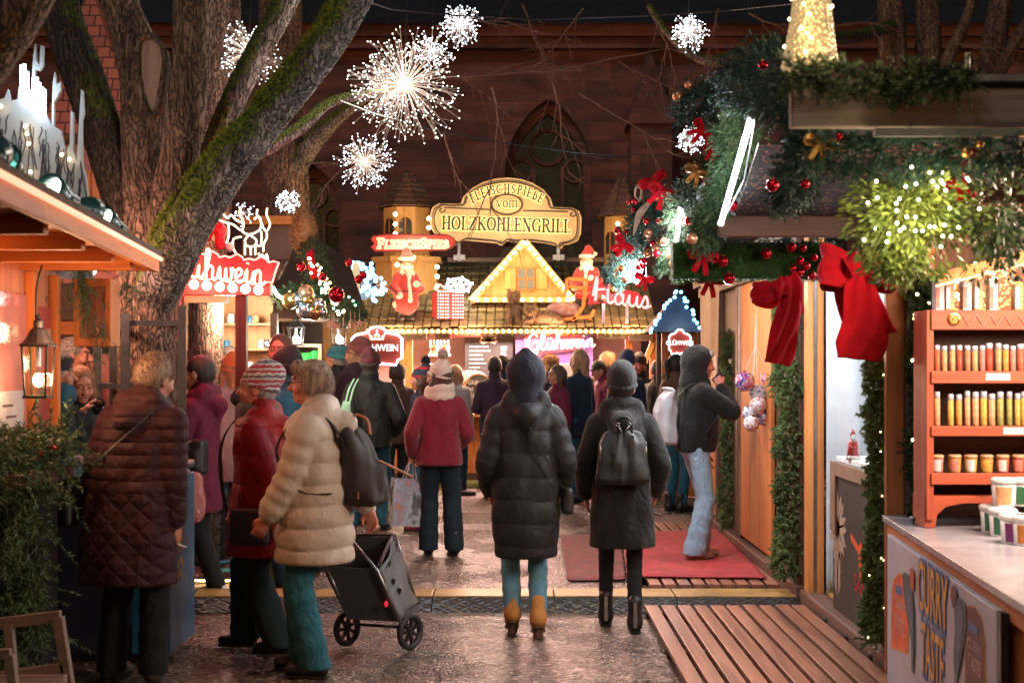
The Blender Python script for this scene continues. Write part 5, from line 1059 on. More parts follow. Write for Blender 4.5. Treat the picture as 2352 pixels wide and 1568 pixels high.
bulbs(rgw,[P(2240+(46+random.uniform(-9,9))*math.cos(a),662-(50+random.uniform(-9,9))*math.sin(a),6.94) for a in [math.pi*(-.15+1.3*i/50) for i in range(51)]],.0085,BULB)
m,nt,b=newmat('copper_glitter');vo=nd(nt,'ShaderNodeTexVoronoi',i_Scale=90);nt.links.new(coords(nt),vo.inputs[0]);s_c=nd(nt,'ShaderNodeSeparateColor');nt.links.new(vo.outputs['Color'],s_c.inputs[0]);nt.links.new(ramp(nt,s_c.outputs[0],[(.5,(.12,.035,.012)),(.9,(.9,.42,.14))]),b.inputs['Base Color']);b.inputs['Metallic'].default_value=.6;b.inputs['Roughness'].default_value=.3;bumpit(nt,b,s_c.outputs[1],1,.02)
k=MB();k.add([P(2160,640,7.15),P(2420,570,7.15),P(2420,715,7.15),P(2160,715,7.15)],[(0,1,2,3)]);tag(solidify(k.build('glitter_panel',m),.01),'copper glitter panel behind the ring of lights','panel')
gr=thing('roof_lath','orange lath with a rope light rising above the shelf','lath',P(2150,655,6.6));k=MB();k.beam(P(2150,640,6.6),P(2420,572,6.6),.03,.05);k.build('lath',WOODX,gr);k=MB();k.tube([P(2150,657,6.55),P(2420,590,6.55)],.006,6);k.build('rope_light',glow('orange_rope',(1,.45,.18),3),gr)
lamp('AREA',(2.45,5.6,2.42),80,(1,.74,.56),(1.0,1.6),aim=(1.2,6.0,.6),name='spice_stall_lamp');lamp('POINT',(2.3,5.7,2.35),9,(1,.58,.36),.1)
lamp('POINT',(1.15,11.4,2.3),26,(1,.86,.74),.1);lamp('AREA',(2.5,8.3,2.5),18,(.90,.95,1),(.8,1.2),aim=(1.9,8.5,.5),name='white_stall_lamp');lamp('POINT',(1.25,8.8,2.0),30,(.95,.96,1),.15)  # the two point lights are unseen fill added to brighten the stall fronts
# ============================= left row: the near stall with the lit soffit
E0,E1=Vector((-1.55,4.0,2.18)),Vector((-2.0,8.0,2.18));XW=-2.58
sl_=thing('left_stall','orange wooden stall with a rope light along its eave at the left edge','stall',(XW,7.6,0));ORW=wood('deep_orange_wood',(.46,.16,.04),(.28,.08,.02),0,4);PINKW=wood('pale_pine',(.50,.20,.09),(.36,.12,.05),2,4)  # plain orange wood shared by soffit, rafters and beams
k=MB()
for i in range(8):
 y0=4.0+i*.505;f_=(y0-4.0)/4;f2=(y0+.50-4.0)/4;k.prism([(-4.6,y0),(E0.x+(E1.x-E0.x)*f_,y0),(E0.x+(E1.x-E0.x)*f2,y0+.50),(-4.6,y0+.50)],(0,0,2.205),(1,0,0),(0,1,0),-.02)
k.build('soffit',ORW,sl_,bevel=.004)
for yy in (4.6,5.35,6.1,6.85,7.45):k=MB();f_=(yy-4)/4;k.span((-4.5,yy,2.13),(E0.x+(E1.x-E0.x)*f_-.06,yy+.06,2.204));k.build('rafter',ORW,sl_,bevel=.004)
k=MB();k.beam(E0+Vector((0,0,.02)),E1+Vector((0,0,.02)),.03,.10);k.beam((-4.5,8.02,2.19),(E1.x,8.02,2.19),.03,.06);k.build('eave_board',WOODY,sl_,bevel=.004)
k=MB();k.tube([E0+Vector((.025,0,.045)),E1+Vector((.025,0,.045))],.013,8);k.build('rope_light',glow('pink_rope_light',(1,.36,.22),1.3),sl_,True)
k=MB();k.add([E0+Vector((.02,0,.075)),E1+Vector((.02,.06,.075)),(-4.6,8.06,2.75),(-4.6,4.0,2.75)],[(0,1,2,3)]);solidify(k.build('roof',mat('mossy_roof_felt',(.10,.08,.05),(.05,.04,.03),.9,20,bump=.6),sl_),.03)
k=MB();k.span((XW-.04,7.0,0),(XW,8.05,2.2));k.build('wall',PINKW,sl_)
for y_ in (7.53,7.92):k=MB();k.span((XW+.001,y_,0),(XW+.05,y_+.055,2.13));k.build('wall_post',WOODO,sl_,bevel=.004)
cs_=thing('menu_case','glazed menu case with a long printed paper on the left stall wall','menu board',(XW,7.3,1.3));k=MB();k.span((XW+.002,7.05,.55),(XW+.016,7.51,2.0));k.build('backing',mat('pink_backing',(.58,.22,.17),(.5,.16,.12),.5,3,bump=0),cs_)
k=MB();k.span((XW+.0165,7.1,.6),(XW+.019,7.46,1.50));k.build('paper',PAPER,cs_);INK=mat('grey_ink',(.10,.09,.12));k=MB()
for j in range(14):k.span((XW+.0192,7.15+.05*(j%3),1.42-j*.058),(XW+.0205,7.30+.12*((j*7)%5)/5,1.432-j*.058))
k.build('print_lines',INK,cs_);k=MB();k.span((XW+.026,7.05,.55),(XW+.029,7.51,2.0));k.build('pane',GLASS,cs_)
p2_=thing('lacquered_board','narrow red panel with a pale band between the posts of the left stall','panel',(XW,7.75,1.3));k=MB();k.span((XW+.002,7.6,.7),(XW+.012,7.91,1.95));k.build('panel',mat('lacquer_red',(.42,.07,.05),(.34,.05,.04),.35,4,bump=.05),p2_);k=MB();k.span((XW+.0125,7.6,1.75),(XW+.018,7.91,1.83));k.span((XW+.0125,7.62,.72),(XW+.016,7.72,1.3));k.build('pale_band',PALEW,p2_)
def lantern(label,c,w_,h_,mt,group=None,bell=True,n=4,power=4,col=(1,.62,.34)):
 c=Vector(c);t=thing('lantern',label,'lantern',c,group=group);k=MB();q=w_/2
 for sx in (-1,1):
  for sy in (-1,1):k.beam(c+Vector((sx*q*.8,sy*q*.8,-h_*.42)),c+Vector((sx*q,sy*q,h_*.2)),.008,.008)
 k.box(c+Vector((0,0,-h_*.43)),(w_*.95,w_*.95,.014));k.box(c+Vector((0,0,h_*.21)),(w_*1.12,w_*1.12,.012));k.lathe(c+Vector((0,0,h_*.215)),[(w_*.78,0),(w_*.62,h_*.03),(w_*.42,h_*.12),(w_*.30,h_*.2),(w_*.2,h_*.22),(w_*.2,h_*.30),(w_*.1,h_*.33),(w_*.03,h_*.4)],14);k.build('frame',BLACKM,t)
 k=MB()
 for sx,sy in ((1,0),(-1,0),(0,1),(0,-1)):
  u=Vector((-sy,sx,0));d=Vector((sx,sy,0));k.add([c+d*q*.8+u*q*.78+Vector((0,0,-h_*.41)),c+d*q*.8-u*q*.78+Vector((0,0,-h_*.41)),c+d*q-u*q*.97+Vector((0,0,h_*.2)),c+d*q+u*q*.97+Vector((0,0,h_*.2))],[(0,1,2,3)])
 k.build('glass',GLASS,t);k=MB();k.sphere(c+Vector((0,0,-h_*.22)),w_*.22,12,9,(1,1,1.3));k.build('bulb',mt,t,True);k=MB();k.tube([c+Vector((0,0,-h_*.05)),c+Vector((0,0,h_*.2))],w_*.1,8);k.build('socket',METAL,t)
 lamp('POINT',c+Vector((0,-.02,-h_*.2)),power,col,w_*.3);return t
lantern('tall black lantern with a glowing bulb hanging at the left stall wall',P(88,832,7.1),.125,.40,glow('lantern_bulb',(1,.55,.25),12),power=7)
k=MB();k.tube(smoothpts([P(96,610,7.3),P(84,660,7.15),P(82,730,7.1)],4),.005,5);tag(k.build('cable',BLACKM),'black cable feeding the hanging lantern at the left stall','cable')
FLG=mat('green_enamel',(.015,.075,.065),(.01,.05,.045),.3,6,bump=.05);FACE=glow('flood_face',(1,.95,.85),9)
for i,(px,py,Y_,aim,lab) in enumerate(((18,398,4.7,(-2.9,8.2,3.1),'green floodlight cut by the left picture edge'),(52,428,4.9,(-1.6,3,2.9),'green floodlight seen from behind next to the picture edge'),(168,486,5.7,(-3.2,1.5,3.6),'large green floodlight shining towards us on the left eave'),(214,512,6.1,(-1.4,7.9,2.2),'green floodlight turned away beside the shining one'),(281,546,6.9,(-3.5,3.0,3.9),'green floodlight nearest to the tree with its face lit'))):
 c=P(px,py,Y_)+Vector((-.05,0,.06));d=(Vector(aim)-c).normalized();t=thing('floodlight',lab,'floodlight',c,group='floodlights on the left eave');s_=.10
 k=MB();k.lathe(c-d*s_*.9,[(.02,0),(.042,.012),(.045,s_*.8),(.062,s_*1.35),(.066,s_*1.75),(.058,s_*1.75),(.054,s_*1.4)],18,d,cap=False);k.lathe(c-d*s_*.9,[(.001,0),(.02,0)],18,d,cap=False);k.build('housing',FLG,t,True)
 k=MB();k.lathe(c+d*s_*.42,[(.0005,0),(.052,0),(.052,.004)],18,d,cap=False);k.build('lens',FACE if i in (2,4) else GLASS,t)
 k=MB();k.tube([c+Vector((-.05,0,0)),c+Vector((-.05,0,-.07)),c+Vector((.05,0,-.07)),c+Vector((.05,0,0))],.007,6);k.tube([c+Vector((0,0,-.07)),c+Vector((0,0,-.10))],.008,6);k.build('bracket',FLG,t)
lamp('SPOT',P(18,398,4.8)+Vector((-.05,.12,.05)),5,(1,.93,.85),.04,aim=(-2.9,8.6,2.7),spot=75,name='flood_beam')
ICE=mat('grey_white_board',(.48,.50,.53),(.40,.42,.46),.6,2,bump=.05);ic=thing('icicle_board','grey white cut-out board of dripping icicles above the left stall','sign board',P(140,500,8.6));rI=random.Random(3)
def ib(x,y):v=P(x,y,8.6);return (v.x,v.z)
top=[(-60,230),(-20,235),(10,225),(18,205),(24,232),(40,228),(43,200),(50,232),(72,205),(76,130),(80,100),(84,140),(90,150),(93,104),(99,106),(98,150),(90,162),(80,160),(80,245),(92,255),(104,262),(112,275),(118,290),(121,190),(125,165),(130,195),(138,188),(140,205),(130,225),(124,235),(124,290),(140,300),(146,330),(152,348),(160,330),(162,255),(168,258),(168,345),(176,370),(183,250),(186,205),(190,210),(193,260),(188,275),(188,375),(196,400),(204,470),(210,560)]
k=MB();k.prism([ib(*p) for p in [(-60,640)]+top+[(212,640)]][::-1],(0,8.6,0),(1,0,0),(0,0,1),-.03) if 0 else k.prism([ib(*p) for p in ([(212,640),(-60,640)][::-1]+top[::-1])][::1],(0,8.6,0),(1,0,0),(0,0,1),.03);k.build('board',ICE,ic)
VEIN=mat('grey_vein',(.10,.09,.10),None,.7,9,bump=0);k=MB()
for j in range(46):
 x=rI.uniform(-20,200);y0=rI.uniform(262+max(0,x-60)*.75,330+max(0,x-60)*.75);n_=rI.randint(3,7);pts=[(x,y0)]
 for i in range(n_):pts.append((pts[-1][0]+rI.uniform(-5,5),pts[-1][1]+rI.uniform(8,26)))
 for (xa,ya),(xb,yb) in zip(pts[:-1],pts[1:]):a,c=P(xa,ya,8.596),P(xb,yb,8.596);k.beam(a,c,.005,.004,up=(0,1,0))
k.build('painted_veins',VEIN,ic)
k=MB()
for x_,ya,yb in ((50,150,225),(56,148,228),(62,165,235),(78,178,240),(84,178,250),(90,190,255),(96,200,262),(102,206,268)):k.tube([P(x_,ya,8.55),P(x_,yb,8.55)],.012,6)
k.build('light_bars',glow('blue_white_bar',(.80,.97,1),6),ic);bulbs(ic,[P(x_,y_,8.55) for x_,y_ in ((2,244),(58,290),(62,308),(70,395),(142,355),(160,366),(66,330))],.012,BULB)
lamp('POINT',P(75,215,8.3),1.6,(.85,.97,1),.1)
m,nt,b=newmat('scale_tiles');br=nd(nt,'ShaderNodeTexBrick',i_Scale=1);br.inputs['Brick Width'].default_value=.17;br.inputs['Row Height'].default_value=.15;br.inputs['Mortar Size'].default_value=.010;br.inputs['Color1'].default_value=(.48,.16,.10,1);br.inputs['Color2'].default_value=(.36,.11,.075,1);br.inputs['Mortar'].default_value=(.07,.02,.015,1)
mp=nd(nt,'ShaderNodeMapping');mp.inputs['Rotation'].default_value=(R(90),0,0);nt.links.new(coords(nt),mp.inputs[0]);nt.links.new(mp.outputs[0],br.inputs[0]);nt.links.new(br.outputs[0],b.inputs['Base Color']);b.inputs['Roughness'].default_value=.7;bumpit(nt,b,br.outputs['Fac'],-.8,.02);TILE=m
ho_=thing('tiled_house','pink plastered house with a steep red tiled spire behind the tree','house',P(200,700,18));k=MB();c0,c1,ap=P(92,312,17.6),P(318,312,17.6),P(206,-40,18.6);k.add([c0,c1,c1+Vector((0,2,0)),c0+Vector((0,2,0)),ap],[(0,1,4),(1,2,4),(2,3,4),(3,0,4)]);k.build('roof',TILE,ho_)
k=MB();k.span((P(112,0,18).x,18,0),(P(305,0,18).x,19.5,P(0,312,18).z));k.build('wall',mat('pink_plaster',(.42,.25,.22),(.32,.18,.16),.9,5),ho_);k=MB();k.span((P(88,0,17.7).x,17.55,P(0,325,17.7).z),(P(320,0,17.7).x,17.98,P(0,312,17.7).z));k.build('eaves',WOODD,ho_)
for px,py in ((212,432),(150,430)):
 k=MB();a=P(px-22,py+48,17.95);c=P(px+22,py-48,17.95);k.span((a.x,17.94,a.z),(c.x,17.995,c.z));wn_=k.build('window',mat('window_stone',(.45,.27,.22)),ho_);k=MB()
 for q in (-.5,.5):x_=(a.x+c.x)/2+q*.11;k.span((x_-.045,17.90,a.z+.05),(x_+.045,17.938,c.z-.05))
 k.build('shutter',mat('orange_shutter',(.56,.22,.09),(.45,.16,.06)),wn_)
lamp('POINT',P(240,380,15.5),55,(1,.5,.38),.3)
dc=thing('display_case','orange framed glass display case hung under the left eave by the tree','display case',P(222,716,8.2));k=MB();a0,a1=P(181,0,8.2).x,P(265,0,8.2).x;zt_,zb_=P(0,642,8.2).z,P(0,795,8.2).z;fr=.03
for s0,s1 in (((a0,8.1,zb_),(a0+fr,8.3,zt_)),((a1-fr,8.1,zb_),(a1,8.3,zt_)),((a0+fr,8.1,zt_-.045),(a1-fr,8.3,zt_)),((a0+fr,8.1,zb_),(a1-fr,8.3,zb_+.045))):k.span(s0,s1)
k.build('frame',WOODO,dc,bevel=.003);k=MB();k.span((a0+fr,8.27,zb_+.045),(a1-fr,8.29,zt_-.045));k.build('back_panel',mat('pink_card',(.48,.16,.14),(.36,.10,.10),.5,3,bump=0),dc);k=MB();k.span((a0+fr,8.115,zb_+.045),(a1-fr,8.12,zt_-.045));k.build('pane',GLASS,dc)
k=MB();k.box((a1-.06,8.24,zb_+.16),(.03,.03,.16));k.box((a1-.055,8.235,zb_+.27),(.02,.02,.06));k.build('shown_bottle',mat('blue_bottle',(.2,.25,.5),None,.2),dc)
def spray(name,label,spots,mt,n,L,nl,cat='fir branch',seed=0,sd=(.1,.1,.1),down=.6,wd=.002,outv=(0,0,0)):
 r=np.random.default_rng(seed+70);c=np.array([list(spots[i]) for i in r.integers(0,len(spots),n)])+r.normal(0,1,(n,3))*np.array(sd);d=r.normal(0,.7,(n,3))+np.array(outv);d[:,2]-=down;V=sprigs(c,d,L*r.uniform(.6,1.2,n),40,nl,wd,seed);return tag(rawmesh(name,V,np.arange(len(V)).reshape(-1,3),mt,loc=spots[0]),label,cat)
spray('fir_branch','long fir spray hanging in front of the display case',resample([P(180,548,7.8),P(182,620,7.8),P(200,690,7.85),P(225,740,7.9)],.03),FIR,70,.14,.03,seed=1,sd=(.02,.02,.02),down=1.3)
spray('fir_branch','fir sprig over the left opening near the small lamp',[P(128,650,8.0),P(262,640,8.3),P(270,660,8.4),P(295,690,8.6),P(215,800,8.4)],FIR,60,.15,.03,seed=2,sd=(.06,.03,.04),down=.5)
bush=[P(x,y,Y_) for x,y,Y_ in ((-20,1050,6.7),(25,1035,6.9),(70,1030,7.0),(-10,1110,6.6),(95,1040,7.1))]
spray('fir_heap','heap of fir branches on the dark ledge in the left foreground',bush,FIR,230,.24,.05,seed=3,sd=(.10,.12,.05),down=-.05,wd=.0042)
spray('fir_drape','dark fir branches draping to the ground at the left picture edge',[P(x,y,6.7) for x,y in ((0,1090),(40,1100),(0,1200),(30,1230),(-10,1320),(40,1340),(10,1420),(60,1400))],FIR,260,.24,.048,seed=4,sd=(.06,.10,.08),down=1.1,wd=.004)
lg=thing('ledge','dark wooden ledge under the fir branches at the left','ledge',(-2.6,6.9,0));k=MB();k.span((-4.2,6.6,1.06),(-2.25,7.3,1.12));k.build('board',WOODDX,lg);k=MB();k.span((-4.2,6.75,0),(-2.3,7.2,1.058));k.build('cabinet',BLACKP,lg)
bauble(P(124,1028,6.85),.02,REDB,'small red ball lying on the fir heap at the left',None);bauble(P(92,1042,6.8),.016,REDB,'tiny red ball low in the fir heap',None)
NAVY=mat('navy_plastic',(.022,.032,.06),(.014,.02,.04),.5,30,bump=.1);BLUE=mat('sky_blue_plastic',(.03,.19,.34),(.02,.13,.26),.4,12,bump=.1)
bn=thing('recycling_bin','big dark navy bin with a blue side panel of yellow arrows','bin',P(250,1500,8.05));xa,xb=P(120,0,8.0).x,P(392,0,7.9).x;k=MB();k.span((xa,7.85,.03),(xb-.012,8.45,1.02));k.build('box',NAVY,bn,bevel=.02);k=MB();k.span((xa-.02,7.83,1.022),(xb+.01,8.47,1.07));k.build('lid',NAVY,bn,bevel=.015)
k=MB();k.prism([(0,0),(.42,0),(.36,.95),(.02,.95)],(xb-.008,7.86,.04),(0,1,0),(0,0,1),-.02) if 0 else k.span((xb-.010,7.84,.04),(xb+.012,8.44,1.0));k.span((xb-.20,7.835,.04),(xb-.0115,7.849,1.0));k.build('blue_panel',BLUE,bn,bevel=.004)
k=MB()
for j in range(6):k.prism([(0,0),(.06,.05),(.12,0),(.12,.035),(.06,.085),(0,.035)],(xb+.0125,8.0,.40+j*.075),(0,1,0),(0,0,1),-.002)
for j in range(2):k.prism([(0,0),(.05,.0),(.05,.06),(0,.06)],(xb-.19,7.834,.55+j*.1),(1,0,0),(0,0,1),.001)
k.build('arrow_marks',MATS['poster_yellow'],bn)
m,nt,b=newmat('crumpled_film');b.inputs['Base Color'].default_value=(.10,.12,.15,1);b.inputs['Roughness'].default_value=.18;b.inputs['Alpha'].default_value=.8;n1=nd(nt,'ShaderNodeTexNoise',i_Scale=9,i_Detail=4);nt.links.new(coords(nt),n1.inputs[0]);bumpit(nt,b,n1.outputs[0],.9,.05);S=Solid(.03);c=P(150,1112,7.6);S.box(c,(.16,.12,.10),.04);S.el(c+Vector((.05,0,.06)),(.12,.1,.09));solid('plastic_bag',S,.015,m,loc=c);tag(bpy.data.objects['plastic_bag'],'crumpled grey plastic film bag on the dark bin edge','bag')
cr=thing('blue_crate','pale blue plastic crate on top of the fir ledge','crate',P(125,1068,7.3));k=MB();c=P(128,1072,7.3);k.prism([(-.13,-.05),(.13,-.05),(.12,.02),(.04,.06),(-.03,.06),(-.12,.03)],c,(1,0,0),(0,0,1),.2,holes=[[(-.06,-.02),(.05,-.02),(.03,.03),(-.04,.03)]]);k.build('side',mat('pale_blue_plastic',(.12,.30,.48),None,.35,9,bump=0),cr);k=MB();k.span(c+Vector((-.13,.203,-.05)),c+Vector((.13,.21,.03)));k.build('rear_side',MATS['pale_blue_plastic'],cr)
GW=wood('weathered_grey_wood',(.22,.16,.13),(.12,.085,.07),0,4,.7);be=thing('wooden_bench','low weathered wooden bench frame in the lower left corner','bench',P(60,1600,6.3));Yb=6.3;pb=lambda x,y,dy=0:P(x,y,Yb+dy)
for nm,a,c,w_ in (('top_rail',(-60,1438),(140,1414),.05),('leg',(134,1416),(168,1640),.045),('seat_rail',(-60,1560),(150,1532),.045),('rear_leg',(20,1430),(36,1600),.04)):k=MB();k.beam(pb(*a),pb(*c),w_,w_ if nm!='top_rail' else.035,up=(0,1,0));k.build(nm,GW,be,bevel=.004)
k=MB()
for j in range(5):a=pb(-60,1552,-.06-j*.075);c=pb(150,1526,-.06-j*.075);a.z=c.z=pb(0,1548).z;k.beam(a,c,.02,.062,up=(0,1,0)) if 0 else k.beam(a,c,.062,.02)
k.build('seat_slats',GW,be,bevel=.003)
bc=thing('wooden_stool','small wooden stool end cut by the lower left corner','stool',P(0,1620,5.9));k=MB();k.beam(P(-60,1508,5.9),P(26,1500,5.9),.045,.03,up=(0,1,0));k.beam(P(22,1502,5.9),P(42,1660,5.9),.04,.04);k.build('frame',GW,bc,bevel=.004)
s2=thing('rear_left_stall','dark beamed stall interior behind the drinking couple at the left','stall',P(190,1200,11));k=MB();k.span((-4.8,10.6,0),(-2.75,10.65,2.5));k.build('wall',mat('pink_lit_board',(.50,.22,.17),(.38,.14,.11),.6,4),s2)
for y0,y1,mt in ((650,735,WOODDX),(738,768,ORW),(770,800,WOODDX)):k=MB();k.span((-4.8,10.5,P(0,y1,10.5).z),(-2.8,10.598,P(0,y0,10.5).z));k.build('beam',mt,s2)
k=MB();k.span((-4.8,8.1,2.35),(-2.9,10.7,2.4));k.build('ceiling',WOODX,s2)
k=MB();k.lathe(P(208,622,9.8),[(.001,0),(.03,.004),(.035,.02)],14,(0,1,.3));tag(k.build('spot_lamp',glow('spot_face',(1,.62,.4),25)),'small glowing spot lamp under the left stall ceiling','lamp')
lamp('POINT',(-2.95,9.2,2.25),26,(1,.52,.36),.08);lamp('POINT',(-2.2,7.0,1.8),8,(1,.48,.26),.06);lamp('POINT',(-2.4,6.0,1.9),5,(1,.36,.12),.1)
# ============================= lettering helpers
def serif_glyphs():
 th,tn=.135,.05;G_={}
 def stem(x,y0=0,y1=1,w_=th,s=True):return [([(x,y0),(x,y1)],w_)]+([([(x-.15,y0+.025),(x+.15,y0+.025)],tn),([(x-.15,y1-.025),(x+.15,y1-.025)],tn)] if s else [])
 arc=lambda cx,cy_,rx,ry,a0,a1,n=12:[(cx+rx*math.cos(R(a0+(a1-a0)*i/n)),cy_+ry*math.sin(R(a0+(a1-a0)*i/n))) for i in range(n+1)]
 G_['H']=(.88,stem(.2)+stem(.68)+[([(.2,.5),(.68,.5)],tn)]);G_['I']=(.42,stem(.21));G_['L']=(.70,stem(.2)+[([(.2,.03),(.62,.03)],tn),([(.62,.0),(.62,.25)],tn)])
 G_['E']=(.72,stem(.2)+[([(.2,.03),(.64,.03)],tn),([(.64,.0),(.64,.22)],tn),([(.2,.97),(.6,.97)],tn),([(.6,1),(.6,.8)],tn),([(.2,.5),(.5,.5)],tn),([(.5,.4),(.5,.6)],tn)])
 G_['F']=(.68,stem(.2)+[([(.2,.97),(.6,.97)],tn),([(.6,1),(.6,.8)],tn),([(.2,.5),(.5,.5)],tn),([(.5,.4),(.5,.6)],tn)])
 G_['O']=(.86,[(arc(.43,.5,.33,.47,60,120,6),tn),(arc(.43,.5,.33,.47,120,240),th),(arc(.43,.5,.33,.47,240,300,6),tn),(arc(.43,.5,.33,.47,-60,60),th)])
 G_['C']=(.78,[(arc(.43,.5,.33,.47,40,120,8),tn),(arc(.43,.5,.33,.47,120,240),th),(arc(.43,.5,.33,.47,240,320,8),tn),([(.68,.72),(.70,.98)],tn)])
 G_['G']=(.86,G_['C'][1]+stem(.70,0,.42,.12,False)+[([(.56,.42),(.84,.42)],tn)])
 G_['Z']=(.74,[([(.1,.97),(.62,.97)],tn),([(.62,.97),(.1,.03)],th),([(.1,.03),(.64,.03)],tn),([(.1,1),(.1,.78)],tn),([(.64,0),(.64,.24)],tn)])
 G_['K']=(.86,stem(.2)+[([(.22,.42),(.66,.97)],tn),([(.56,.97),(.78,.97)],tn),([(.36,.58),(.72,.03)],th),([(.6,.025),(.86,.025)],tn)])
 G_['N']=(.88,stem(.18,0,1,tn)+stem(.70,0,1,tn)+[([(.18,.98),(.70,.02)],th)]);G_['S']=(.62,[(arc(.31,.74,.19,.23,20,150,8),tn),(arc(.31,.74,.19,.23,150,250,6)+arc(.31,.27,.21,.24,70,-30,8),.11),(arc(.31,.27,.21,.24,-30,-160,8),tn),([(.49,.76),(.5,.98)],tn),([(.11,.02),(.12,.24)],tn)])
 G_['P']=(.72,stem(.2)+[([(.2,.97),(.42,.97)],tn),(arc(.42,.74,.20,.23,90,-90),.11),([(.42,.5),(.2,.5)],tn)]);G_['R']=(.84,G_['P'][1]+[([(.42,.5),(.72,.03)],th),([(.64,.025),(.86,.025)],tn)])
 G_['ß']=(.70,stem(.2,0,.8,th,False)+[(arc(.36,.78,.17,.2,180,-60,10),tn),(arc(.40,.28,.19,.27,90,-110,10),.11),([(.05,.025),(.35,.025)],tn)])
 G_['v']=(.62,[([(.1,.6),(.3,0)],.12),([(.3,0),(.5,.6)],tn),([(.0,.6),(.2,.6)],tn),([(.42,.6),(.6,.6)],tn)]);G_['o']=(.62,[(arc(.3,.3,.22,.29,60,120,6),tn),(arc(.3,.3,.22,.29,120,240),.11),(arc(.3,.3,.22,.29,240,300,6),tn),(arc(.3,.3,.22,.29,-60,60),.11)])
 st=lambda x:stem(x,0,.6,.11,False)+[([(x-.1,.02),(x+.1,.02)],tn)];G_['m']=(1.0,st(.15)+st(.48)+st(.82)+[(arc(.32,.45,.16,.15,150,0,6),tn),(arc(.66,.45,.16,.15,150,0,6),tn)])
 return G_
SG=serif_glyphs()
def serif(k,s,place,size,sxx=1.0,grow=0.0,depth=.012,lift=0.0):
 """place(u) -> (origin, x axis, y axis) of the baseline at run length u; sizes may differ per letter"""
 u=0;n=0
 for ch in s:
  up_=ch.upper() if ch not in SG else ch;w_,st=SG[up_];sz=size*(1.25 if ch.isupper() and not s.isupper() and ch in 'FS' and 'ß' in s and 'c' in s else 1)
  O,X,Y=place(u+w_*sz*sxx/2);N=X.cross(Y)
  for pts,wd in st:
   for (xa,ya),(xb,yb) in zip(pts[:-1],pts[1:]):
    a=O+X*((xa-w_/2)*sz*sxx)+Y*(ya*sz)+N*(lift+.0004*(n%7));c=O+X*((xb-w_/2)*sz*sxx)+Y*(yb*sz)+N*(lift+.0004*(n%7));d=(c-a).normalized()*wd*sz*.18+(c-a).normalized()*grow;k.beam(a-d,c+d,wd*sz*(.85 if abs((c-a).normalized().dot(Y))>.5 else 1)+grow*2,depth,up=N);n+=1
  u+=w_*sz*sxx
 return u
def serif_len(s,size,sxx=1.0):return sum(SG[c if c in SG else c.upper()][0]*size*sxx*(1.25 if c.isupper() and not s.isupper() and c in 'FS' and 'c' in s else 1) for c in s)
CUR={'G':(.70,[[(.56,.8),(.40,1),(.16,.88),(.04,.5),(.14,.1),(.36,0),(.55,.18),(.58,.46),(.36,.44)],[(.58,.46),(.56,.0),(.50,-.22),(.36,-.12),(.68,.12)]]),'l':(.34,[[(-.02,.12),(.14,.35),(.28,.85),(.2,1.02),(.1,.85),(.1,.15),(.2,0),(.34,.12)]]),
'ü':(.54,[[(0,.12),(.1,.46),(.08,.12),(.18,0),(.32,.12),(.38,.46),(.37,.1),(.46,0),(.54,.12)],[(.13,.64),(.15,.70)],[(.30,.64),(.32,.70)]]),'u':(.54,[[(0,.12),(.1,.46),(.08,.12),(.18,0),(.32,.12),(.38,.46),(.37,.1),(.46,0),(.54,.12)]]),
'h':(.52,[[(-.02,.1),(.14,.42),(.24,.9),(.16,1.02),(.1,.8),(.1,0)],[(.1,.25),(.22,.46),(.34,.4),(.34,.06),(.42,0),(.52,.12)]]),'w':(.62,[[(0,.12),(.08,.46),(.1,.1),(.2,0),(.28,.15),(.3,.44),(.32,.1),(.42,0),(.52,.2),(.50,.46),(.62,.36)]]),
'e':(.36,[[(0,.12),(.2,.24),(.27,.38),(.16,.47),(.05,.3),(.08,.06),(.2,0),(.36,.12)]]),'i':(.28,[[(0,.12),(.1,.46),(.09,.1),(.17,0),(.28,.12)],[(.12,.64),(.14,.70)]]),'n':(.50,[[(0,.12),(.08,.44),(.09,0)],[(.09,.25),(.2,.46),(.31,.4),(.31,.06),(.4,0),(.50,.12)]]),
'H':(.78,[[(.0,.2),(.12,.9),(.16,1),(.14,.5),(.08,0)],[(.14,.48),(.36,.54),(.56,.56)],[(.62,1),(.56,.5),(.56,.08),(.66,0),(.78,.12)]]),'a':(.5,[[(.34,.4),(.2,.47),(.06,.3),(.08,.04),(.2,0),(.34,.2),(.36,.46),(.34,.1),(.42,0),(.5,.12)]]),'s':(.36,[[(0,.12),(.16,.5),(.24,.2),(.16,0),(.04,.06)],[(.16,0),(.36,.12)]]),'m':(.72,[[(0,.12),(.08,.44),(.09,0)],[(.09,.25),(.2,.46),(.29,.4),(.29,0)],[(.29,.25),(.4,.46),(.5,.4),(.5,.06),(.6,0),(.72,.12)]])}
def script(k,s,O,X,Y,size,r,sx=1.0):
 u=0;O=Vector(O);X=Vector(X);Y=Vector(Y)
 for ch in s:
  w_,st=CUR[ch]
  for pts in st:k.tube(smoothpts([O+X*(u+x_*size*sx)+Y*(y_*size) for x_,y_ in pts],4),r,6)
  u+=w_*size*sx
 return u
XX,ZZ=Vector((1,0,0)),Vector((0,0,1))
YWOOD=wood('yellow_wood',(.62,.36,.12),(.46,.24,.07),2,4);YWOODX=wood('yellow_wood_across',(.62,.36,.12),(.46,.24,.07),0,4)
SHING=mat('old_shingle',(.30,.24,.12),(.15,.12,.06),.8,6,bump=.5);SHINR=mat('brown_shingle',(.17,.09,.06),(.09,.05,.035),.8,9,bump=.5)
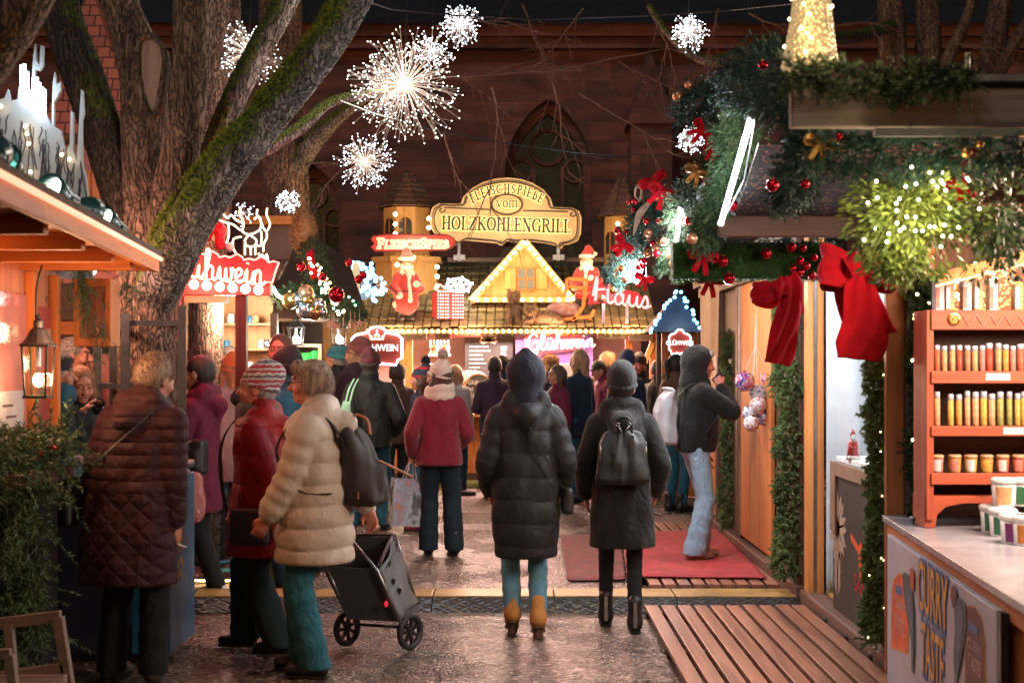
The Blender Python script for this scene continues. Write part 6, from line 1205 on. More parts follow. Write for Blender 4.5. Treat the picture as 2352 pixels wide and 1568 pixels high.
def shingle_rows(k,a0,a1,b0,b1,rows,wd,seed=0):
 """rows of uneven boards from the eave a0-a1 up to the ridge b0-b1"""
 r=random.Random(seed)
 for j in range(rows):
  f0,f1=j/rows,(j+1.25)/rows;l0,r0,l1,r1=a0.lerp(b0,f0),a1.lerp(b1,f0),a0.lerp(b0,min(f1,1.0)),a1.lerp(b1,min(f1,1.0));n=max(1,int((r0-l0).length/wd));N=(r0-l0).cross(l1-l0).normalized()
  for i in range(n):
   u0,u1=i/n,(i+1)/n-.004;dn=(l0-l1)*r.uniform(-.04,.10);h=N*(.028+r.uniform(0,.008));lo=N*.004;q=[l0.lerp(r0,u0)+dn+h,l0.lerp(r0,u1)+dn+h,l1.lerp(r1,u1)+lo,l1.lerp(r1,u0)+lo];k.add(q+[p-N*.022 for p in q],[(0,1,2,3),(4,7,6,5),(0,4,5,1),(1,5,6,2),(3,2,6,7),(0,3,7,4)])
# ============================= the big grill stall at the end of the path
YB=18.5;gs=thing('grill_stall','long wooden grill stall with shingled roof, dormer and lit eave at the path end','stall',(0,19.3,0));xl,xr=P(826,0,YB).x,P(1512,0,YB).x;ze=P(0,752,YB).z
k=MB();rl,rr_=Vector((xl,YB,ze)),Vector((xr,YB,ze));tl,tr_=Vector((xl,21.0,P(0,590,21).z)),Vector((xr,21.0,P(0,590,21).z));shingle_rows(k,rl,rr_,tl,tr_,11,.115,1);k.build('shingles',SHING,gs)
k=MB();k.add([rl-ZZ*.03,rr_-ZZ*.03,tr_-ZZ*.03,tl-ZZ*.03],[(0,1,2,3)]);solidify(k.build('roof_deck',WOODDX,gs),.02)
k=MB();k.span((xl,YB-.03,ze-.075),(xr,YB+.03,ze-.035));k.build('eave_board',YWOODX,gs)
k=MB()
for i in range(32):x_=xl+.04+i*(xr-xl-.08)/32;k.span((x_,19.3,.06),(x_+(xr-xl-.08)/32-.006,19.34,.90))
k.build('front_panel',WOODO,gs,bevel=.003)
k=MB();k.span((xl,19.05,.903),(xr,19.75,.945));k.build('counter',YWOODX,gs,bevel=.005);k=MB();k.span((xl,19.25,.02),(xr,19.298,.14));k.build('plinth',WOODDX,gs)
IPINK=mat('pink_lit_wall',(.60,.42,.42),(.52,.34,.36),.6,2,bump=0);k=MB();k.span((xl,21.0,0),(xr,21.05,3.0));k.build('back_wall',IPINK,gs)
for px in (838,940,1444,1500):k=MB();x_=P(px,0,19.2).x;k.span((x_-.045,19.15,.946),(x_+.045,19.24,ze-.03));k.build('post',YWOOD if px<1000 else WOODO,gs,bevel=.004)
for a,c in (((1470,860),(1500,785)),((918,860),(938,800))):k=MB();k.beam(P(*a,19.14),P(*c,19.14),.07,.05,up=(0,1,0));k.build('brace',YWOOD,gs,bevel=.004)
k=MB();k.span((xl+.02,19.75,.35),(xr-.02,20.2,.9));k.build('worktop',METAL,gs)
for px,w_,y0,y1,mt in ((1008,46,835,905,METAL),(1400,60,838,900,METAL),(1262,120,835,880,METAL)):k=MB();a=P(px-w_/2,y1,20.3);c=P(px+w_/2,y0,20.3);k.span((a.x,20.2,a.z),(c.x,20.5,c.z));k.build('steel_cabinet',mt,gs,bevel=.01)
es=thing('eave_light_string','string of warm bulbs on green tinsel along the eave of the grill stall','light string',(xl,YB,ze));g=garland('tinsel','','',[(xl,YB-.05,ze-.05),(xr,YB-.05,ze-.05)],.035,190,FIRL,.06,18,.02,seed=77,parent=es);bulbs(es,[(xl+.03+i*(xr-xl-.06)/50,YB-.085,ze-.05) for i in range(51)],.026,BULBY)
dm=[P(1205,558,19.1),P(1082,694,19.1),P(1318,694,19.1)];k=MB();k.prism([(p.x,p.z) for p in (dm[1],dm[2],dm[0])],(0,19.1,0),XX,ZZ,.06);dw=k.build('dormer_front',YWOOD,gs)
k=MB();bk=P(1160,572,20.8);shingle_rows(k,P(1076,700,19.02),P(1092,655,20.6),P(1205,556,19.02),bk,8,.12,4);shingle_rows(k,P(1320,660,20.6),P(1324,700,19.02),bk,P(1205,556,19.02),8,.12,5);k.build('dormer_shingles',SHING,gs)
k=MB()
for a,c in ((dm[1],dm[0]),(dm[0],dm[2])):k.beam(a+Vector((0,-.05,.01)),c+Vector((0,-.052 if a==dm[1] else -.05,.01)),.10,.04,up=(0,1,0))
k.beam(dm[1]+Vector((0,-.046,.03)),dm[2]+Vector((0,-.046,.03)),.07,.03,up=(0,1,0));k.build('verge_board',YWOODX,gs,bevel=.004)
k=MB();a,c=P(1190,664,19.07),P(1226,617,19.07);k.span((a.x,19.05,a.z),(c.x,19.098,c.z));wd_=k.build('dormer_window',mat('dark_pane',(.06,.05,.04),None,.15),gs);k=MB();mx_,mz_=(a.x+c.x)/2,(a.z+c.z)/2
for s0,s1 in (((a.x-.02,19.03,a.z-.02),(a.x,19.10,c.z+.02)),((c.x,19.03,a.z-.02),(c.x+.02,19.10,c.z+.02)),((a.x,19.031,c.z),(c.x,19.10,c.z+.02)),((a.x,19.031,a.z-.02),(c.x,19.10,a.z)),((mx_-.012,19.035,a.z),(mx_+.012,19.049,c.z)),((a.x,19.033,mz_-.012),(c.x,19.049,mz_+.012))):k.span(s0,s1)
k.build('window_bars',WOODO,wd_);k=MB()
for q in (-1,1):x_=mx_+q*.21;k=MB();k.span((x_-.075,19.06,a.z),(x_+.075,19.098,c.z));k.build('dormer_shutter',YWOOD,gs,bevel=.003)
ds=thing('dormer_light_string','triangle of warm bulbs round the dormer of the grill stall','light string',dm[0]);bulbs(ds,[dm[1].lerp(dm[0],.04+.93*i/11)+Vector((0,-.09,.02)) for i in range(12)]+[dm[0].lerp(dm[2],.04+.93*i/11)+Vector((0,-.09,.02)) for i in range(12)]+[dm[1].lerp(dm[2],.06+.88*i/10)+Vector((0,-.09,.03)) for i in range(11)],.028,BULB)
def tower(label,cx,Yt,y_ap,y_ev,w_ev,y_bt,w_b,low=None):
 t=thing('wooden_tower',label,'tower',P(cx,y_bt,Yt));sc_=Yt/FPX;c=P(cx,y_ev,Yt);h=(y_bt-y_ev)*sc_;r=w_b*sc_/2/math.cos(math.pi/8);ring=lambda rr,z:[c+Vector((rr*math.cos(math.pi/8+i*math.pi/4),rr*math.sin(math.pi/8+i*math.pi/4),z)) for i in range(8)]
 k=MB();V=ring(r,0)+ring(r,-h);k.add(V,[(i,i+8,(i+1)%8+8,(i+1)%8) for i in range(8)]);k.build('tower_body',YWOOD,t)
 k=MB();re=w_ev*sc_/2/math.cos(math.pi/8);ap=P(cx,y_ap,Yt);E=ring(re,.0)
 for i in range(8):shingle_rows(k,E[i],E[(i+1)%8],E[i].lerp(ap,.97),E[(i+1)%8].lerp(ap,.97),7,.09,i)
 k.build('tower_roof',SHINR,t)
 for i in (5,6):
  a=math.pi/4*(i)+math.pi/4*.0;n=Vector((math.cos(a),math.sin(a),0));u=Vector((-n.y,n.x,0));o=c+n*(r*math.cos(math.pi/8)+.004);wz=.09;k=MB();k.prism(gothic(0,wz,-h*.72,-h*.40,6) if 0 else [(-wz,-.42*h-.16),(wz,-.42*h-.16),(wz,-.42*h+.06)]+[(wz*math.cos(R(18*q)),-.42*h+.06+wz*math.sin(R(18*q))) for q in range(1,10)]+[(-wz,-.42*h+.06)],o,u,ZZ,.01);k.build('arched_window',mat('dark_pane',(.06,.05,.04)),t);k=MB();k.beam(o+n*.004+ZZ*(-.42*h-.16),o+n*.004+ZZ*(-.42*h+.15),.018,.012,up=n);k.build('mullion',WOODO,t)
 if low:
  k=MB();rl_=low[0]*sc_/2/math.cos(math.pi/8);zl=-h;hl=(low[1]-y_bt)*sc_;V=ring(rl_,zl)+ring(rl_,zl-hl);k.add(V,[(i,i+8,(i+1)%8+8,(i+1)%8) for i in range(8)]+[tuple(range(8))]);k.build('tower_base',YWOOD,t);k=MB();V=ring(rl_*1.12,zl+.02)+ring(rl_*1.12,zl-.05);k.add(V,[(i,i+8,(i+1)%8+8,(i+1)%8) for i in range(8)]+[tuple(range(8)),tuple(range(8,16))[::-1]]);k.build('base_cornice',YWOODX,t)
 return t,c,r
t1,c1_,r1_=tower('left wooden tower with a conical shingled roof and strings of bulbs',935,19.9,388,480,132,596,104,(140,712));bulbs(t1,[P(908,y_,19.2) for y_ in (492,515,537)]+[P(985,y_,19.3) for y_ in (502,523)]+[P(912,y_,19.05) for y_ in (608,630)]+[P(1004,y_,19.1) for y_ in (613,635,657,679,705)]+[P(1004,725,19.0)],.03,BULB)
t2,_,_=tower('right wooden tower half hidden by the dark fir swag',1430,20.2,397,500,112,640,84);bulbs(t2,[P(1419,514,19.7),P(1419,535,19.7)],.03,BULB)
z6=lambda x,y:((900+x*.34014)*.91875,(400+y*.34014)*.91875);YS_=19.4
def zp(x,y,dy=0):return P(*z6(x,y),YS_+dy)
CREAM=mat('cream_board',(.60,.45,.24),(.52,.37,.18),.5,3,bump=.05);DBR=mat('dark_brown_paint',(.035,.02,.012),None,.5,9,bump=0);HALO=glow('halo_glow',(1,.62,.20),1.25)
sg=thing('grill_sign','big cream scrolled sign reading FLEISCHSPIESSE vom HOLZKOHLENGRILL','sign',zp(1080,620));outl=[(575,320),(740,322),(760,270),(820,210),(900,165),(990,138),(1085,130),(1180,140),(1270,170),(1350,220),(1400,280),(1420,345),(1560,352),(1610,375),(1628,420),(1625,540),(1600,595),(1540,620),(1500,625),(1480,655),(1450,630),(1350,610),(1250,600),(1150,605),(1080,595),(1040,630),(1000,610),(900,600),(760,590),(700,625),(660,600),(560,560),(520,500),(508,420),(530,350)]
o2=[(zp(*p).x,zp(*p).z) for p in outl][::-1];k=MB();k.prism(o2,(0,YS_,0),XX,ZZ,.08);k.build('board',CREAM,sg)
def inset(pts,d):
 c=Vector((sum(p[0] for p in pts)/len(pts),sum(p[1] for p in pts)/len(pts)));return [(p[0]+(c.x-p[0])*d,p[1]+(c.y-p[1])*d*1.6) for p in pts]
k=MB()
for d,r_ in ((.035,.006),(.06,.009)):k.tube(smoothpts([Vector((p[0],YS_-.002,p[1])) for p in inset(o2,d)],2),r_,5,closed=True)
for (cx,cy_,s_) in ((600,365,1),(1560,395,1),(700,600,.7),(1040,595,.6),(1110,595,.6),(1475,615,.7)):k.tube([zp(cx+s_*(28-3.2*i)*math.cos(i*.7),cy_+s_*(28-3.2*i)*math.sin(i*.7),-.004) for i in range(9)],.008,5)
for a,c in (((620,350),(960,365)),((1200,372),(1530,380))):k.tube([zp(*a,-.004),zp(*c,-.004)],.009,5)
k.build('painted_scrolls',DBR,sg)
el=[(zp(1080+112*math.cos(a),330-74*math.sin(a)).x,zp(1080+112*math.cos(a),330-74*math.sin(a)).z) for a in [2*math.pi*i/28 for i in range(28)]];k=MB();k.prism(el,(0,YS_-.06,0),XX,ZZ,.055);k.build('oval',CREAM,sg);k=MB();k.tube([Vector((p[0],YS_-.062,p[1])) for p in el],.012,6,closed=True);k.build('oval_rim',DBR,sg)
bl0,bl1=zp(598,510),zp(1550,536);bx=(bl1-bl0).normalized();by=Vector((-bx.z,0,bx.x));Hh=(zp(600,415)-zp(600,512)).length;nat=serif_len('HOLZKOHLENGRILL',Hh);sx_=(bl1-bl0).length/nat
for nm,mt,gr_,lf,dp in (('letter_halo',HALO,.016,.012,.004),('letters',DBR,.003,.03,.012)):
 k=MB();serif(k,'HOLZKOHLENGRILL',lambda u:(bl0+bx*u,bx,by),Hh,sx_,gr_,dp,lf)
 cA=zp(1078,640);rA=(zp(1078,265)-cA).length;H2=(zp(0,0)-zp(0,66)).length;L2=serif_len('FLEISCHSPIEßE',H2,.80);aspan=(zp(1330,330)-zp(820,320)).length*1.12;
 def pl(u,L2=L2):a=(u/L2-.5)*1.50;X=Vector((math.cos(a),0,-math.sin(a)));Y=Vector((math.sin(a),0,math.cos(a)));rr2=rA*.93;e=Vector((cA.x+rA*math.sin(a)*.99,YS_,cA.z+rA*(.79*math.cos(a)+.263)));return e,X.lerp(XX,.35).normalized(),Y.lerp(ZZ,.35).normalized()
 serif(k,'FLEISCHSPIEßE',pl,H2,.80,gr_*.8,dp,lf)
 v0=zp(1003,352);H3=(zp(0,0)-zp(0,78)).length;serif(k,'vom',lambda u:(v0+XX*u,XX,ZZ),H3,(zp(1162,0)-zp(1003,0)).length/serif_len('vom',H3),gr_*.6,dp,lf+.06);k.build(nm,mt,sg)
k=MB()
for px in (728,1457):k.beam(zp(px,600,.1),zp(px,740,.1),.04,.04);k.beam(zp(px-40,715,.12),zp(px+45,715,.12),.07,.03,up=(0,1,0))
k.build('bracket',METAL,sg);k=MB();k.span((zp(640,0).x,YS_+.15,zp(0,742).z),(zp(1800,0).x,YS_+.25,zp(0,712).z));k.build('support_beam',WOODDX,sg)
fs=thing('red_meat_sign','long red sign with rounded ends reading FLEISCHSPIESS under the left tower','sign',P(947,560,18.9));k=MB();rs_=[(95,560),(180,548),(640,552),(690,575),(700,605),(680,640),(630,660),(200,672),(105,668),(80,640),(105,615),(82,588)];z8=lambda x,y,dy=0:P(*z6(x,y),18.9+dy);k.prism([(z8(*p).x,z8(*p).z) for p in rs_][::-1],(0,18.9,0),XX,ZZ,.06);k.build('board',mat('sign_red',(.50,.035,.035),(.42,.025,.03),.45,5,bump=.05),fs)
k=MB();k.tube([z8(*p,-.004) for p in rs_],.012,6,closed=True);k.build('rim',mat('dark_red',(.16,.01,.012)),fs);f0=z8(125,648);Hf=(z8(0,0)-z8(0,72)).length;lf_=(z8(655,0)-z8(125,0)).length/serif_len('FleischSpieß',Hf*.78)
for nm,mt,gr_,lf,dp in (('letter_halo',glow('cream_letter',(1,.72,.42),.95),.012,.006,.004),('letters',mat('sign_red_dark',(.40,.02,.03),None,.5,9,bump=0),-.005,.02,.008)):k=MB();serif(k,'FleischSpieß',lambda u:(f0+XX*u,XX,ZZ),Hf*.78,lf_,gr_,dp,lf);k.build(nm,mt,fs)
def sboard(name,label,cat,x0,y0,x1,y1,Y_,mt,dp=.03,**kw):t=thing(name,label,cat,P((x0+x1)/2,y1,Y_));k=MB();a,c=P(x0,y1,Y_),P(x1,y0,Y_);k.span((a.x,Y_,a.z),(c.x,Y_+dp,c.z));k.build('board',mt,t,**kw);return t
CHB=mat('chalkboard',(.05,.05,.055),(.03,.03,.034),.7,5,bump=0);CHK_=mat('chalk',(.66,.64,.62),None,.9,9,bump=0)
t=sboard('menu_blackboard','tall chalk menu blackboard at the back of the grill stall','menu board',1068,758,1178,880,20.6,CHB);k=MB();rc_=random.Random(2);cs=lambda x,y:P(x,y,20.595)
for j,w_ in enumerate((44,48,30,32,38,24,18)):
 x_=1078
 while x_<1078+w_:l_=rc_.uniform(5,11);k.beam(cs(x_,796+j*9.6),cs(min(x_+l_,1078+w_),796+j*9.6),.02,.004,up=(0,1,0));x_+=l_+1.6
for j in range(5):k.beam(cs(1150,797+j*6),cs(1162+rc_.uniform(0,5),797+j*6),.02,.004,up=(0,1,0))
for j in range(7):a=math.pi*j/6;k.prism([(0,-.01),(.09,-.04),(.14,0),(.09,.04),(0,.01)],cs(1122,784),(math.cos(a),0,math.sin(a)),(-math.sin(a),0,math.cos(a)),.003)
for j in range(4):k.tube([cs(1098+j*13+6*math.cos(q),766+4*math.sin(q)) for q in (0,1,2,3,4,5)],.008,5)
k.build('chalk_marks',CHK_,t)
t=sboard('till_sign','red board reading HIER KASSE under the eave','sign',1032,758,1106,774,18.75,mat('till_red',(.36,.05,.06)));text('HIER KASSE',.075,P(1069,766,18.745),XX,ZZ,'',CHK_,t,.003)
t=sboard('neon_wall_sign','violet panel with glowing Glühwein script at the back of the grill stall','sign',1184,756,1362,868,20.55,mat('violet_board',(.20,.12,.30),(.14,.07,.22),.5,3,bump=0));k=MB();script(k,'Glühwein',P(1212,806,20.5),(math.cos(.07),0,math.sin(.07)),ZZ,.24,.014,1.05);k.build('neon_script',NEONW,t,True);k=MB();k.prism([(P(x,y,20.53).x,P(x,y,20.53).z) for x,y in ((1202,815),(1204,775),(1225,760),(1250,768),(1300,762),(1338,770),(1340,800),(1300,808),(1250,812),(1222,830))][::-1],(0,20.53,0),XX,ZZ,.01);k.build('script_backing',mat('hot_pink_board',(.62,.16,.22)),t)
for x0,x1,y0,lab in ((922,979,766,'dark wooden hanging sign left of the till sign'),(1000,1036,764,'small tilted dark wooden sign next to the till sign'),(1372,1440,764,'tilted dark sign under the right half of the eave'),(1444,1500,768,'dark sign board under the right end of the eave')):t=sboard('hanging_sign',lab,'sign',x0,y0,x1,y0+15,18.8,WOODDX,bevel=.004);text('Filet Spieß' if x1-x0>50 else 'Spieß',.055,P((x0+x1)/2,y0+7.5,18.796),XX,ZZ,'',mat('scorched',(.02,.01,.008)),t,.002)
t=sboard('bottle_shelf','pale shelf of bottles at the back of the grill stall','shelf',984,812,1034,818,20.4,WHITEP,.2)
for i in range(6):x_=989+i*8;k=MB();k.lathe(P(x_,812,20.45),[(.025,0),(.027,.10),(.012,.14),(.012,.19)],8);tag(k.build('bottle',[SILB,GOLDB,PAPER][i%3],smooth=True,loc=P(x_,812,20.45)),'small pale bottle on the shelf at the back of the grill stall','bottle','bottles on the grill stall shelf')
bb=thing('wine_barrel','small wooden barrel with a chalked black end on the grill counter','barrel',P(1085,938,18.9));c=P(1086,893,18.95);ax=Vector((.42,-.91,0)).normalized();k=MB();k.lathe(c-ax*.24,[(.20,0),(.235,.12),(.245,.22),(.235,.34),(.205,.44)],26,ax,cap=False);k.lathe(c-ax*.24,[(.001,.43),(.2,.43)],26,ax,cap=False);k.build('staves',PALEW,bb,True)
k=MB();k.lathe(c+ax*.192,[(.001,.0),(.19,0),(.19,.008)],26,ax,cap=False);k.build('chalk_end',CHB,bb);k=MB()
for h in (.03,.13,.31,.41):k.lathe(c-ax*.24+ax*h,[(.215 if h in (.03,.41) else.243,-.014),(.219 if h in (.03,.41) else.247,0),(.215 if h in (.03,.41) else.243,.014)],26,ax,cap=False)
k.build('hoop',BLACKM,bb,True);bxv=Vector((ax.y,-ax.x,0))*-1
for j,s_ in enumerate(('Glühwein','rot & weiß','Glühbier')):text(s_,.085,c+ax*.202+ZZ*(.09-j*.085),bxv,ZZ,'',CHK_,bb,.002)
def crown_sign(label,cx,cy_,w_,h_,Y_,txt,big=True):
 t=thing('mulled_wine_sign',label,'sign',P(cx,cy_+h_/2,Y_));sc_=Y_/FPX;o=P(cx,cy_,Y_);pts=[(-.5,-.32),(-.42,-.36),(-.38,-.5),(-.1,-.46),(0,-.5),(.1,-.46),(.38,-.5),(.42,-.36),(.5,-.32),(.5,.2),(.42,.30),(.22,.36),(.12,.48),(0,.52),(-.12,.48),(-.22,.36),(-.42,.30),(-.5,.2)];q=[(x_*w_*sc_,y_*h_*sc_) for x_,y_ in pts];k=MB();k.prism(q,o,XX,ZZ,.05);k.build('board',mat('sign_red_glossy',(.60,.09,.06),(.5,.06,.04),.3,3,bump=0),t)
 k=MB();k.tube([o+XX*x_*1.03+ZZ*y_*1.03-Vector((0,.015,0)) for x_,y_ in q],.011 if big else.008,6,closed=True);k.build('led_edge',glow('white_rope',(.95,.97,1),4),t);text(txt,h_*.26*sc_,o+Vector((0,-.004,-.05*h_*sc_)),XX,ZZ,'',glow('lit_white',(1,.93,.88),1.2),t,.004,sx=.86,bold=.002)
 if big:
  k=MB();cw=.07;zc=o+ZZ*h_*.17*sc_-Vector((0,.004,0));k.prism([(-cw,0),(cw,0),(cw*1.25,cw*.95),(cw*.6,cw*.55),(0,cw*1.3),(-cw*.6,cw*.55),(-cw*1.25,cw*.95)],zc,XX,ZZ,-.004)
  for x_,z_ in ((-1.25,1.0),(0,1.4),(1.25,1.0)):k.sphere(zc+XX*x_*cw+ZZ*z_*cw,.014,8,6)
  k.build('crown',glow('lit_cream',(1,.86,.62),1.0),t);k=MB()
  for x_ in (-.035,0,.035):k.sphere(zc+XX*x_+ZZ*.03-Vector((0,.006,0)),.012,6,5)
  k.build('crown_gems',MATS['sign_red_glossy'],t)
 return t
crown_sign('red crowned sign reading GLÜHWEIN with a white lit edge left of the counter',866,795,112,84,15.1,'GLÜHWEIN');crown_sign('small red GLÜHWEIN sign with lit sides under the blue lit roof',1561,785,48,54,16.6,'GLÜHWEIN',False)
kb=thing('blue_lit_kiosk','dark kiosk roof edged with icy blue lights behind the woman with the mug','kiosk',P(1550,1100,17));a,c,ap=P(1488,762,16.9),P(1618,762,16.9),P(1556,668,17.2);k=MB();k.add([a,c,c+Vector((0,.8,0)),a+Vector((0,.8,0)),ap],[(0,1,4),(1,2,4),(2,3,4),(3,0,4)]);k.build('roof',mat('navy_cloth',(.012,.018,.04),(.008,.01,.025),.6,9),kb);k=MB();k.span((P(1520,0,17.4).x,17.4,0),(P(1610,0,17.4).x,17.45,a.z));k.build('back_wall',WOODO,kb)
for px in (1512,1608):k=MB();k.tube([P(px,760,17.1),Vector((P(px,0,17.1).x,17.1,0))],.03,8);k.build('post',WOODD,kb)
bulbs(kb,[a.lerp(ap,i/13)+Vector((random.uniform(-.03,.03),-.06,random.uniform(-.03,.03))) for i in range(13)]+[ap.lerp(c,i/13)+Vector((random.uniform(-.03,.03),-.06,random.uniform(-.03,.03))) for i in range(13)],.022,LEDC);lamp('POINT',ap+Vector((0,-.5,-.2)),5,(.5,.8,1),.1)
k=MB();bulb_r=None
k=MB();k.span((xl,18.75,.0),(xr,19.24,.05));tag(k.build('green_plinth',mat('green_floor',(.20,.26,.09),(.14,.19,.06),.7,9),bevel=.005),'pale green low step along the foot of the grill counter','step');k=MB();k.span((P(1028,0,17.6).x,17.6,.0),(P(1092,0,17.6).x,18.0,.04));tag(k.build('foot_plate',BLACKM),'small black foot plate lying before the grill counter','plate')
lamp('AREA',(-.9,20.2,2.25),150,(1,.66,.52),(1.8,.8),aim=(-.9,18.4,0),name='grill_lamp');lamp('AREA',(.75,20.2,2.25),150,(1,.54,.52),(1.8,.8),aim=(.75,18.4,0),name='grill_lamp')
for x_,e_ in ((-1.5,26),(-.5,26),(.5,26),(1.5,26)):lamp('POINT',(x_,18.3,2.02),e_,(1,.58,.30),.12,name='eave_glow')
lamp('POINT',P(1205,610,18.2),20,(1,.72,.38),.3,name='dormer_glow');lamp('POINT',P(1180,470,18.6),12,(1,.74,.40),.4,name='sign_glow');lamp('POINT',P(935,560,18.4),20,(1,.66,.34),.2,name='tower_glow');lamp('POINT',P(1385,600,18.5),16,(1,.62,.36),.2,name='tower_glow')
# ============================= middle left: the mulled wine stall with the red neon sign
mw=thing('mulled_wine_stall','stall with red neon script sign and a row of round bulbs left of the path','stall',P(552,1190,11.5));YM=11.5;REDW=wood('red_brown_post',(.07,.024,.015),(.03,.011,.008),2,4);zf=lambda y,Y_:P(0,y,Y_).z;xf=lambda x,Y_:P(x,0,Y_).x
k=MB();k.span((xf(540,YM),YM,0),(xf(565,YM),YM+.09,zf(672,YM)));k.build('post',REDW,mw,bevel=.004);k=MB();k.span((xf(360,YM),YM-.04,zf(678,YM)),(xf(622,YM),YM+.10,zf(634,YM)));k.build('sign_beam',mat('red_lacquer_beam',(.42,.07,.05),(.3,.04,.03),.35,4,bump=.05),mw,bevel=.004)
k=MB();k.span((xf(360,YM),YM-.02,zf(695,YM)),(xf(522,YM),YM+.07,zf(679,YM)));k.build('lintel',CREAM,mw)
k=MB();k.span((xf(700,13.4),13.3,0),(xf(722,13.4),13.42,zf(740,13.4))) if 0 else k.span((xf(625,13.0),12.9,0),(xf(640,13.0),13.0,zf(720,13)));k.build('dark_post',WOODD,mw)
k=MB();k.add([P(380,640,11.5),P(640,640,11.5),P(660,600,13.6),P(380,600,13.6)],[(0,1,2,3)]);solidify(k.build('canopy_roof',WOODDX,mw),.03)
k=MB();k.span((xf(380,14),14,0),(xf(626,14),14.05,2.4));k.build('back_wall',mat('warm_pine_wall',(.62,.36,.20),(.5,.26,.13),.6,3,(6,6,.6),bump=.1),mw)
for y_ in (742,800,850,905):k=MB();k.span((xf(380,13.7),13.7,zf(y_+5,13.7)),(xf(626,13.7),14,zf(y_,13.7)));k.build('shelf_board',PALEW,mw)
k=MB();k.span((xf(410,12.4),12.3,0),(xf(640,12.4),12.6,.98));k.build('counter',WOODD,mw,bevel=.01)
for i,(px,py) in enumerate(((530,735),(546,738),(575,740),(586,738),(600,796),(612,795),(520,796),(440,795),(572,846),(602,846))):c=P(px,py+6,13.75);k=MB();k.lathe(c-ZZ*.01,[(.03,0),(.042,.03),(.035,.09),(.028,.10)],10);tag(k.build('mug',[PAPER,SILB,MATS['sky_blue_plastic'],PALEW][i%4],smooth=True,loc=c),'small mug on the lit shelves of the mulled wine stall','mug','mugs on the lit shelves')
bs=thing('round_bulb_row','row of round white bulbs along the red beam of the mulled wine stall','light string',P(500,656,YM));bulbs(bs,[P(386+29.6*i,648+2.6*i,YM-.06) for i in range(8)],.040,glow('round_bulb',(1,.70,.55),4));k=MB()
for i in range(8):p=P(386+29.6*i,648+2.6*i,YM-.042);k.lathe(p,[(.046,0),(.052,-.01),(.046,-.02)],16,(0,-1,0),cap=False)
k.build('socket_ring',MATS['pink_backing'],bs)
ns=thing('neon_script_sign','cloud shaped red sign with glowing pink mulled wine script','sign',P(510,630,YM));k=MB();cl=[]
for i in range(9):cl+=[(390+i*28+14*math.cos(a)+14,612+i*3-30-(14 if i%2 else 6)*math.sin(a)+(9-i)*0) for a in (2.6,1.57,.5)]
cl+=[(632,625),(626,648)]+[(610-i*28,652-i*2.5+(4 if i%2 else -4)) for i in range(9)];k.prism([(xf(x,YM-.12),zf(y,YM-.12)) for x,y in cl][::-1],(0,YM-.12,0),XX,ZZ,.06);k.build('cloud_board',mat('neon_red_board',(.52,.03,.035),(.42,.02,.025),.35,3,bump=0),ns)
k=MB();s0=P(368,630,YM-.16);script(k,'Glühwein',s0,(math.cos(.10),0,-math.sin(.10)),ZZ,.235,.0115,.93);k.build('neon_script',glow('warm_neon',(1,.52,.30),2.2),ns,True);k=MB();k.tube([P(x,y,YM-.14) for x,y in cl],.008,5,closed=True);k.build('neon_outline',LEDR,ns)
z4=lambda x,y,Y_=11.7:P((440+x*.287)*.91875,(500+y*.287)*.91875,Y_);dr=thing('rope_light_reindeer','pair of reindeer outlined in pale rope light on the mulled wine sign','light figure',z4(640,540))
for L in (((360,170),(430,195),(500,215),(570,265),(590,200),(555,120),(560,80)),((410,120),(450,160),(480,130),(520,170),(560,190)),((570,265),(600,290),(640,300),(700,280),(740,240),(735,160),(705,130),(710,80)),((680,170),(720,150),(760,240),(790,270),(820,210),(790,130),(795,70)),((640,300),(600,350),(620,400),(680,400),(700,350),(650,310)),((570,320),(500,340),(500,420),(520,460)),((740,270),(745,330),(735,400),(700,390)),((790,280),(790,330),(765,380),(760,450)),((600,380),(600,480)),((650,400),(652,480)),((690,400),(690,480)),((720,460),(730,500),(750,470),(765,520),(790,470),(805,540)),((455,200),(460,300),(440,380))):k=MB();k.tube(smoothpts([z4(*p) for p in L],3),.0085,5);k.build('rope_light',glow('cream_rope',(1,.66,.42),2.2),dr,True)
rf=thing('red_cap_ornament','glossy red cap ornament with white trim behind the neon sign','ornament',z4(330,400));GRED=mat('glossy_red',(.55,.02,.04),(.42,.01,.02),.2,4,bump=0);k=MB();k.tube(smoothpts([z4(235,360),z4(290,260),z4(350,225),z4(395,270),z4(380,330),z4(400,430)],4),[.03,.045,.05,.05,.045]+[.05]*8+[.045]*8,10);k.build('cap',GRED,rf,True);k=MB();k.tube(smoothpts([z4(190,350),z4(230,380),z4(260,360)],4),.022,8);k.sphere(z4(470,410),.04,10,8);k.build('trim',WHITEP,rf,True)
for px in (400,500,590):lamp('POINT',P(px,640,10.8),7,(1,.16,.13),.12,name='neon_and_rim_glow')
lamp('POINT',(xf(520,12.8),12.9,2.1),60,(1,.66,.44),.15);lamp('POINT',P(458,600,9.95),16,(1,.05,.08),.08,name='neon_and_rim_glow');lamp('POINT',P(465,560,12.2),24,(1,.42,.24),.1,name='neon_and_rim_glow')  # the red light beside the trunk is added to rim it, apart from the sign
hu=thing('lantern_hut','dark and ochre wooden hut with lanterns under a fir gable','hut',P(730,1150,14));k=MB();k.span((xf(640,15.4),15.4,0),(xf(742,15.4),15.44,zf(690,15.4)));k.build('dark_wall',mat('brown_panel',(.085,.045,.036),(.06,.03,.025),.6,3,bump=.1),hu);k=MB();k.span((xf(742,15.4)+.003,15.35,0),(xf(842,15.4),15.40,zf(690,15.4)));k.build('ochre_wall',wood('ochre_wood',(.46,.24,.07),(.34,.15,.04),2,3),hu)
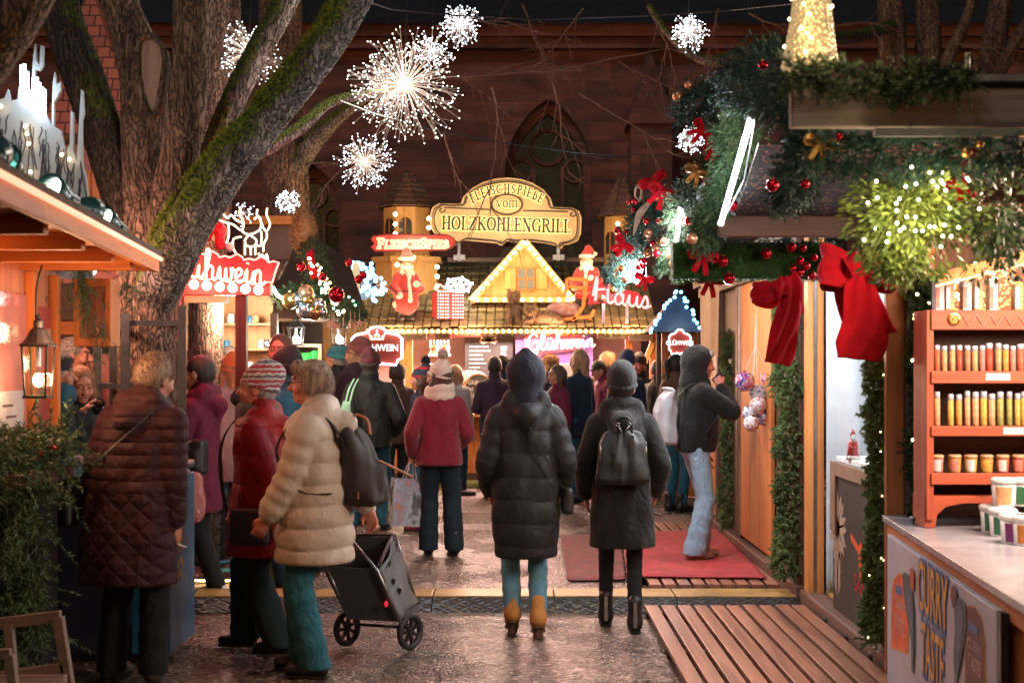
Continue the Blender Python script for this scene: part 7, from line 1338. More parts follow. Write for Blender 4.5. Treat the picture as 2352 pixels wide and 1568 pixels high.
k=MB();k.span((xf(556,15),15,zf(740,15)),(xf(712,15),15.1,zf(520,15)));k.build('gable_board',mat('brown_panel'.replace('brown','umber'),(.11,.06,.05),(.08,.04,.034),.6,3,bump=.1),hu);k=MB();k.span((xf(548,14.95),14.9,zf(517,15)),(xf(716,14.95),15.1,zf(498,15)));k.build('ridge_beam',ORW,hu);k=MB();k.span((xf(648,15.3),15.3,zf(870,15.3)),(xf(653,15.3),15.398,zf(735,15.3)));k.span((xf(653,15.3),15.3,zf(741,15.3)),(xf(740,15.3),15.398,zf(735,15.3)));k.build('pale_batten',PALEW,hu)
k=MB();k.add([P(620,735,13.6),P(845,735,13.6),P(800,600,15.5),P(690,520,15.5)],[(0,1,2,3)]);solidify(k.build('roof',WOODDX,hu),.03)
for px,lab in ((680,'small lit lantern with two bulbs before the dark hut wall'),(778,'small lit lantern with two bulbs before the ochre hut wall')):lantern(lab,P(px,765,13.6),.14,.26,glow('lamp_white',(1,.86,.72),30),'lanterns of the dark hut',power=9,col=(1,.78,.58))
gc=thing('green_curtain','bright green cloth hung in a pale frame beside the dark hut','curtain',P(706,1000,13.8));k=MB();V=[]
for i in range(20):
 for j in range(8):V.append(P(668+62*i/19,802+8*math.sin(math.pi*i/19)+26*j,13.8)+Vector((0,.025*math.sin(i*1.1+j*.2),0)))
k.add(V,[(i*8+j,i*8+j+1,(i+1)*8+j+1,(i+1)*8+j) for i in range(19) for j in range(7)]);solidify(k.build('cloth',mat('green_cloth',(.05,.50,.10),(.03,.38,.07),.7,5,bump=.1),gc,True),.004);k=MB();k.beam(P(664,792,13.75),P(738,794,13.75),.03,.03,up=(0,1,0));k.beam(P(735,790,13.76),P(735,1000,13.76),.03,.03,up=(0,1,0));k.build('frame',PALEW,gc);lamp('POINT',P(700,770,13.4),7,(.9,1,.8),.1)
garland('fir_gable','thick decorated fir gable roll over the dark hut','garland',[P(632,690,13.0),P(668,670,13.0),P(720,690,13.1),P(790,712,13.2),P(838,728,13.3)],[.10,.15,.19,.15,.10],560,FIR,.11,36,.03,.0022,seed=61);garland('fir_gable','fir roll climbing to the gable top of the dark hut','garland',[P(700,500,13.8),P(712,560,13.6),P(730,620,13.4),P(752,680,13.2)],[.10,.13,.17,.17],520,FIRR,.11,34,.03,.0022,seed=62)
for px,py,r_,mt,nm in ((667,690,20,GOLDB,'big gold ball lowest at the left fir tip'),(684,688,16,SILB,'silver ball beside the big gold one'),(702,672,19,COPB,'copper ball above the silver cluster'),(706,690,18,GOLDB,'gold ball in the middle of the ball cluster'),(702,712,22,SILB,'largest silver ball of the cluster over the lantern'),(722,716,20,GOLDB,'gold ball below the right of the silver cluster'),(733,700,15,SILB,'silver ball at the right of the cluster'),(739,716,13,SILB,'small silver ball near the pink chain'),(772,677,19,REDB,'shiny red ball in the middle of the fir gable'),(692,613,11,REDB,'red ball high on the left of the fir gable'),(741,636,10,REDB,'red ball beside the gable ribbon'),(824,642,10,REDB,'red ball at the right of the gable lights'),(801,603,9,REDB,'red ball near the blue light tree'),(834,632,9,REDB,'dark red ball at the gable edge')):bauble(P(px,py,12.75),r_*12.75/FPX,mt,nm,'balls on the fir gable')
gl=thing('gable_light_string','string of white and green lights down the fir gable','light string',P(730,600,13));bulbs(gl,[P(712+random.gauss(0,8)+i*2.2,596+i*3.6+random.gauss(0,9),12.85) for i in range(36)],.013,BULB);bulbs(gl,[P(random.uniform(690,820),random.uniform(650,715),12.8) for i in range(14)],.011,glow('green_led',(.2,1,.5),6))
k=MB();k.tube(smoothpts([P(627,660,12.8),P(640,680,12.75),P(664,688,12.7),P(678,676,12.75)],5),.016,6);tag(k.build('cyan_rope_light',glow('cyan_rope',(.45,.92,1),7),smooth=True),'curved cyan rope light at the left tip of the fir gable','rope light');lamp('POINT',P(660,670,12.5),3,(.4,.9,1),.08)
S=Solid(.05);c=P(697,540,13.6);S.el(c,(.11,.10,.16));S.el(c+Vector((0,0,.13)),(.09,.09,.09));OWL=mat('tan_plush',(.42,.22,.10),(.24,.11,.05),.9,9);o=solid('plush_owl',S,.02,OWL,loc=c);n_=len(o.data.vertices);V_=np.empty(n_*3);o.data.vertices.foreach_get('co',V_);N_=np.empty(n_*3);o.data.vertices.foreach_get('normal',N_);fur_strands('plush',V_.reshape(-1,3)+np.array(c),N_.reshape(-1,3),1500,.05,.004,OWL,o);tag(o,'tan plush tuft sitting at the top of the fir gable','plush figure')
k=MB();strip(k,smoothpts([P(712,575,13.1),P(716,610,13.0),P(724,640,13.0)],4),.07,(1,0,0),.01,1,5);tag(solidify(k.build('hanging_ribbon',RIBBON,smooth=True)),'red ribbon hanging in the fir gable','ribbon')
STW=mat('pale_star',(.50,.26,.20),(.4,.18,.14),.6,9,bump=0)
for i,px in enumerate((757,768,777,790,805,815,826,762)):c=P(px,742+4*(i%3),13.0);st=[(.045*(1 if q%2==0 else.42)*math.sin(q*math.pi/5),.045*(1 if q%2==0 else.42)*math.cos(q*math.pi/5)) for q in range(10)][::-1];k=MB();k.prism(st,c,(math.cos(i*.5),math.sin(i*.5)*.6,0),ZZ,.01);k.tube([c+ZZ*.045,c+ZZ*.13],.002,4);tag(k.build('hanging_star',STW,loc=c),'pale wooden star hanging from the fir gable over the right lantern','star','stars under the fir gable')
lt=thing('blue_light_tree','dome shaped bush of icy blue lights on the roof left of the tower','light tree',P(828,700,16));pts=[]
while len(pts)<98:
 a,h=random.uniform(0,6.28),random.uniform(0,1);r_=62*math.sqrt(1-(h*.92)**2)
 pts.append(P(828+r_*math.cos(a)*random.uniform(.6,1.05),690-88*h+random.uniform(-3,3),16+.3*math.sin(a)))
bulbs(lt,pts,.024,LEDC);k=MB()
for p in pts[:60]:k.tube([P(828,700,16),P(828,690,16).lerp(p,.6)+ZZ*.04,p],.004,3)
k.build('wire_twigs',WHITEP,lt);lamp('POINT',P(828,650,15.5),6,(.45,.8,1),.2)
k=MB();k.lathe(P(817,684,15.2),[(.045,0),(.05,.05),(.035,.34),(.001,.40)],6);tag(k.build('obelisk',glow('pale_candle',(.9,.66,.36),.55),loc=P(817,684,15.2)),'slim pale obelisk lamp before the blue light tree','lamp')
# ============================= starburst lights in the trees
WIRE=mat('glowing_wire',(.16,.13,.115),(.10,.085,.075),.5,9,bump=0);WIRE.node_tree.nodes['Principled BSDF'].inputs['Emission Color'].default_value=(1,.70,.55,1);WIRE.node_tree.nodes['Principled BSDF'].inputs['Emission Strength'].default_value=.16;WIRE.cycles.emission_sampling='NONE'  # bulb light on the rods put in as a faint emission of the wire
STB=[('largest starburst of lights hanging over the middle of the path',930,195,10.5,138,135,1),('starburst of lights half hidden behind the large one',992,118,14,50,46,0),('starburst of lights behind the thin mossy limb',572,122,10.95,76,85,1),('starburst of lights hanging lowest below the large one',838,372,12.5,74,90,1),('cold white starburst at the top centre',1057,57,13,52,70,0),('cold white starburst alone before the church at the right',1581,72,13,48,66,0),('small far starburst over the dark hut',660,463,17,30,50,0),('starburst half hidden behind the right swags',1585,318,12.5,38,50,0),('dense starburst merged into the left of the large one',885,205,11.6,70,60,1),('faint string cluster of lights below the mossy limb',560,490,12,30,18,0)]
def sdirs(n,r):i=np.arange(n)+.5;ph=np.arccos(1-2*i/n);th=math.pi*(1+5**.5)*i;d=np.stack([np.cos(th)*np.sin(ph),np.sin(th)*np.sin(ph),np.cos(ph)],1)+r.normal(0,.10,(n,3));return d/np.linalg.norm(d,axis=1)[:,None]
for si,(lab,px,py,Y_,rp,n,warm) in enumerate(STB):
 r=np.random.default_rng(si+30);c=P(px,py,Y_);R_=rp*Y_/FPX;t=thing('starburst_light',lab,'starburst light',c,group='starburst lights in the trees');k=MB();tips=[];bm=glow('warm_star_bulb',(1,.86,.72),5) if si==0 else glow('cold_star_bulb',(.84,.92,1),6)
 for d in sdirs(n,r):
  d=Vector(d);L=R_*r.uniform(.62,1.05);e=c+d*L+Vector((0,0,-.06*L));m_=c+d*L*.55;k.tube([c+d*R_*.1,m_,e],[.0026,.0021,.0016],4,cap=False);tips.append(e)
  for q in range(2):u=Vector(r.normal(0,1,3));u=(u-d*u.dot(d)).normalized();f_=r.uniform(.5,.85);a=c+d*L*f_;e2=a+(d+u*.8).normalized()*L*r.uniform(.14,.28);k.tube([a,e2],[.0022,.0016],3,cap=False);tips.append(e2)
 k.build('wire_rods',WIRE,t);br_=.0047 if si==0 else.0040*Y_/11
 bulbs(t,tips[:98],br_,bm)
 if len(tips)>98:
  k=MB()
  for p in tips[98:]:k.sphere(p,br_,6,4)
  tag(k.build('bulb_cloud',bm,t),kind='stuff')
 k=MB();k.sphere(c,R_*.14,14,10)
 V2=[c+(Vector(v)-c)*(1+.3*mnoise.noise(Vector(v)*40)) for v in k.v];k.v=V2;k.build('bright_core',glow('core_glow_warm',(1,.72,.55),.4) if warm else glow('core_glow_cold',(.8,.84,.95),.4),t,True)
 k=MB();k.tube([c+ZZ*R_*.2,c+Vector((.02,.05,max(R_*1.4,.8 if py>60 else.3)))],.004,4);k.build('hanging_cord',BLACKM,t)
 if rp>45:lamp('POINT',c-Vector((0,.1,0)),7 if si else 26,(1,.84,.7) if warm else (.85,.92,1),R_*.5,name='starburst_glow')
# ============================= figures on the grill stall roof
ROBE=mat('red_plush',(.42,.02,.02),(.28,.01,.012),.8,12,bump=.4,sheen=.4);WFUR=mat('white_plush',(.70,.62,.52),(.5,.42,.34),.9,20,bump=.8);BOOT=mat('black_boot',(.025,.02,.02));FACEM=mat('doll_face',(.55,.26,.18),(.5,.22,.15),.5,9,bump=0)
def winter_figure(label,px,py,Y_,h,face,seated=False):
 o=P(px,py,Y_);t=thing('bearded_figure',label,'figure',o);s=h/1.0;M=Matrix.Rotation(R(face),3,'Z');T=lambda x,y,z:np.array(o+M @ Vector((x*s,y*s,z*s)))
 S=Solid(.03*s);S.rc(T(0,0,.62),T(0,0,.36),.12*s,.17*s,.05*s);S.rc(T(0,0,.36),T(0,.0,.26),.17*s,.18*s)
 if seated:S.rc(T(-.08,0,.28),T(-.09,-.22,.22),.09*s,.07*s);S.rc(T(.08,0,.28),T(.09,-.22,.22),.09*s,.07*s)
 for q in (-1,1):S.rc(T(q*.12,0,.63),T(q*.20,-.04,.46),.065*s,.06*s);S.rc(T(q*.20,-.04,.46),T(q*.10 if q>0 else -.17,-.17,.50 if q>0 else.36),.06*s,.05*s)
 solid('robe',S,.018,ROBE,t);S=Solid(.02*s);S.rc(T(-.13,0,.245),T(.13,0,.245),.07*s);S.rc(T(0,-.10,.6),T(0,-.18,.28),.03*s,.035*s);S.rc(T(-.07,-.05,.665),T(.07,-.05,.665),.05*s);S.el(T(.09,-.18,.51),np.array([.05]*3)*s);S.el(T(-.165,-.18,.35),np.array([.05]*3)*s)
 for a in range(8):S.rc(T(.095*math.cos(a*.785),.09*math.sin(a*.785)-.02,.86),T(.095*math.cos(a*.785+.785),.09*math.sin(a*.785+.785)-.02,.86),.028*s)
 solid('fur_trim',S,.014,WFUR,t);S=Solid(.02*s);S.el(T(0,-.02,.79),np.array([.085,.085,.095])*s);S.el(T(0,-.11,.785),np.array([.018,.02,.018])*s);solid('head',S,.012,FACEM,t)
 S=Solid(.03*s);S.el(T(0,-.085,.715),np.array([.078,.05,.07])*s);S.rc(T(0,-.09,.70),T(.01,-.12,.57),.065*s,.02*s);S.rc(T(-.07,-.03,.78),T(-.06,-.05,.70),.03*s,.035*s);S.rc(T(.07,-.03,.78),T(.06,-.05,.70),.03*s,.035*s);solid('beard',S,.013,WFUR,t)
 S=Solid(.03*s);S.rc(T(0,-.01,.87),T(.02,.02,.98),.092*s,.055*s);S.rc(T(.02,.02,.98),T(.10,.02,.93),.05*s,.025*s,.03*s);solid('pointed_cap',S,.014,ROBE,t);k=MB();k.sphere(T(.125,.02,.90),.035*s,10,8);k.build('cap_ball',WFUR,t,True)
 S=Solid(.015*s)
 for q in (-1,1):
  if seated:S.rc(T(q*.09,-.23,.22),T(q*.09,-.24,.06),.05*s);S.rc(T(q*.09,-.24,.04),T(q*.09,-.32,.03),.045*s,.035*s)
  else:S.rc(T(q*.075,0,.22),T(q*.075,0,.05),.06*s,.05*s);S.rc(T(q*.075,.01,.035),T(q*.08,-.09,.03),.045*s,.035*s)
 solid('boots',S,.014,BOOT,t);k=MB();k.lathe(T(0,0,.385),[(.172*s,0),(.172*s,.035*s)],20,cap=False);k.build('belt',BOOT,t);return t
winter_figure('standing bearded winter figure in a red robe before the left tower',932,737,18.65,.93,25);winter_figure('seated bearded winter figure in a red robe behind the sleigh chair',1348,716,18.95,.86,-12,True)
PLB=mat('brown_plush',(.16,.09,.055),(.08,.045,.03),.9,14,bump=.5)
def plush(name,label,prims,c):
 S=Solid(.05)
 for p in prims:(S.el if len(p)==2 else S.rc)(*[(np.array(c)+np.array(q) if i<2 and len(p)>2 or i==0 else q) for i,q in enumerate(p)])
 o=solid(name,S,.016,PLB,loc=c);n_=len(o.data.vertices);V_=np.empty(n_*3);o.data.vertices.foreach_get('co',V_);N_=np.empty(n_*3);o.data.vertices.foreach_get('normal',N_);fur_strands('plush',V_.reshape(-1,3)+np.array(c),N_.reshape(-1,3),1800,.035,.004,mat('tan_fur',(.17,.10,.06),(.07,.04,.025),.9,20,bump=0),o);k=MB();hd=prims[1][0];k.sphere(np.array(hd)+np.array((0,-.135,-.02)),.016,6,5)
 for q in (-1,1):k.sphere(np.array(hd)+np.array((q*.035,-.085,.025)),.011,6,5)
 k.v=[tuple(v) for v in k.v];oo=k.build('face_features',EYE);oo.parent=o;return tag(o,label,'plush animal','plush animals on the roof')
plush('plush_animal','brown plush animal sitting upright on the shingles',[((0,0,.13),(.10,.11,.15)),((0,-.03,.33),(.075,.08,.075)),((0,-.09,.31),(0,-.125,.30),.035,.028),((-.055,-.02,.39),(-.065,-.02,.43),.024,.016),((.055,-.02,.39),(.065,-.02,.43),.024,.016),((-.05,-.08,.18),(-.055,-.12,.02),.04,.032),((.05,-.08,.18),(.055,-.12,.02),.04,.032)],P(1180,743,18.6));plush('plush_animal','brown plush animal lying next to the sleigh',[((.16,.02,.08),(.22,.11,.085)),((-.03,-.06,.17),(.085,.08,.075)),((-.04,-.12,.15),(-.045,-.16,.14),.036,.028),((-.09,-.04,.23),(-.10,-.04,.27),.024,.014),((.03,-.04,.23),(.04,-.04,.27),.024,.014),((-.02,-.10,.04),(-.10,-.17,.03),.035,.03),((.30,-.05,.05),(.38,-.10,.03),.05,.035)],P(1222,744,18.55))
sl2=thing('sleigh_chair','brown wooden sleigh chair with a stuffed sack on the shingles','sleigh',P(1310,745,18.7));zq=lambda x,y,d=0:P(*z6(x,y),18.6+d);k=MB()
for a,c in (((1525,870),(1505,1000)),((1665,880),(1640,1080)),((1525,872),(1668,882)),((1530,930),(1655,945)),((1640,1080),(1560,1180)),((1400,1180),(1700,1150)),((1700,1150),(1720,1100))):k.beam(zq(*a),zq(*c),.045,.045,up=(0,1,0))
for a,c in (((1400,1185),(1690,1165)),):k.beam(zq(*a,.35),zq(*c,.35),.045,.045,up=(0,1,0));k.beam(zq(*a),zq(*a,.35),.04,.04);k.beam(zq(*c),zq(*c,.35),.04,.04)
k.build('frame',WOODO,sl2,bevel=.006);S=Solid(.04);S.rc(zq(1420,1110,.1),zq(1580,1115,.1),.10,.09);S.rc(zq(1440,1070,.1),zq(1570,1080,.1),.05);solid('sack',S,.02,mat('sack_cloth',(.36,.28,.26),(.26,.09,.09),.9,14,bump=1),sl2)
gf=thing('gift_light','gift box of red and white lights with a bow on the shingles','light figure',P(1028,735,18.7));k=MB();c=P(1028,702,18.75);k.box(c,(.36,.26,.35),(0,0,.35));k.build('box_frame',mat('red_mesh',(.45,.05,.05),(.3,.03,.03)),gf,bevel=.01);M=Euler((0,0,.35)).to_matrix();bulbs(gf,[c+M @ Vector((-.17+.034*i,-.135,-.16+.042*j)) for i in range(11) for j in range(9) if i!=5],.0075,glow('pink_bulb',(1,.42,.36),8));k=MB()
for q in (-1,1):k.tube(smoothpts([c+ZZ*.17,c+Vector((q*.1,0,.28)),c+Vector((q*.17,0,.22)),c+ZZ*.17],5),.012,6)
k.build('bow',LEDR,gf,True)
sf=thing('snowflake_light','flat white light snowflake tilted over the gift box','light figure',P(1053,690,18.8));c=P(1053,655,18.85);bulbs(sf,[c+Vector((math.cos(a)*r_*1.1,.02,math.sin(a)*r_*.62)) for a in [i*math.pi/3+.25 for i in range(6)] for r_ in (.05,.09,.13,.17)]+[c+Vector((math.cos(a)*.15,.02,math.sin(a)*.085)) for a in [i*math.pi/12 for i in range(24)]],.016,LEDW);k=MB()
for i in range(3):a=i*math.pi/3+.25;k.beam(c-Vector((math.cos(a)*.19,0,math.sin(a)*.11)),c+Vector((math.cos(a)*.19,0,math.sin(a)*.11)),.02,.02,up=(0,1,0))
k.tube([c-ZZ*.1,P(1053,735,18.9)],.012,5);k.build('frame',WHITEP,sf)
hs=thing('neon_roof_sign','slanted red neon script sign on two posts at the right of the roof','sign',P(1410,745,18.3));k=MB();a=(math.cos(.14),0,-math.sin(.14));script(k,'Haus',P(1362,690,18.25),a,ZZ,.30,.016,1.15);k.build('neon_script',glow('rose_neon',(1,.30,.28),1.8),hs,True);k=MB();z9=[(1358,660),(1385,648),(1420,662),(1465,672),(1482,690),(1470,704),(1420,696),(1375,696),(1352,700)];k.prism([(P(x,y,18.3).x,P(x,y,18.3).z) for x,y in z9][::-1],(0,18.3,0),XX,ZZ,.04);k.build('red_board',MATS['neon_red_board'],hs);k=MB()
for px in (1386,1440):k.beam(P(px,697,18.35),P(px,742,18.35),.04,.04)
k.build('post',METAL,hs);lamp('POINT',P(1415,680,17.9),9,(1,.2,.2),.12,name='neon_and_rim_glow');lamp('POINT',P(1030,690,18.2),4,(1,.4,.35),.1,name='gift_glow')
# ============================= people
BLK=(.014,.014,.016);CMAR=cloth('maroon_quilted_fabric',(.042,.009,.014),quilt='diamond',pitch=.105,rough=.65,spec=.3,qs=.5);CCRM=cloth('cream_puffer_fabric',(.47,.385,.315),(.37,.30,.24),rough=.55,spec=.4,bump=.5);CRED=cloth('red_jacket_fabric',(.34,.010,.018),(.24,.006,.012),quilt='band',pitch=.16,qs=.5,rough=.6);CBLK=cloth('black_puffer_fabric',(.017,.017,.019),(.010,.010,.012),rough=.6,bump=.5);CWOOL=cloth('black_wool',(.013,.0115,.0115),(.008,.007,.007),rough=.9,sheen=.2);CJKT=cloth('dark_rain_fabric',(.012,.017,.019),(.007,.010,.012),rough=.6);CNAVY=cloth('navy_fabric',(.012,.022,.05),(.008,.014,.034),rough=.7)
CBUR=cloth('burgundy_corduroy',(.22,.012,.03),(.15,.008,.02),rough=.85,sheen=.25);CFLC=cloth('black_fleece',(.008,.009,.010),(.004,.005,.006),rough=.95,sheen=.12);CBRN=cloth('brown_fabric',(.11,.055,.04),(.075,.036,.028));CWINE=cloth('wine_fabric',(.14,.010,.04),(.09,.007,.026));CGRN=cloth('dark_green_fabric',(.02,.035,.033),(.012,.022,.02));CPURP=cloth('dark_plum_fabric',(.05,.025,.045),(.03,.015,.028));CFUZ=cloth('pale_fuzzy_fabric',(.42,.40,.38),(.25,.24,.24),rough=.95,bump=.8);CTEAL=cloth('blue_scarf_fabric',(.02,.12,.18),(.01,.04,.07))
JTEAL=cloth('teal_denim',(.03,.14,.19),(.014,.07,.105),rough=.85,spec=.2,bump=1.2);JBLUE=cloth('pale_blue_denim',(.15,.33,.42),(.08,.20,.29),rough=.85,spec=.2,bump=1.2);JLIGHT=cloth('light_denim',(.38,.55,.66),(.20,.36,.48),rough=.85,spec=.2,bump=1.2);JDARK=cloth('dark_denim',(.012,.03,.04),(.008,.018,.026),rough=.85,bump=.6);JBLK=cloth('black_trouser_fabric',(.012,.013,.016),(.008,.009,.011),rough=.85);TIGHT=cloth('black_tights_knit',(.016,.016,.018),(.010,.010,.012),rough=.8)
SBLK=mat('black_shoe_leather',(.018,.018,.02),(.01,.01,.011),.4,20,bump=.2);SBRN=mat('brown_boot_leather',(.06,.045,.038),(.03,.022,.018),.45,12,bump=.4);STAN=mat('tan_suede',(.52,.24,.06),(.40,.17,.04),.85,12,bump=.2);SWHT=mat('white_sneaker',(.6,.58,.56),None,.5,12);SRED=mat('wine_sneaker',(.28,.03,.05));SNUD=mat('beige_boot',(.42,.24,.16),(.3,.16,.1),.6,12);HEELB=mat('stacked_heel',(.10,.045,.03),None,.5)
def knit(name,cols,sc_=26):
 m,nt,b=newmat(name);co=coords(nt);sx=nd(nt,'ShaderNodeSeparateXYZ');nt.links.new(co,sx.inputs[0]);wv=nd(nt,'ShaderNodeMath',operation='MULTIPLY');wv.inputs[1].default_value=1/.085;n1=nd(nt,'ShaderNodeTexNoise',i_Scale=60,i_Detail=2);nt.links.new(co,n1.inputs[0]);a=nd(nt,'ShaderNodeMath',operation='MULTIPLY_ADD');a.inputs[1].default_value=.03;nt.links.new(n1.outputs[0],a.inputs[0]);nt.links.new(sx.outputs[2],a.inputs[2]);nt.links.new(a.outputs[0],wv.inputs[0]);fr=nd(nt,'ShaderNodeMath',operation='FRACT');nt.links.new(wv.outputs[0],fr.inputs[0]);r=nd(nt,'ShaderNodeValToRGB');r.color_ramp.interpolation='CONSTANT'
 e=r.color_ramp.elements
 while len(e)<len(cols):e.new(.5)
 for i,(el,c) in enumerate(zip(e,cols)):el.position=i/len(cols);el.color=(*c,1)
 nt.links.new(fr.outputs[0],r.inputs[0]);nt.links.new(r.outputs[0],b.inputs['Base Color']);b.inputs['Roughness'].default_value=.95;b.inputs['Sheen Weight'].default_value=.15;vo=nd(nt,'ShaderNodeTexVoronoi',i_Scale=85);nt.links.new(co,vo.inputs[0]);bumpit(nt,b,vo.outputs[0],.9,.006);return m
KSTR=knit('striped_knit',[(.40,.37,.40),(.36,.03,.05),(.42,.40,.42),(.10,.09,.11),(.45,.42,.42),(.32,.03,.05)]);KWHT=knit('ivory_knit',[(.62,.52,.44),(.58,.48,.40)]);KBLK=knit('black_knit',[(.02,.018,.02)]*2);KMAR=knit('dark_red_knit',[(.06,.012,.022),(.09,.014,.028)]);KTEAL=knit('teal_knit',[(.03,.16,.20),(.02,.12,.16)]);KRUST=knit('rust_knit',[(.20,.05,.05),(.16,.04,.04)]);KORG=knit('orange_knit',[(.58,.20,.07),(.52,.17,.05)]);KNAV=knit('navy_knit',[(.02,.03,.075),(.016,.025,.06)]);KNR=knit('navy_red_knit',[(.02,.04,.08),(.02,.04,.08),(.40,.02,.04)]);FURT=mat('tawny_fur',(.42,.25,.12),(.2,.1,.05),.9,20,bump=.4)
TR=lambda m,a=.088,b=.066,c=.06,w=.005:(m,a,b,c,w)
f1=person('person in a long maroon quilted coat seen from behind, bending a little beside the bin',296,1562,-18,1.70,hres=.009,hair=('short',H_BLOND,6000,.017),coat=dict(m=CMAR,hem=.505,rx=(.205,.215,.235,.255,.262),ry=(.155,.16,.175,.19,.195),hood='down',hk=1.15,sl=(.082,.074,.060),w=.006),legs=TR(JBLK,.095,.072,.072),shoes=('boot',SBRN),hands=((-.27,.04,.80),(.25,.08,.76)),feet=((-.12,.02,0),(.13,.02,0,-25)),lean=.16,side=.09,headrot=(-.30,.10,-.25),bulk=1.2)
f2=person('older person in red jacket and striped knit hat looking left with a crossbody bag',612,1490,82,1.63,hres=.009,skin=SKINR,hair=('short',H_GREY),hat=('loose',KSTR),coat=dict(m=CRED,hem=.60,rx=(.20,.215,.235,.255,.27),ry=(.15,.165,.19,.215,.235),hood='down',sl=(.078,.068,.056),w=.006),legs=TR(JDARK,.10,.085,.088,.006),shoes=('shoe',SBLK),hands=((-.24,-.14,.74),(.22,.22,.86)),feet=((-.10,-.12,0),(.10,.16,0)),lean=.10,headrot=(.02,0,.12),scarf=(cloth('grey_brown_scarf',(.16,.12,.11),(.06,.045,.045)),((1.42,.045),(1.47,.04))),bulk=1.1)
f3=person('short haired person with glasses in a cream puffer coat pulling a shopping trolley',724,1542,84,1.66,hres=.008,skin=SKINR,hair=('bob',H_STREAK,3600,.026,2.2),glasses=True,coat=dict(m=CCRM,hem=.615,rx=(.205,.215,.225,.235,.235),ry=(.155,.17,.185,.205,.21),q=(.017,.112),slq=(.012,.085),hood='down',hk=1.25,sl=(.082,.074,.062),w=.004),legs=TR(JTEAL,.10,.078,.076,.007),shoes=('shoe',SBLK),hands=((-.17,.24,.82),(.24,-.30,.76)),feet=((-.10,-.03,0,6),(.10,.08,0)),lean=.02,headrot=(-.05,0,.10),bulk=1.15)
f4=person('man in a dark jacket and dark red beanie walking away with a mint tote bag',850,1216,-6,1.76,hres=.011,hair=('short',H_DARK),hat=('beanie',KMAR,None,KBLK),coat=dict(m=CJKT,hem=.80,rx=(.20,.20,.205,.21,.212),ry=(.145,.15,.16,.165,.165),sl=(.078,.068,.054),collar=.088),legs=TR(JTEAL,.098,.076,.07,.007),shoes=('shoe',SBLK),hands=((-.24,-.02,.84),(.20,.16,.92)),poles=((-.4,-1,0),(.9,-1,0)),feet=((-.15,-.16,.02,0,.3),(.12,.10,0)),lean=.03,bulk=1.15)
f5=person('person in a burgundy coat and ivory pompom hat carrying a printed paper bag',1010,1272,4,1.63,hres=.010,hair=('mid',H_BROWN),hat=('pompom',KWHT,KWHT),coat=dict(m=CBUR,hem=.80,rx=(.18,.18,.19,.205,.215),ry=(.14,.145,.16,.172,.18),sl=(.074,.064,.054)),legs=TR(JDARK,.098,.08,.082,.006),shoes=('block',SBLK),hands=((-.24,.04,.88),(.17,.20,.96)),poles=((-.5,-1,0),(.6,-1,0)),feet=((-.10,.02,0),(.13,-.03,0,-15)),headrot=(0,0,.85),scarf=(KWHT,((1.43,.055),(1.48,.05))),lean=.02)
f6=person('person in a long black puffer coat with a navy hood up and tan ankle boots',1207,1462,3,1.68,hres=.008,hair=('short',H_DARK),coat=dict(m=CBLK,hem=.50,rx=(.182,.186,.196,.205,.182),ry=(.15,.155,.17,.18,.16),q=(.010,.138),slq=(.008,.11),hood='down',hk=1.2,hood2=cloth('navy_jersey',(.016,.018,.034),(.010,.011,.022)),peak=1,sl=(.078,.068,.056)),legs=TR(JBLUE,.078,.058,.05,.004)+(-.015,),shoes=('heel',STAN,HEELB),hands=((-.21,.13,.88),(.22,.12,.88)),poles=((-.45,-1,0),(.45,-1,0)),feet=((-.075,.10,.06,0,.34),(.075,-.03,.055,4,.32)),lean=.03)
f7=person('person in a black hooded wool coat and black knit cap wearing a leather backpack',1428,1440,-2,1.62,hres=.008,hair=('short',H_DARK),hat=('loose',KBLK),coat=dict(m=CWOOL,hem=.55,rx=(.18,.182,.192,.205,.212),ry=(.145,.15,.165,.175,.18),hood='down',hk=1.3,sl=(.074,.064,.054),w=.005),legs=(TIGHT,.072,.052,.040,0),shoes=('chelsea',SBLK),hands=((-.23,.10,.86),(.23,.12,.88)),poles=((-.6,-1,0),(.6,-1,0)),feet=((-.10,.14,0),(.08,-.10,0)),lean=.04)
f8=person('person in black hooded fleece and light flared jeans drinking from a dark mug',1597,1281,-80,1.69,z=.066,hres=.009,skin=SKINR,hair=('bob',H_GREY),coat=dict(m=CFLC,hem=.87,rx=(.19,.195,.20,.195,.175),ry=(.15,.16,.17,.17,.155),hood='up',sl=(.08,.072,.052)),legs=TR(JLIGHT,.088,.068,.092,.006),shoes=('shoe',SNUD,BLACKP),hands=((-.20,.14,.82),(.03,.185,1.405)),poles=((-.8,-1,0),(1,.1,-1.4)),grip=(.5,(1.15,(-1,.3,.3))),feet=((-.09,.05,0),(.09,-.04,0,-8)),headrot=(-.12,0,0),lean=.03)
f9=person('person with a ponytail in a brown hooded jacket behind the pale backpack',1552,1172,-52,1.72,hres=.013,hair=('tail',H_DARK),coat=dict(m=CBRN,hem=.82,hood='down'),legs=TR(JTEAL,.078,.058,.05,.003),shoes=('boot',SBLK),lean=.02)
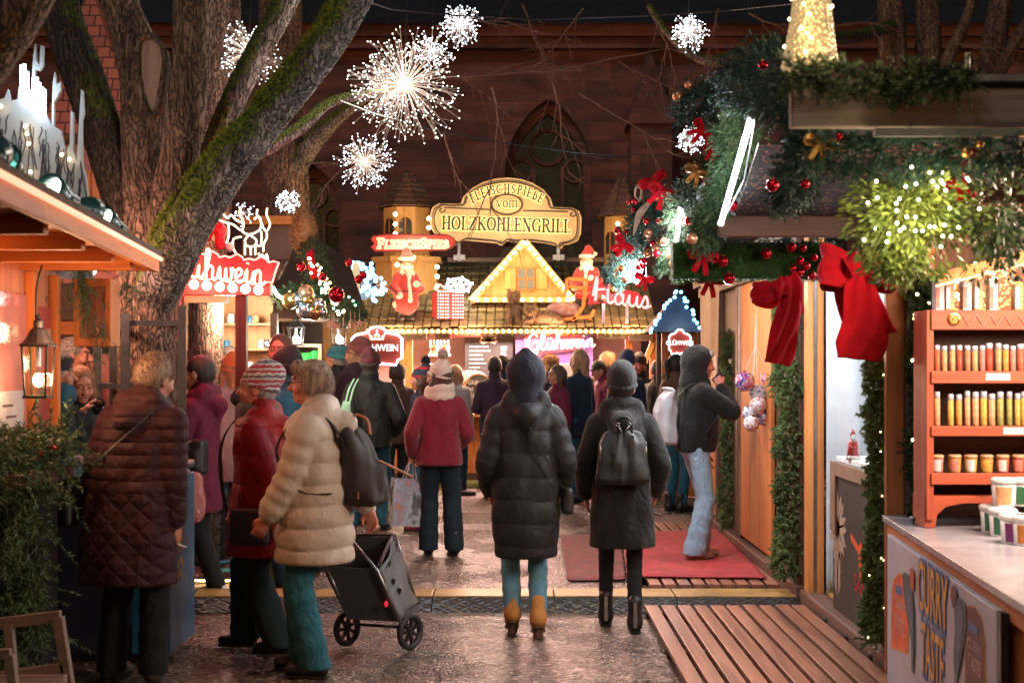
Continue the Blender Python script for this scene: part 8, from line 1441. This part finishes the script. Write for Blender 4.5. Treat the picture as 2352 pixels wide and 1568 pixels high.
bg_=[('tall person with long wavy fair hair in a navy coat turned left at the stall',1330,16.8,52,1.78,('long',H_LIGHT),None,CNAVY,.72,JTEAL,{}),('person with glasses and dark hair in a maroon jacket facing left in the crowd',1280,16.3,118,1.60,('mid',H_BROWN),None,CWINE,.75,JTEAL,dict(glasses=True)),('person in a navy knit cap and blue coat with back to us in the crowd',1438,17.3,12,1.74,('short',H_DARK),('loose',KNAV),CNAVY,.75,JTEAL,{}),('smiling man in a dark cap and coat facing us beside the wooden post',1466,18.1,155,1.72,('short',H_DARK),('beanie',KBLK),CJKT,.70,JTEAL,dict(hands=((-.1,.30,1.05),(.15,.28,1.05)))),('person in a grey cap looking down between two navy coats',1384,18.0,110,1.66,('short',H_BROWN),('cap',CGRN),CWINE,.75,JDARK,dict(headrot=(-.3,0,0))),('person in a tawny fur hat just behind the pointed navy hood',1264,18.2,10,1.70,('short',H_LIGHT),('fur',FURT),CNAVY,.75,JDARK,{}),('person with light curly hair standing at the far grill counter',1395,18.5,-20,1.76,('bob',H_LIGHT,900,.04),None,CBRN,.75,JDARK,{}),('dark haired person in a dark coat with back to us by the barrel',1136,17.3,4,1.70,('short',H_DARK),None,CPURP,.74,JDARK,dict(hands=((-.16,.2,1.05),(.16,.2,1.05)))),('person in a dark beanie seen in profile beside the chalk menu',1161,18.0,-78,1.68,('short',H_DARK),('beanie',KBLK),CNAVY,.75,JDARK,{}),('young person in a navy and red pompom hat and navy puffer facing left',968,14.0,84,1.58,('mid',H_BROWN),('pompom',KNR,KNAV),CNAVY,.80,JTEAL,dict(shoes=('sneaker',SRED),q=(.012,.09))),('man in a teal knit cap looking left beside the ochre wall',774,14.8,62,1.80,('short',H_GREY),('beanie',KTEAL),CJKT,.75,JDARK,{}),('tall person in a rust red beanie and plum hooded jacket before the red sign',820,14.6,30,1.84,('mid',H_LIGHT),('loose',KRUST),CPURP,.75,JBLUE,dict(hood='down',headrot=(0,0,.5))),('tall man with glasses facing us and biting into food near the lanterns',644,11.5,172,1.86,('short',H_BROWN),None,CGRN,.75,JDARK,dict(glasses=True,hands=((-.22,.1,.9),(.06,.24,1.42)),poles=((-.6,-1,0),(1,-.2,-1)))),('person in a black beanie with glasses seen in profile behind the striped hat',655,10.4,84,1.72,('short',H_DARK),('beanie',KBLK),CTEAL,.75,JDARK,dict(glasses=True)),('dark haired person mostly hidden behind the cream coat',706,11.2,30,1.65,('short',H_DARK),None,CJKT,.75,JDARK,{}),('person in an orange knit cap with long fair hair and a pale fuzzy coat',532,12.3,28,1.69,('long',H_LIGHT),('beanie',KORG),CFUZ,.62,JBLUE,{}),('dark haired person behind the orange cap and the red brown post',524,13.2,60,1.78,('short',H_DARK),None,CJKT,.75,JDARK,{}),('person in a wine red jacket with dark hair facing left behind the steel post',458,9.95,78,1.70,('short',H_DARK),None,CWINE,.62,JBLK,dict(hood='down',shoes=('sneaker',SWHT),hands=((-.12,.30,1.12),(.1,.28,1.1)),feet=((-.10,.10,0),(.09,-.1,0)))),('man in a dark beret with blue scarf seen in profile at the left stall',128,8.9,-76,1.68,('short',H_GREY),('beret',KBLK),CJKT,.75,JDARK,dict(scarf=(CTEAL,((1.43,.05),(1.47,.045))))),('person with long ginger hair sipping from a dark mug at the left stall',180,9.15,-146,1.62,('long',H_GINGER),None,CJKT,.75,JDARK,dict(hands=((-.2,.15,.95),(.05,.25,1.40)),poles=((-.6,-1,0),(1,-.2,-1)),headrot=(-.28,0,0))),('grey haired man in profile standing inside the left stall',168,10.1,-86,1.81,('short',H_GREY),None,CTEAL,.8,JDARK,{}),('person in bright jeans and a dark jacket turned right behind the brown hooded jacket',1513,17.6,-40,1.66,('short',H_DARK),None,CJKT,.85,JBLUE,{}),('brown haired person standing just right of the dark red beanie',912,16.2,20,1.62,('bob',H_BROWN),None,CBRN,.75,JDARK,{}),('person in a pale fuzzy coat standing at the counter left of the barrel',1046,17.9,-15,1.60,('mid',H_LIGHT),None,CFUZ,.75,JDARK,{})]
FB=[]
for lab,px,Y_,fc,H_,hr,ht,cm,hem,lg_,kw in bg_:
 kw=dict(kw);co_=dict(m=cm,hem=hem,sl=(.068,.058,.047),rx=(.165,.162,.172,.185,.185));[co_.__setitem__(q,kw.pop(q)) for q in ('hood','q') if q in kw];sh_=kw.pop('shoes',('boot',SBLK));FB.append(person(lab,px,None,fc,H_,Y=Y_,hres=.0135 if Y_>13 else.0105,hair=hr,hat=ht,coat=co_,legs=TR(lg_,.088,.066,.06),shoes=sh_,**kw))
# ============================= what they carry
def inbag(name,label,cat,f):t=thing(name,label,cat,f.W((0,0,0)));t.rotation_euler=f.root.rotation_euler;t.location=f.root.location;ORG[t.name]=Vector((0,0,0));return t
LEA=mat('black_leather',(.012,.012,.013),(.006,.006,.007),.52,14,bump=.3,spec=.6);CANV=mat('charcoal_canvas',(.05,.042,.04),(.03,.025,.024),.8,9,bump=.4);TANL=mat('tan_strap',(.42,.15,.06),None,.5,9);GREYC=mat('pale_grey_canvas',(.40,.40,.42),(.3,.3,.32),.8,5,bump=.4)
V3=lambda a:Vector([float(x) for x in a])
t=inbag('leather_backpack','black leather backpack with chrome clasp hanging on the black wool coat','backpack',f7);c=f7.T(0,-.235,1.14);S=Solid(.02);S.loft([(c[2]-.165,0+c[0],c[1]+.015,.150,.060),(c[2]-.13,c[0],c[1],.158,.075),(c[2]-.02,c[0],c[1]+.005,.152,.068),(c[2]+.09,c[0],c[1]+.02,.140,.050),(c[2]+.15,c[0],c[1]+.03,.115,.030),(c[2]+.175,c[0],c[1]+.035,.085,.018)],wrinkle=.006,seed=4,p=3.2);solid('bag_body',S,.009,LEA,t);k=MB();k.tube(smoothpts([V3(c+np.array((-.05,-.02,.15))),V3(c+np.array((-.045,-.02,.225))),V3(c+np.array((0,-.02,.25))),V3(c+np.array((.045,-.02,.225))),V3(c+np.array((.05,-.02,.15)))],5),.008,7);k.build('grab_handle',LEA,t,True);k=MB()
for q in (-1,1):k.tube([V3(c+np.array((q*.035,-.04,.20))),V3(c+np.array((q*.012,-.05,.165)))],.004,6);k.tube([V3(c+np.array((q*.035+.011*math.cos(a),-.04,.205+.011*math.sin(a)))) for a in np.linspace(0,6.28,9)[:-1]],.003,5,closed=True);k.tube([V3(c+np.array((q*.135,-.03,.10+q*.0))),V3(c+np.array((q*.14,-.035,-.02)))],.003,5)
k.build('chrome_clasp',SILB,t,True)
for q in (-1,1):k=MB();k.beam(V3(c+np.array((q*.052,-.066,.14))),V3(c+np.array((q*.052,-.082,.03))),.020,.006,up=(0,1,0));k.build('buckle_strap',BLACKP,t)
k=MB()
for q in (-1,1):strip(k,smoothpts([V3(f7.T(q*.07,-.19,1.27)),V3(f7.T(q*.095,-.115,1.41)),V3(f7.T(q*.10,.02,1.43)),V3(f7.T(q*.12,.16,1.30)),V3(f7.T(q*.17,.10,1.1))],4),.035,(1,0,0),0,1,3)
solidify(k.build('shoulder_strap',LEA,t),.005)
t=inbag('canvas_backpack','charcoal canvas backpack with tan straps on the cream puffer coat','backpack',f3);c=f3.T(.02,-.25,1.13);S=Solid(.03);S.loft([(c[2]-.21,c[0],c[1]-.03,.10,.06),(c[2]-.17,c[0],c[1]-.02,.14,.095),(c[2]-.04,c[0],c[1]-.008,.14,.095),(c[2]+.10,c[0],c[1]+.02,.125,.085),(c[2]+.19,c[0],c[1]+.055,.10,.045),(c[2]+.225,c[0],c[1]+.07,.08,.02)],wrinkle=.010,seed=2,p=2.8);S.loft([(c[2]-.19,c[0],c[1]-.11,.09,.03),(c[2]-.10,c[0],c[1]-.11,.105,.04),(c[2]+.02,c[0],c[1]-.10,.09,.03)],wrinkle=.006,p=2.6);solid('bag_body',S,.009,CANV,t);k=MB();k.beam(V3(c+np.array((-.02,-.11,.03))),V3(c+np.array((-.05,-.29,-.05))),.03,.008);k.tube(smoothpts([V3(c+np.array((-.03,.05,.18))),V3(c+np.array((-.03,.03,.27))),V3(c+np.array((-.03,-.04,.25))),V3(c+np.array((-.03,-.06,.17)))],4),.009,6);k.beam(V3(c+np.array((-.137,-.02,-.12))),V3(c+np.array((-.139,-.02,-.16))),.03,.006);k.build('tan_strap',TANL,t);k=MB();strip(k,smoothpts([V3(f3.T(-.10,-.20,1.24)),V3(f3.T(-.115,-.10,1.40)),V3(f3.T(-.11,.05,1.40)),V3(f3.T(-.15,.17,1.22)),V3(f3.T(-.205,.04,1.02)),V3(f3.T(-.19,-.14,1.0))],4),.04,(1,0,0),0,1,3);solidify(k.build('shoulder_strap',BLACKP,t),.006)
t=inbag('pale_rucksack','pale grey roll top rucksack on the back of the fleece jacket','backpack',f8);c=f8.T(.02,-.255,1.15);S=Solid(.015);S.loft([(c[2]-.22,c[0],c[1]+.02,.12,.05),(c[2]-.19,c[0],c[1]-.005,.135,.085),(c[2]+.05,c[0],c[1]-.015,.13,.08),(c[2]+.16,c[0],c[1]+.0,.12,.055),(c[2]+.21,c[0],c[1]+.03,.13,.03),(c[2]+.245,c[0],c[1]+.0,.13,.028)],wrinkle=.007,seed=1,p=3.4);solid('bag_body',S,.010,GREYC,t);k=MB();strip(k,smoothpts([V3(f8.T(.09,-.18,1.33)),V3(f8.T(.115,-.08,1.42)),V3(f8.T(.12,.05,1.40)),V3(f8.T(.16,.15,1.24)),V3(f8.T(.21,.02,1.03))],4),.035,(1,0,0),0,1,3);solidify(k.build('shoulder_strap',BLACKP,t),.006)
DMUG=mat('dark_mug',(.015,.02,.035),(.2,.22,.26),.15,30,bump=0,lo=.30,hi=.36)
def mugof(f,lab,i=1):
 a,e,wv,fd,pn,thd,pc=f.arms[i];t=inbag('mug',lab,'mug',f);c=V3(pc+fd*.045+pn*.05);k=MB();ax=V3(thd)*.6+Vector((0,.5,.5));ax.normalize();k.lathe(c-ax*.045,[(.001,0),(.032,.001),(.036,.04),(.038,.095),(.034,.095),(.030,.02)],16,ax,cap=False);k.build('cup',DMUG,t,True);k=MB();x,y,d=basis(ax);k.tube([c+x*(.036+.022*math.sin(q))+d*(.03*math.cos(q)) for q in np.linspace(.2,2.9,8)],.005,6);k.build('handle',DMUG,t,True)
mugof(f8,'dark printed mug held to the mouth by the person in black fleece');mugof(FB[19],'dark mug held to the mouth by the ginger haired person');mugof(FB[12],'cup lifted by the tall man with glasses')
def satchel(f,name,lab,c,hs,m_,path,wd=.03):t=inbag(name,lab,'bag',f);S=Solid(.02);S.box(c,hs,.025);S.box(np.array(c)+np.array((-hs[0]*.7,0,-.02)),(hs[0]*.6,hs[1]*.85,hs[2]*.6),.02);solid('bag_body',S,.01,m_,t);k=MB();strip(k,smoothpts([V3(f.T(*p)) for p in path],4),wd,(.2,1,0) if abs(path[0][0])>.2 else (1,0,.4),0,1,3);solidify(k.build('strap',m_,t),.005)
satchel(f2,'crossbody_bag','dark brown crossbody bag hanging on the red jacket',f2.T(-.29,.02,.79),(.04,.11,.10),CANV,((.12,-.02,1.44),(-.02,.13,1.40),(-.16,.19,1.25),(-.27,.17,1.05),(-.31,.14,.88)),.035)
satchel(FB[17],'leather_bag','shiny black leather bag under the arm of the wine red jacket',FB[17].T(-.27,.02,1.02),(.06,.19,.12),LEA,((.05,-.02,1.44),(-.12,.08,1.36),(-.22,.10,1.2),(-.27,.06,1.1)))
satchel(f1,'dark_handbag','small black handbag at the left hip of the maroon coat',f1.T(-.27,-.10,.92),(.05,.11,.12),LEA,((.12,-.10,1.42),(.03,-.225,1.26),(-.10,-.245,1.12),(-.20,-.22,1.0),(-.25,-.15,.95)),.018)
satchel(f6,'crossbody_pouch','small dark pouch with a red edged strap across the black puffer coat',f6.T(.255,-.03,.84),(.03,.08,.08),LEA,((-.05,-.05,1.44),(.02,-.215,1.28),(.10,-.228,1.12),(.18,-.20,.98),(.24,-.10,.90)),.012)
t=inbag('tote_bag','mint green cloth tote bag hanging from the shoulder of the dark jacket','bag',f4);MINT=mat('mint_cotton',(.30,.55,.42),(.22,.44,.33),.9,5,bump=.3);k=MB();c=Vector((-.315,-.12,1.0));V=[]
for j in range(9):
 v=j/8;w_=.05+.08*v;
 for i in range(9):u=i/8-.5;V.append(V3(f4.A(-.17-.06*v*.6+u*w_*1.3,-.235-.04*math.cos(u*3)*v,1.22-.28*v+.02*u*u)))
k.add(V,[(j*9+i,j*9+i+1,(j+1)*9+i+1,(j+1)*9+i) for j in range(8) for i in range(8)]);s_=solidify(k.build('bag_body',MINT,t,True),.02);k=MB()
for q in (-.02,.02):strip(k,smoothpts([V3(f4.T(-.13+q,-.03,1.455)),V3(f4.T(-.15+q,-.165,1.36)),V3(f4.A(-.165+q,-.225,1.22))],4),.016,(1,0,0),0,1,3)
solidify(k.build('handle',MINT,t),.004)
m,nt,b=newmat('printed_paper');co=coords(nt,(4,4,4));n1=nd(nt,'ShaderNodeTexNoise',i_Scale=1.5,i_Detail=3);nt.links.new(co,n1.inputs[0]);nt.links.new(ramp(nt,n1.outputs[0],[(.30,(.05,.045,.045)),(.44,(.14,.14,.16)),(.5,(.45,.46,.48)),(.58,(.34,.33,.40)),(.68,(.55,.22,.14))]),b.inputs['Base Color']);b.inputs['Roughness'].default_value=.5;PPAP=m
a,e,wv=f5.arms[0][:3];t=inbag('paper_bag','large printed paper carrier bag held in the left hand of the burgundy coat','bag',f5);o=V3(f5.arms[0][6])+Vector((-.02,-.02,-.06));k=MB();M=Matrix.Rotation(.10,3,'Y') @ Matrix.Rotation(.45,3,'Z');tp=[(-.16,-.03,-.10),(.16,-.03,-.10),(.16,.03,-.10),(-.16,.03,-.10)];bt=[(-.15,-.075,-.50),(.15,-.075,-.50),(.15,.075,-.50),(-.15,.075,-.50)];md=[(-.157,-.06,-.3),(.157,-.06,-.3),(.145,.06,-.3),(-.145,.06,-.3)];k.add([o+M @ Vector(p) for p in tp+md+bt],[(0,4,5,1),(1,5,6,2),(2,6,7,3),(3,7,4,0),(4,8,9,5),(5,9,10,6),(6,10,11,7),(7,11,8,4),(8,11,10,9)]);solidify(k.build('bag_body',PPAP,t),.003);k=MB()
for y_ in (-.03,.03):k.tube(smoothpts([o+M @ Vector((-.05,y_,-.10)),o+M @ Vector((-.03,y_*.6,.0)),o+Vector((0,0,.045)),o+M @ Vector((.03,y_*.6,.0)),o+M @ Vector((.05,y_,-.10))],4),.005,5)
k.build('handle',PAPER,t)
a,e,wv,fd,pn,thd,pc=f1.arms[1];t=inbag('cigarette','thin white cigarette in the right hand of the maroon coat','cigarette',f1);k=MB();p0=V3(pc+fd*.06+thd*.01);k.tube([p0,p0+V3(fd*.03+thd*.06)],.004,6);k.build('paper_tube',WHITEP,t)
S=Solid(.03);c=P(447,1140,9.2);S.box(c,(.055,.06,.16),.05);S.el(c-ZZ*.05,(.07,.07,.12));m,nt,b=newmat('pink_film');b.inputs['Base Color'].default_value=(.55,.22,.20,1);b.inputs['Roughness'].default_value=.15;b.inputs['Alpha'].default_value=.6;n1=nd(nt,'ShaderNodeTexNoise',i_Scale=14,i_Detail=4);nt.links.new(coords(nt),n1.inputs[0]);bumpit(nt,b,n1.outputs[0],1,.05);tag(solid('plastic_bag',S,.014,m,loc=c),'crumpled pinkish clear plastic bag carried beside the maroon coat','bag')
tr=thing('shopping_trolley','black wheeled shopping trolley tilted behind the cream puffer coat','trolley',P(870,1486,8.2));TBK=mat('black_nylon',(.020,.019,.020),(.013,.012,.013),.7,9,bump=.2);TGR=mat('grey_nylon',(.17,.17,.18),(.11,.11,.12),.65,5,bump=.5)
FQ=[P(742,1300,8.0),P(868,1306,8.0),P(915,1424,8.0),P(800,1420,8.0)];BQ=[P(792,1232,8.42),P(902,1232,8.42),P(962,1396,8.42),P(858,1396,8.42)];k=MB();k.add(FQ+BQ,[(3,2,1,0),(4,5,6,7),(0,4,7,3),(2,3,7,6)]);bd_=solidify(k.build('bag_body',TBK,tr),.012);k=MB()
n_=9;V=[]
for i in range(n_):
 for j in range(n_):u,v=i/(n_-1),j/(n_-1);p=(FQ[1]*(1-u)+BQ[1]*u)*(1-v)+(FQ[2]*(1-u)+BQ[2]*u)*v;V.append(p+Vector((.02*math.sin(u*3.1)+.012*math.sin(v*9+u*5),0,0)))
k.add(V,[(i*n_+j,(i+1)*n_+j,(i+1)*n_+j+1,i*n_+j+1) for i in range(n_-1) for j in range(n_-1)]);solidify(k.build('grey_side',TGR,tr,True),.01);ALU=mat('brushed_tube',(.35,.35,.36),None,.3,30,metal=.8,bump=0);k=MB()
for L in ((P(808,1240,8.05),P(868,1312,7.97),P(922,1432,7.97)),(P(754,1312,8.0),P(780,1370,8.0)),(BQ[1]+Vector((.01,0,.02)),P(962,1400,8.44)),(P(780,1226,8.1),P(808,1240,8.05))):k.tube(list(L),.0095,8)
k.tube([P(955,1388,8.3),P(966,1382,8.0)],.008,6);k.build('frame_tube',ALU,tr,True);k=MB();k.tube([q+ZZ*.01 for q in (FQ[0],FQ[1],BQ[1],BQ[0])],.010,7,closed=True);k.tube(smoothpts([P(872,1300,8.0),P(900,1240,8.3),P(915,1255,8.3),P(893,1300,8.05)],4),.006,6);k.build('rim_tube',BLACKM,tr,True);k=MB();k.tube([P(800,1432,8.05),P(935,1440,8.15)],.009,6);k.build('axle',BLACKM,tr)
for px,py,Y_,lab in ((797,1447,8.25,0),(942,1446,8.15,1)):
 c=P(px,py,Y_);c.z=.105;ax=Vector((.80,-.6,0));k=MB();k.tube([c+Vector((-.6*math.cos(a),-.8*math.cos(a),math.sin(a)*1.0))*.088 for a in [2*math.pi*i/24 for i in range(24)]],.019,8,closed=True);wh=k.build('wheel',RUBBER,tr,True);k=MB();x_,y_,d=basis(ax)
 for i in range(7):a=2*math.pi*i/7;k.beam(c,c+(x_*math.cos(a)+y_*math.sin(a))*.082,.018,.016,up=ax)
 k.lathe(c-ax*.014,[(.001,0),(.022,0),(.022,.028),(.001,.028)],12,ax,cap=False);k.build('rim',BLACKP,wh)
k=MB();k.sphere(P(887,1386,7.95),.012,8,6,(1,.6,1.5));k.build('reflector',glow('red_reflector',(.8,.03,.05),.5),tr);k=MB()
for px,py in ((897,1336),(912,1356)):k.box(P(px+6,py,8.12),(.02,.035,.04),(0,.4,0))
k.build('clip',BLACKP,tr)
a,e,wv,fd,pn,thd,pc=f3.arms[1]
k=MB();k.tube([P(x,y,10.6) for x,y in ((448,1332),(500,1334),(560,1330))],.009,6);tag(k.build('rope_light',glow('yellow_rope',(1,.72,.22),5)),'yellow rope light lying on the gravel behind the tree guard','rope light');lamp('POINT',P(490,1320,10.5),1.5,(1,.75,.3),.05)
br_=thing('blue_rack','small blue tube rack standing behind the red jacket at the tree foot','rack',P(520,1310,11));k=MB();k.tube([P(462,1292,11),P(520,1290,11),P(532,1286,11),P(532,1240,11)],.014,7);k.tube([P(470,1310,10.8),P(535,1308,10.8)],.014,7);k.tube([P(470,1310,10.8),P(462,1292,11)],.014,7);k.build('tube',BLUE,br_)
S=Solid(.05);c=P(480,1215,11.6);S.box(c,(.14,.12,.30),.08);m_=mat('black_sack_film',(.02,.02,.022),(.012,.012,.013),.25,9,bump=1,bscale=14,dist=.04);tag(solid('refuse_sack',S,.018,m_,loc=c),'full black refuse sack standing behind the wine red jacket','sack')
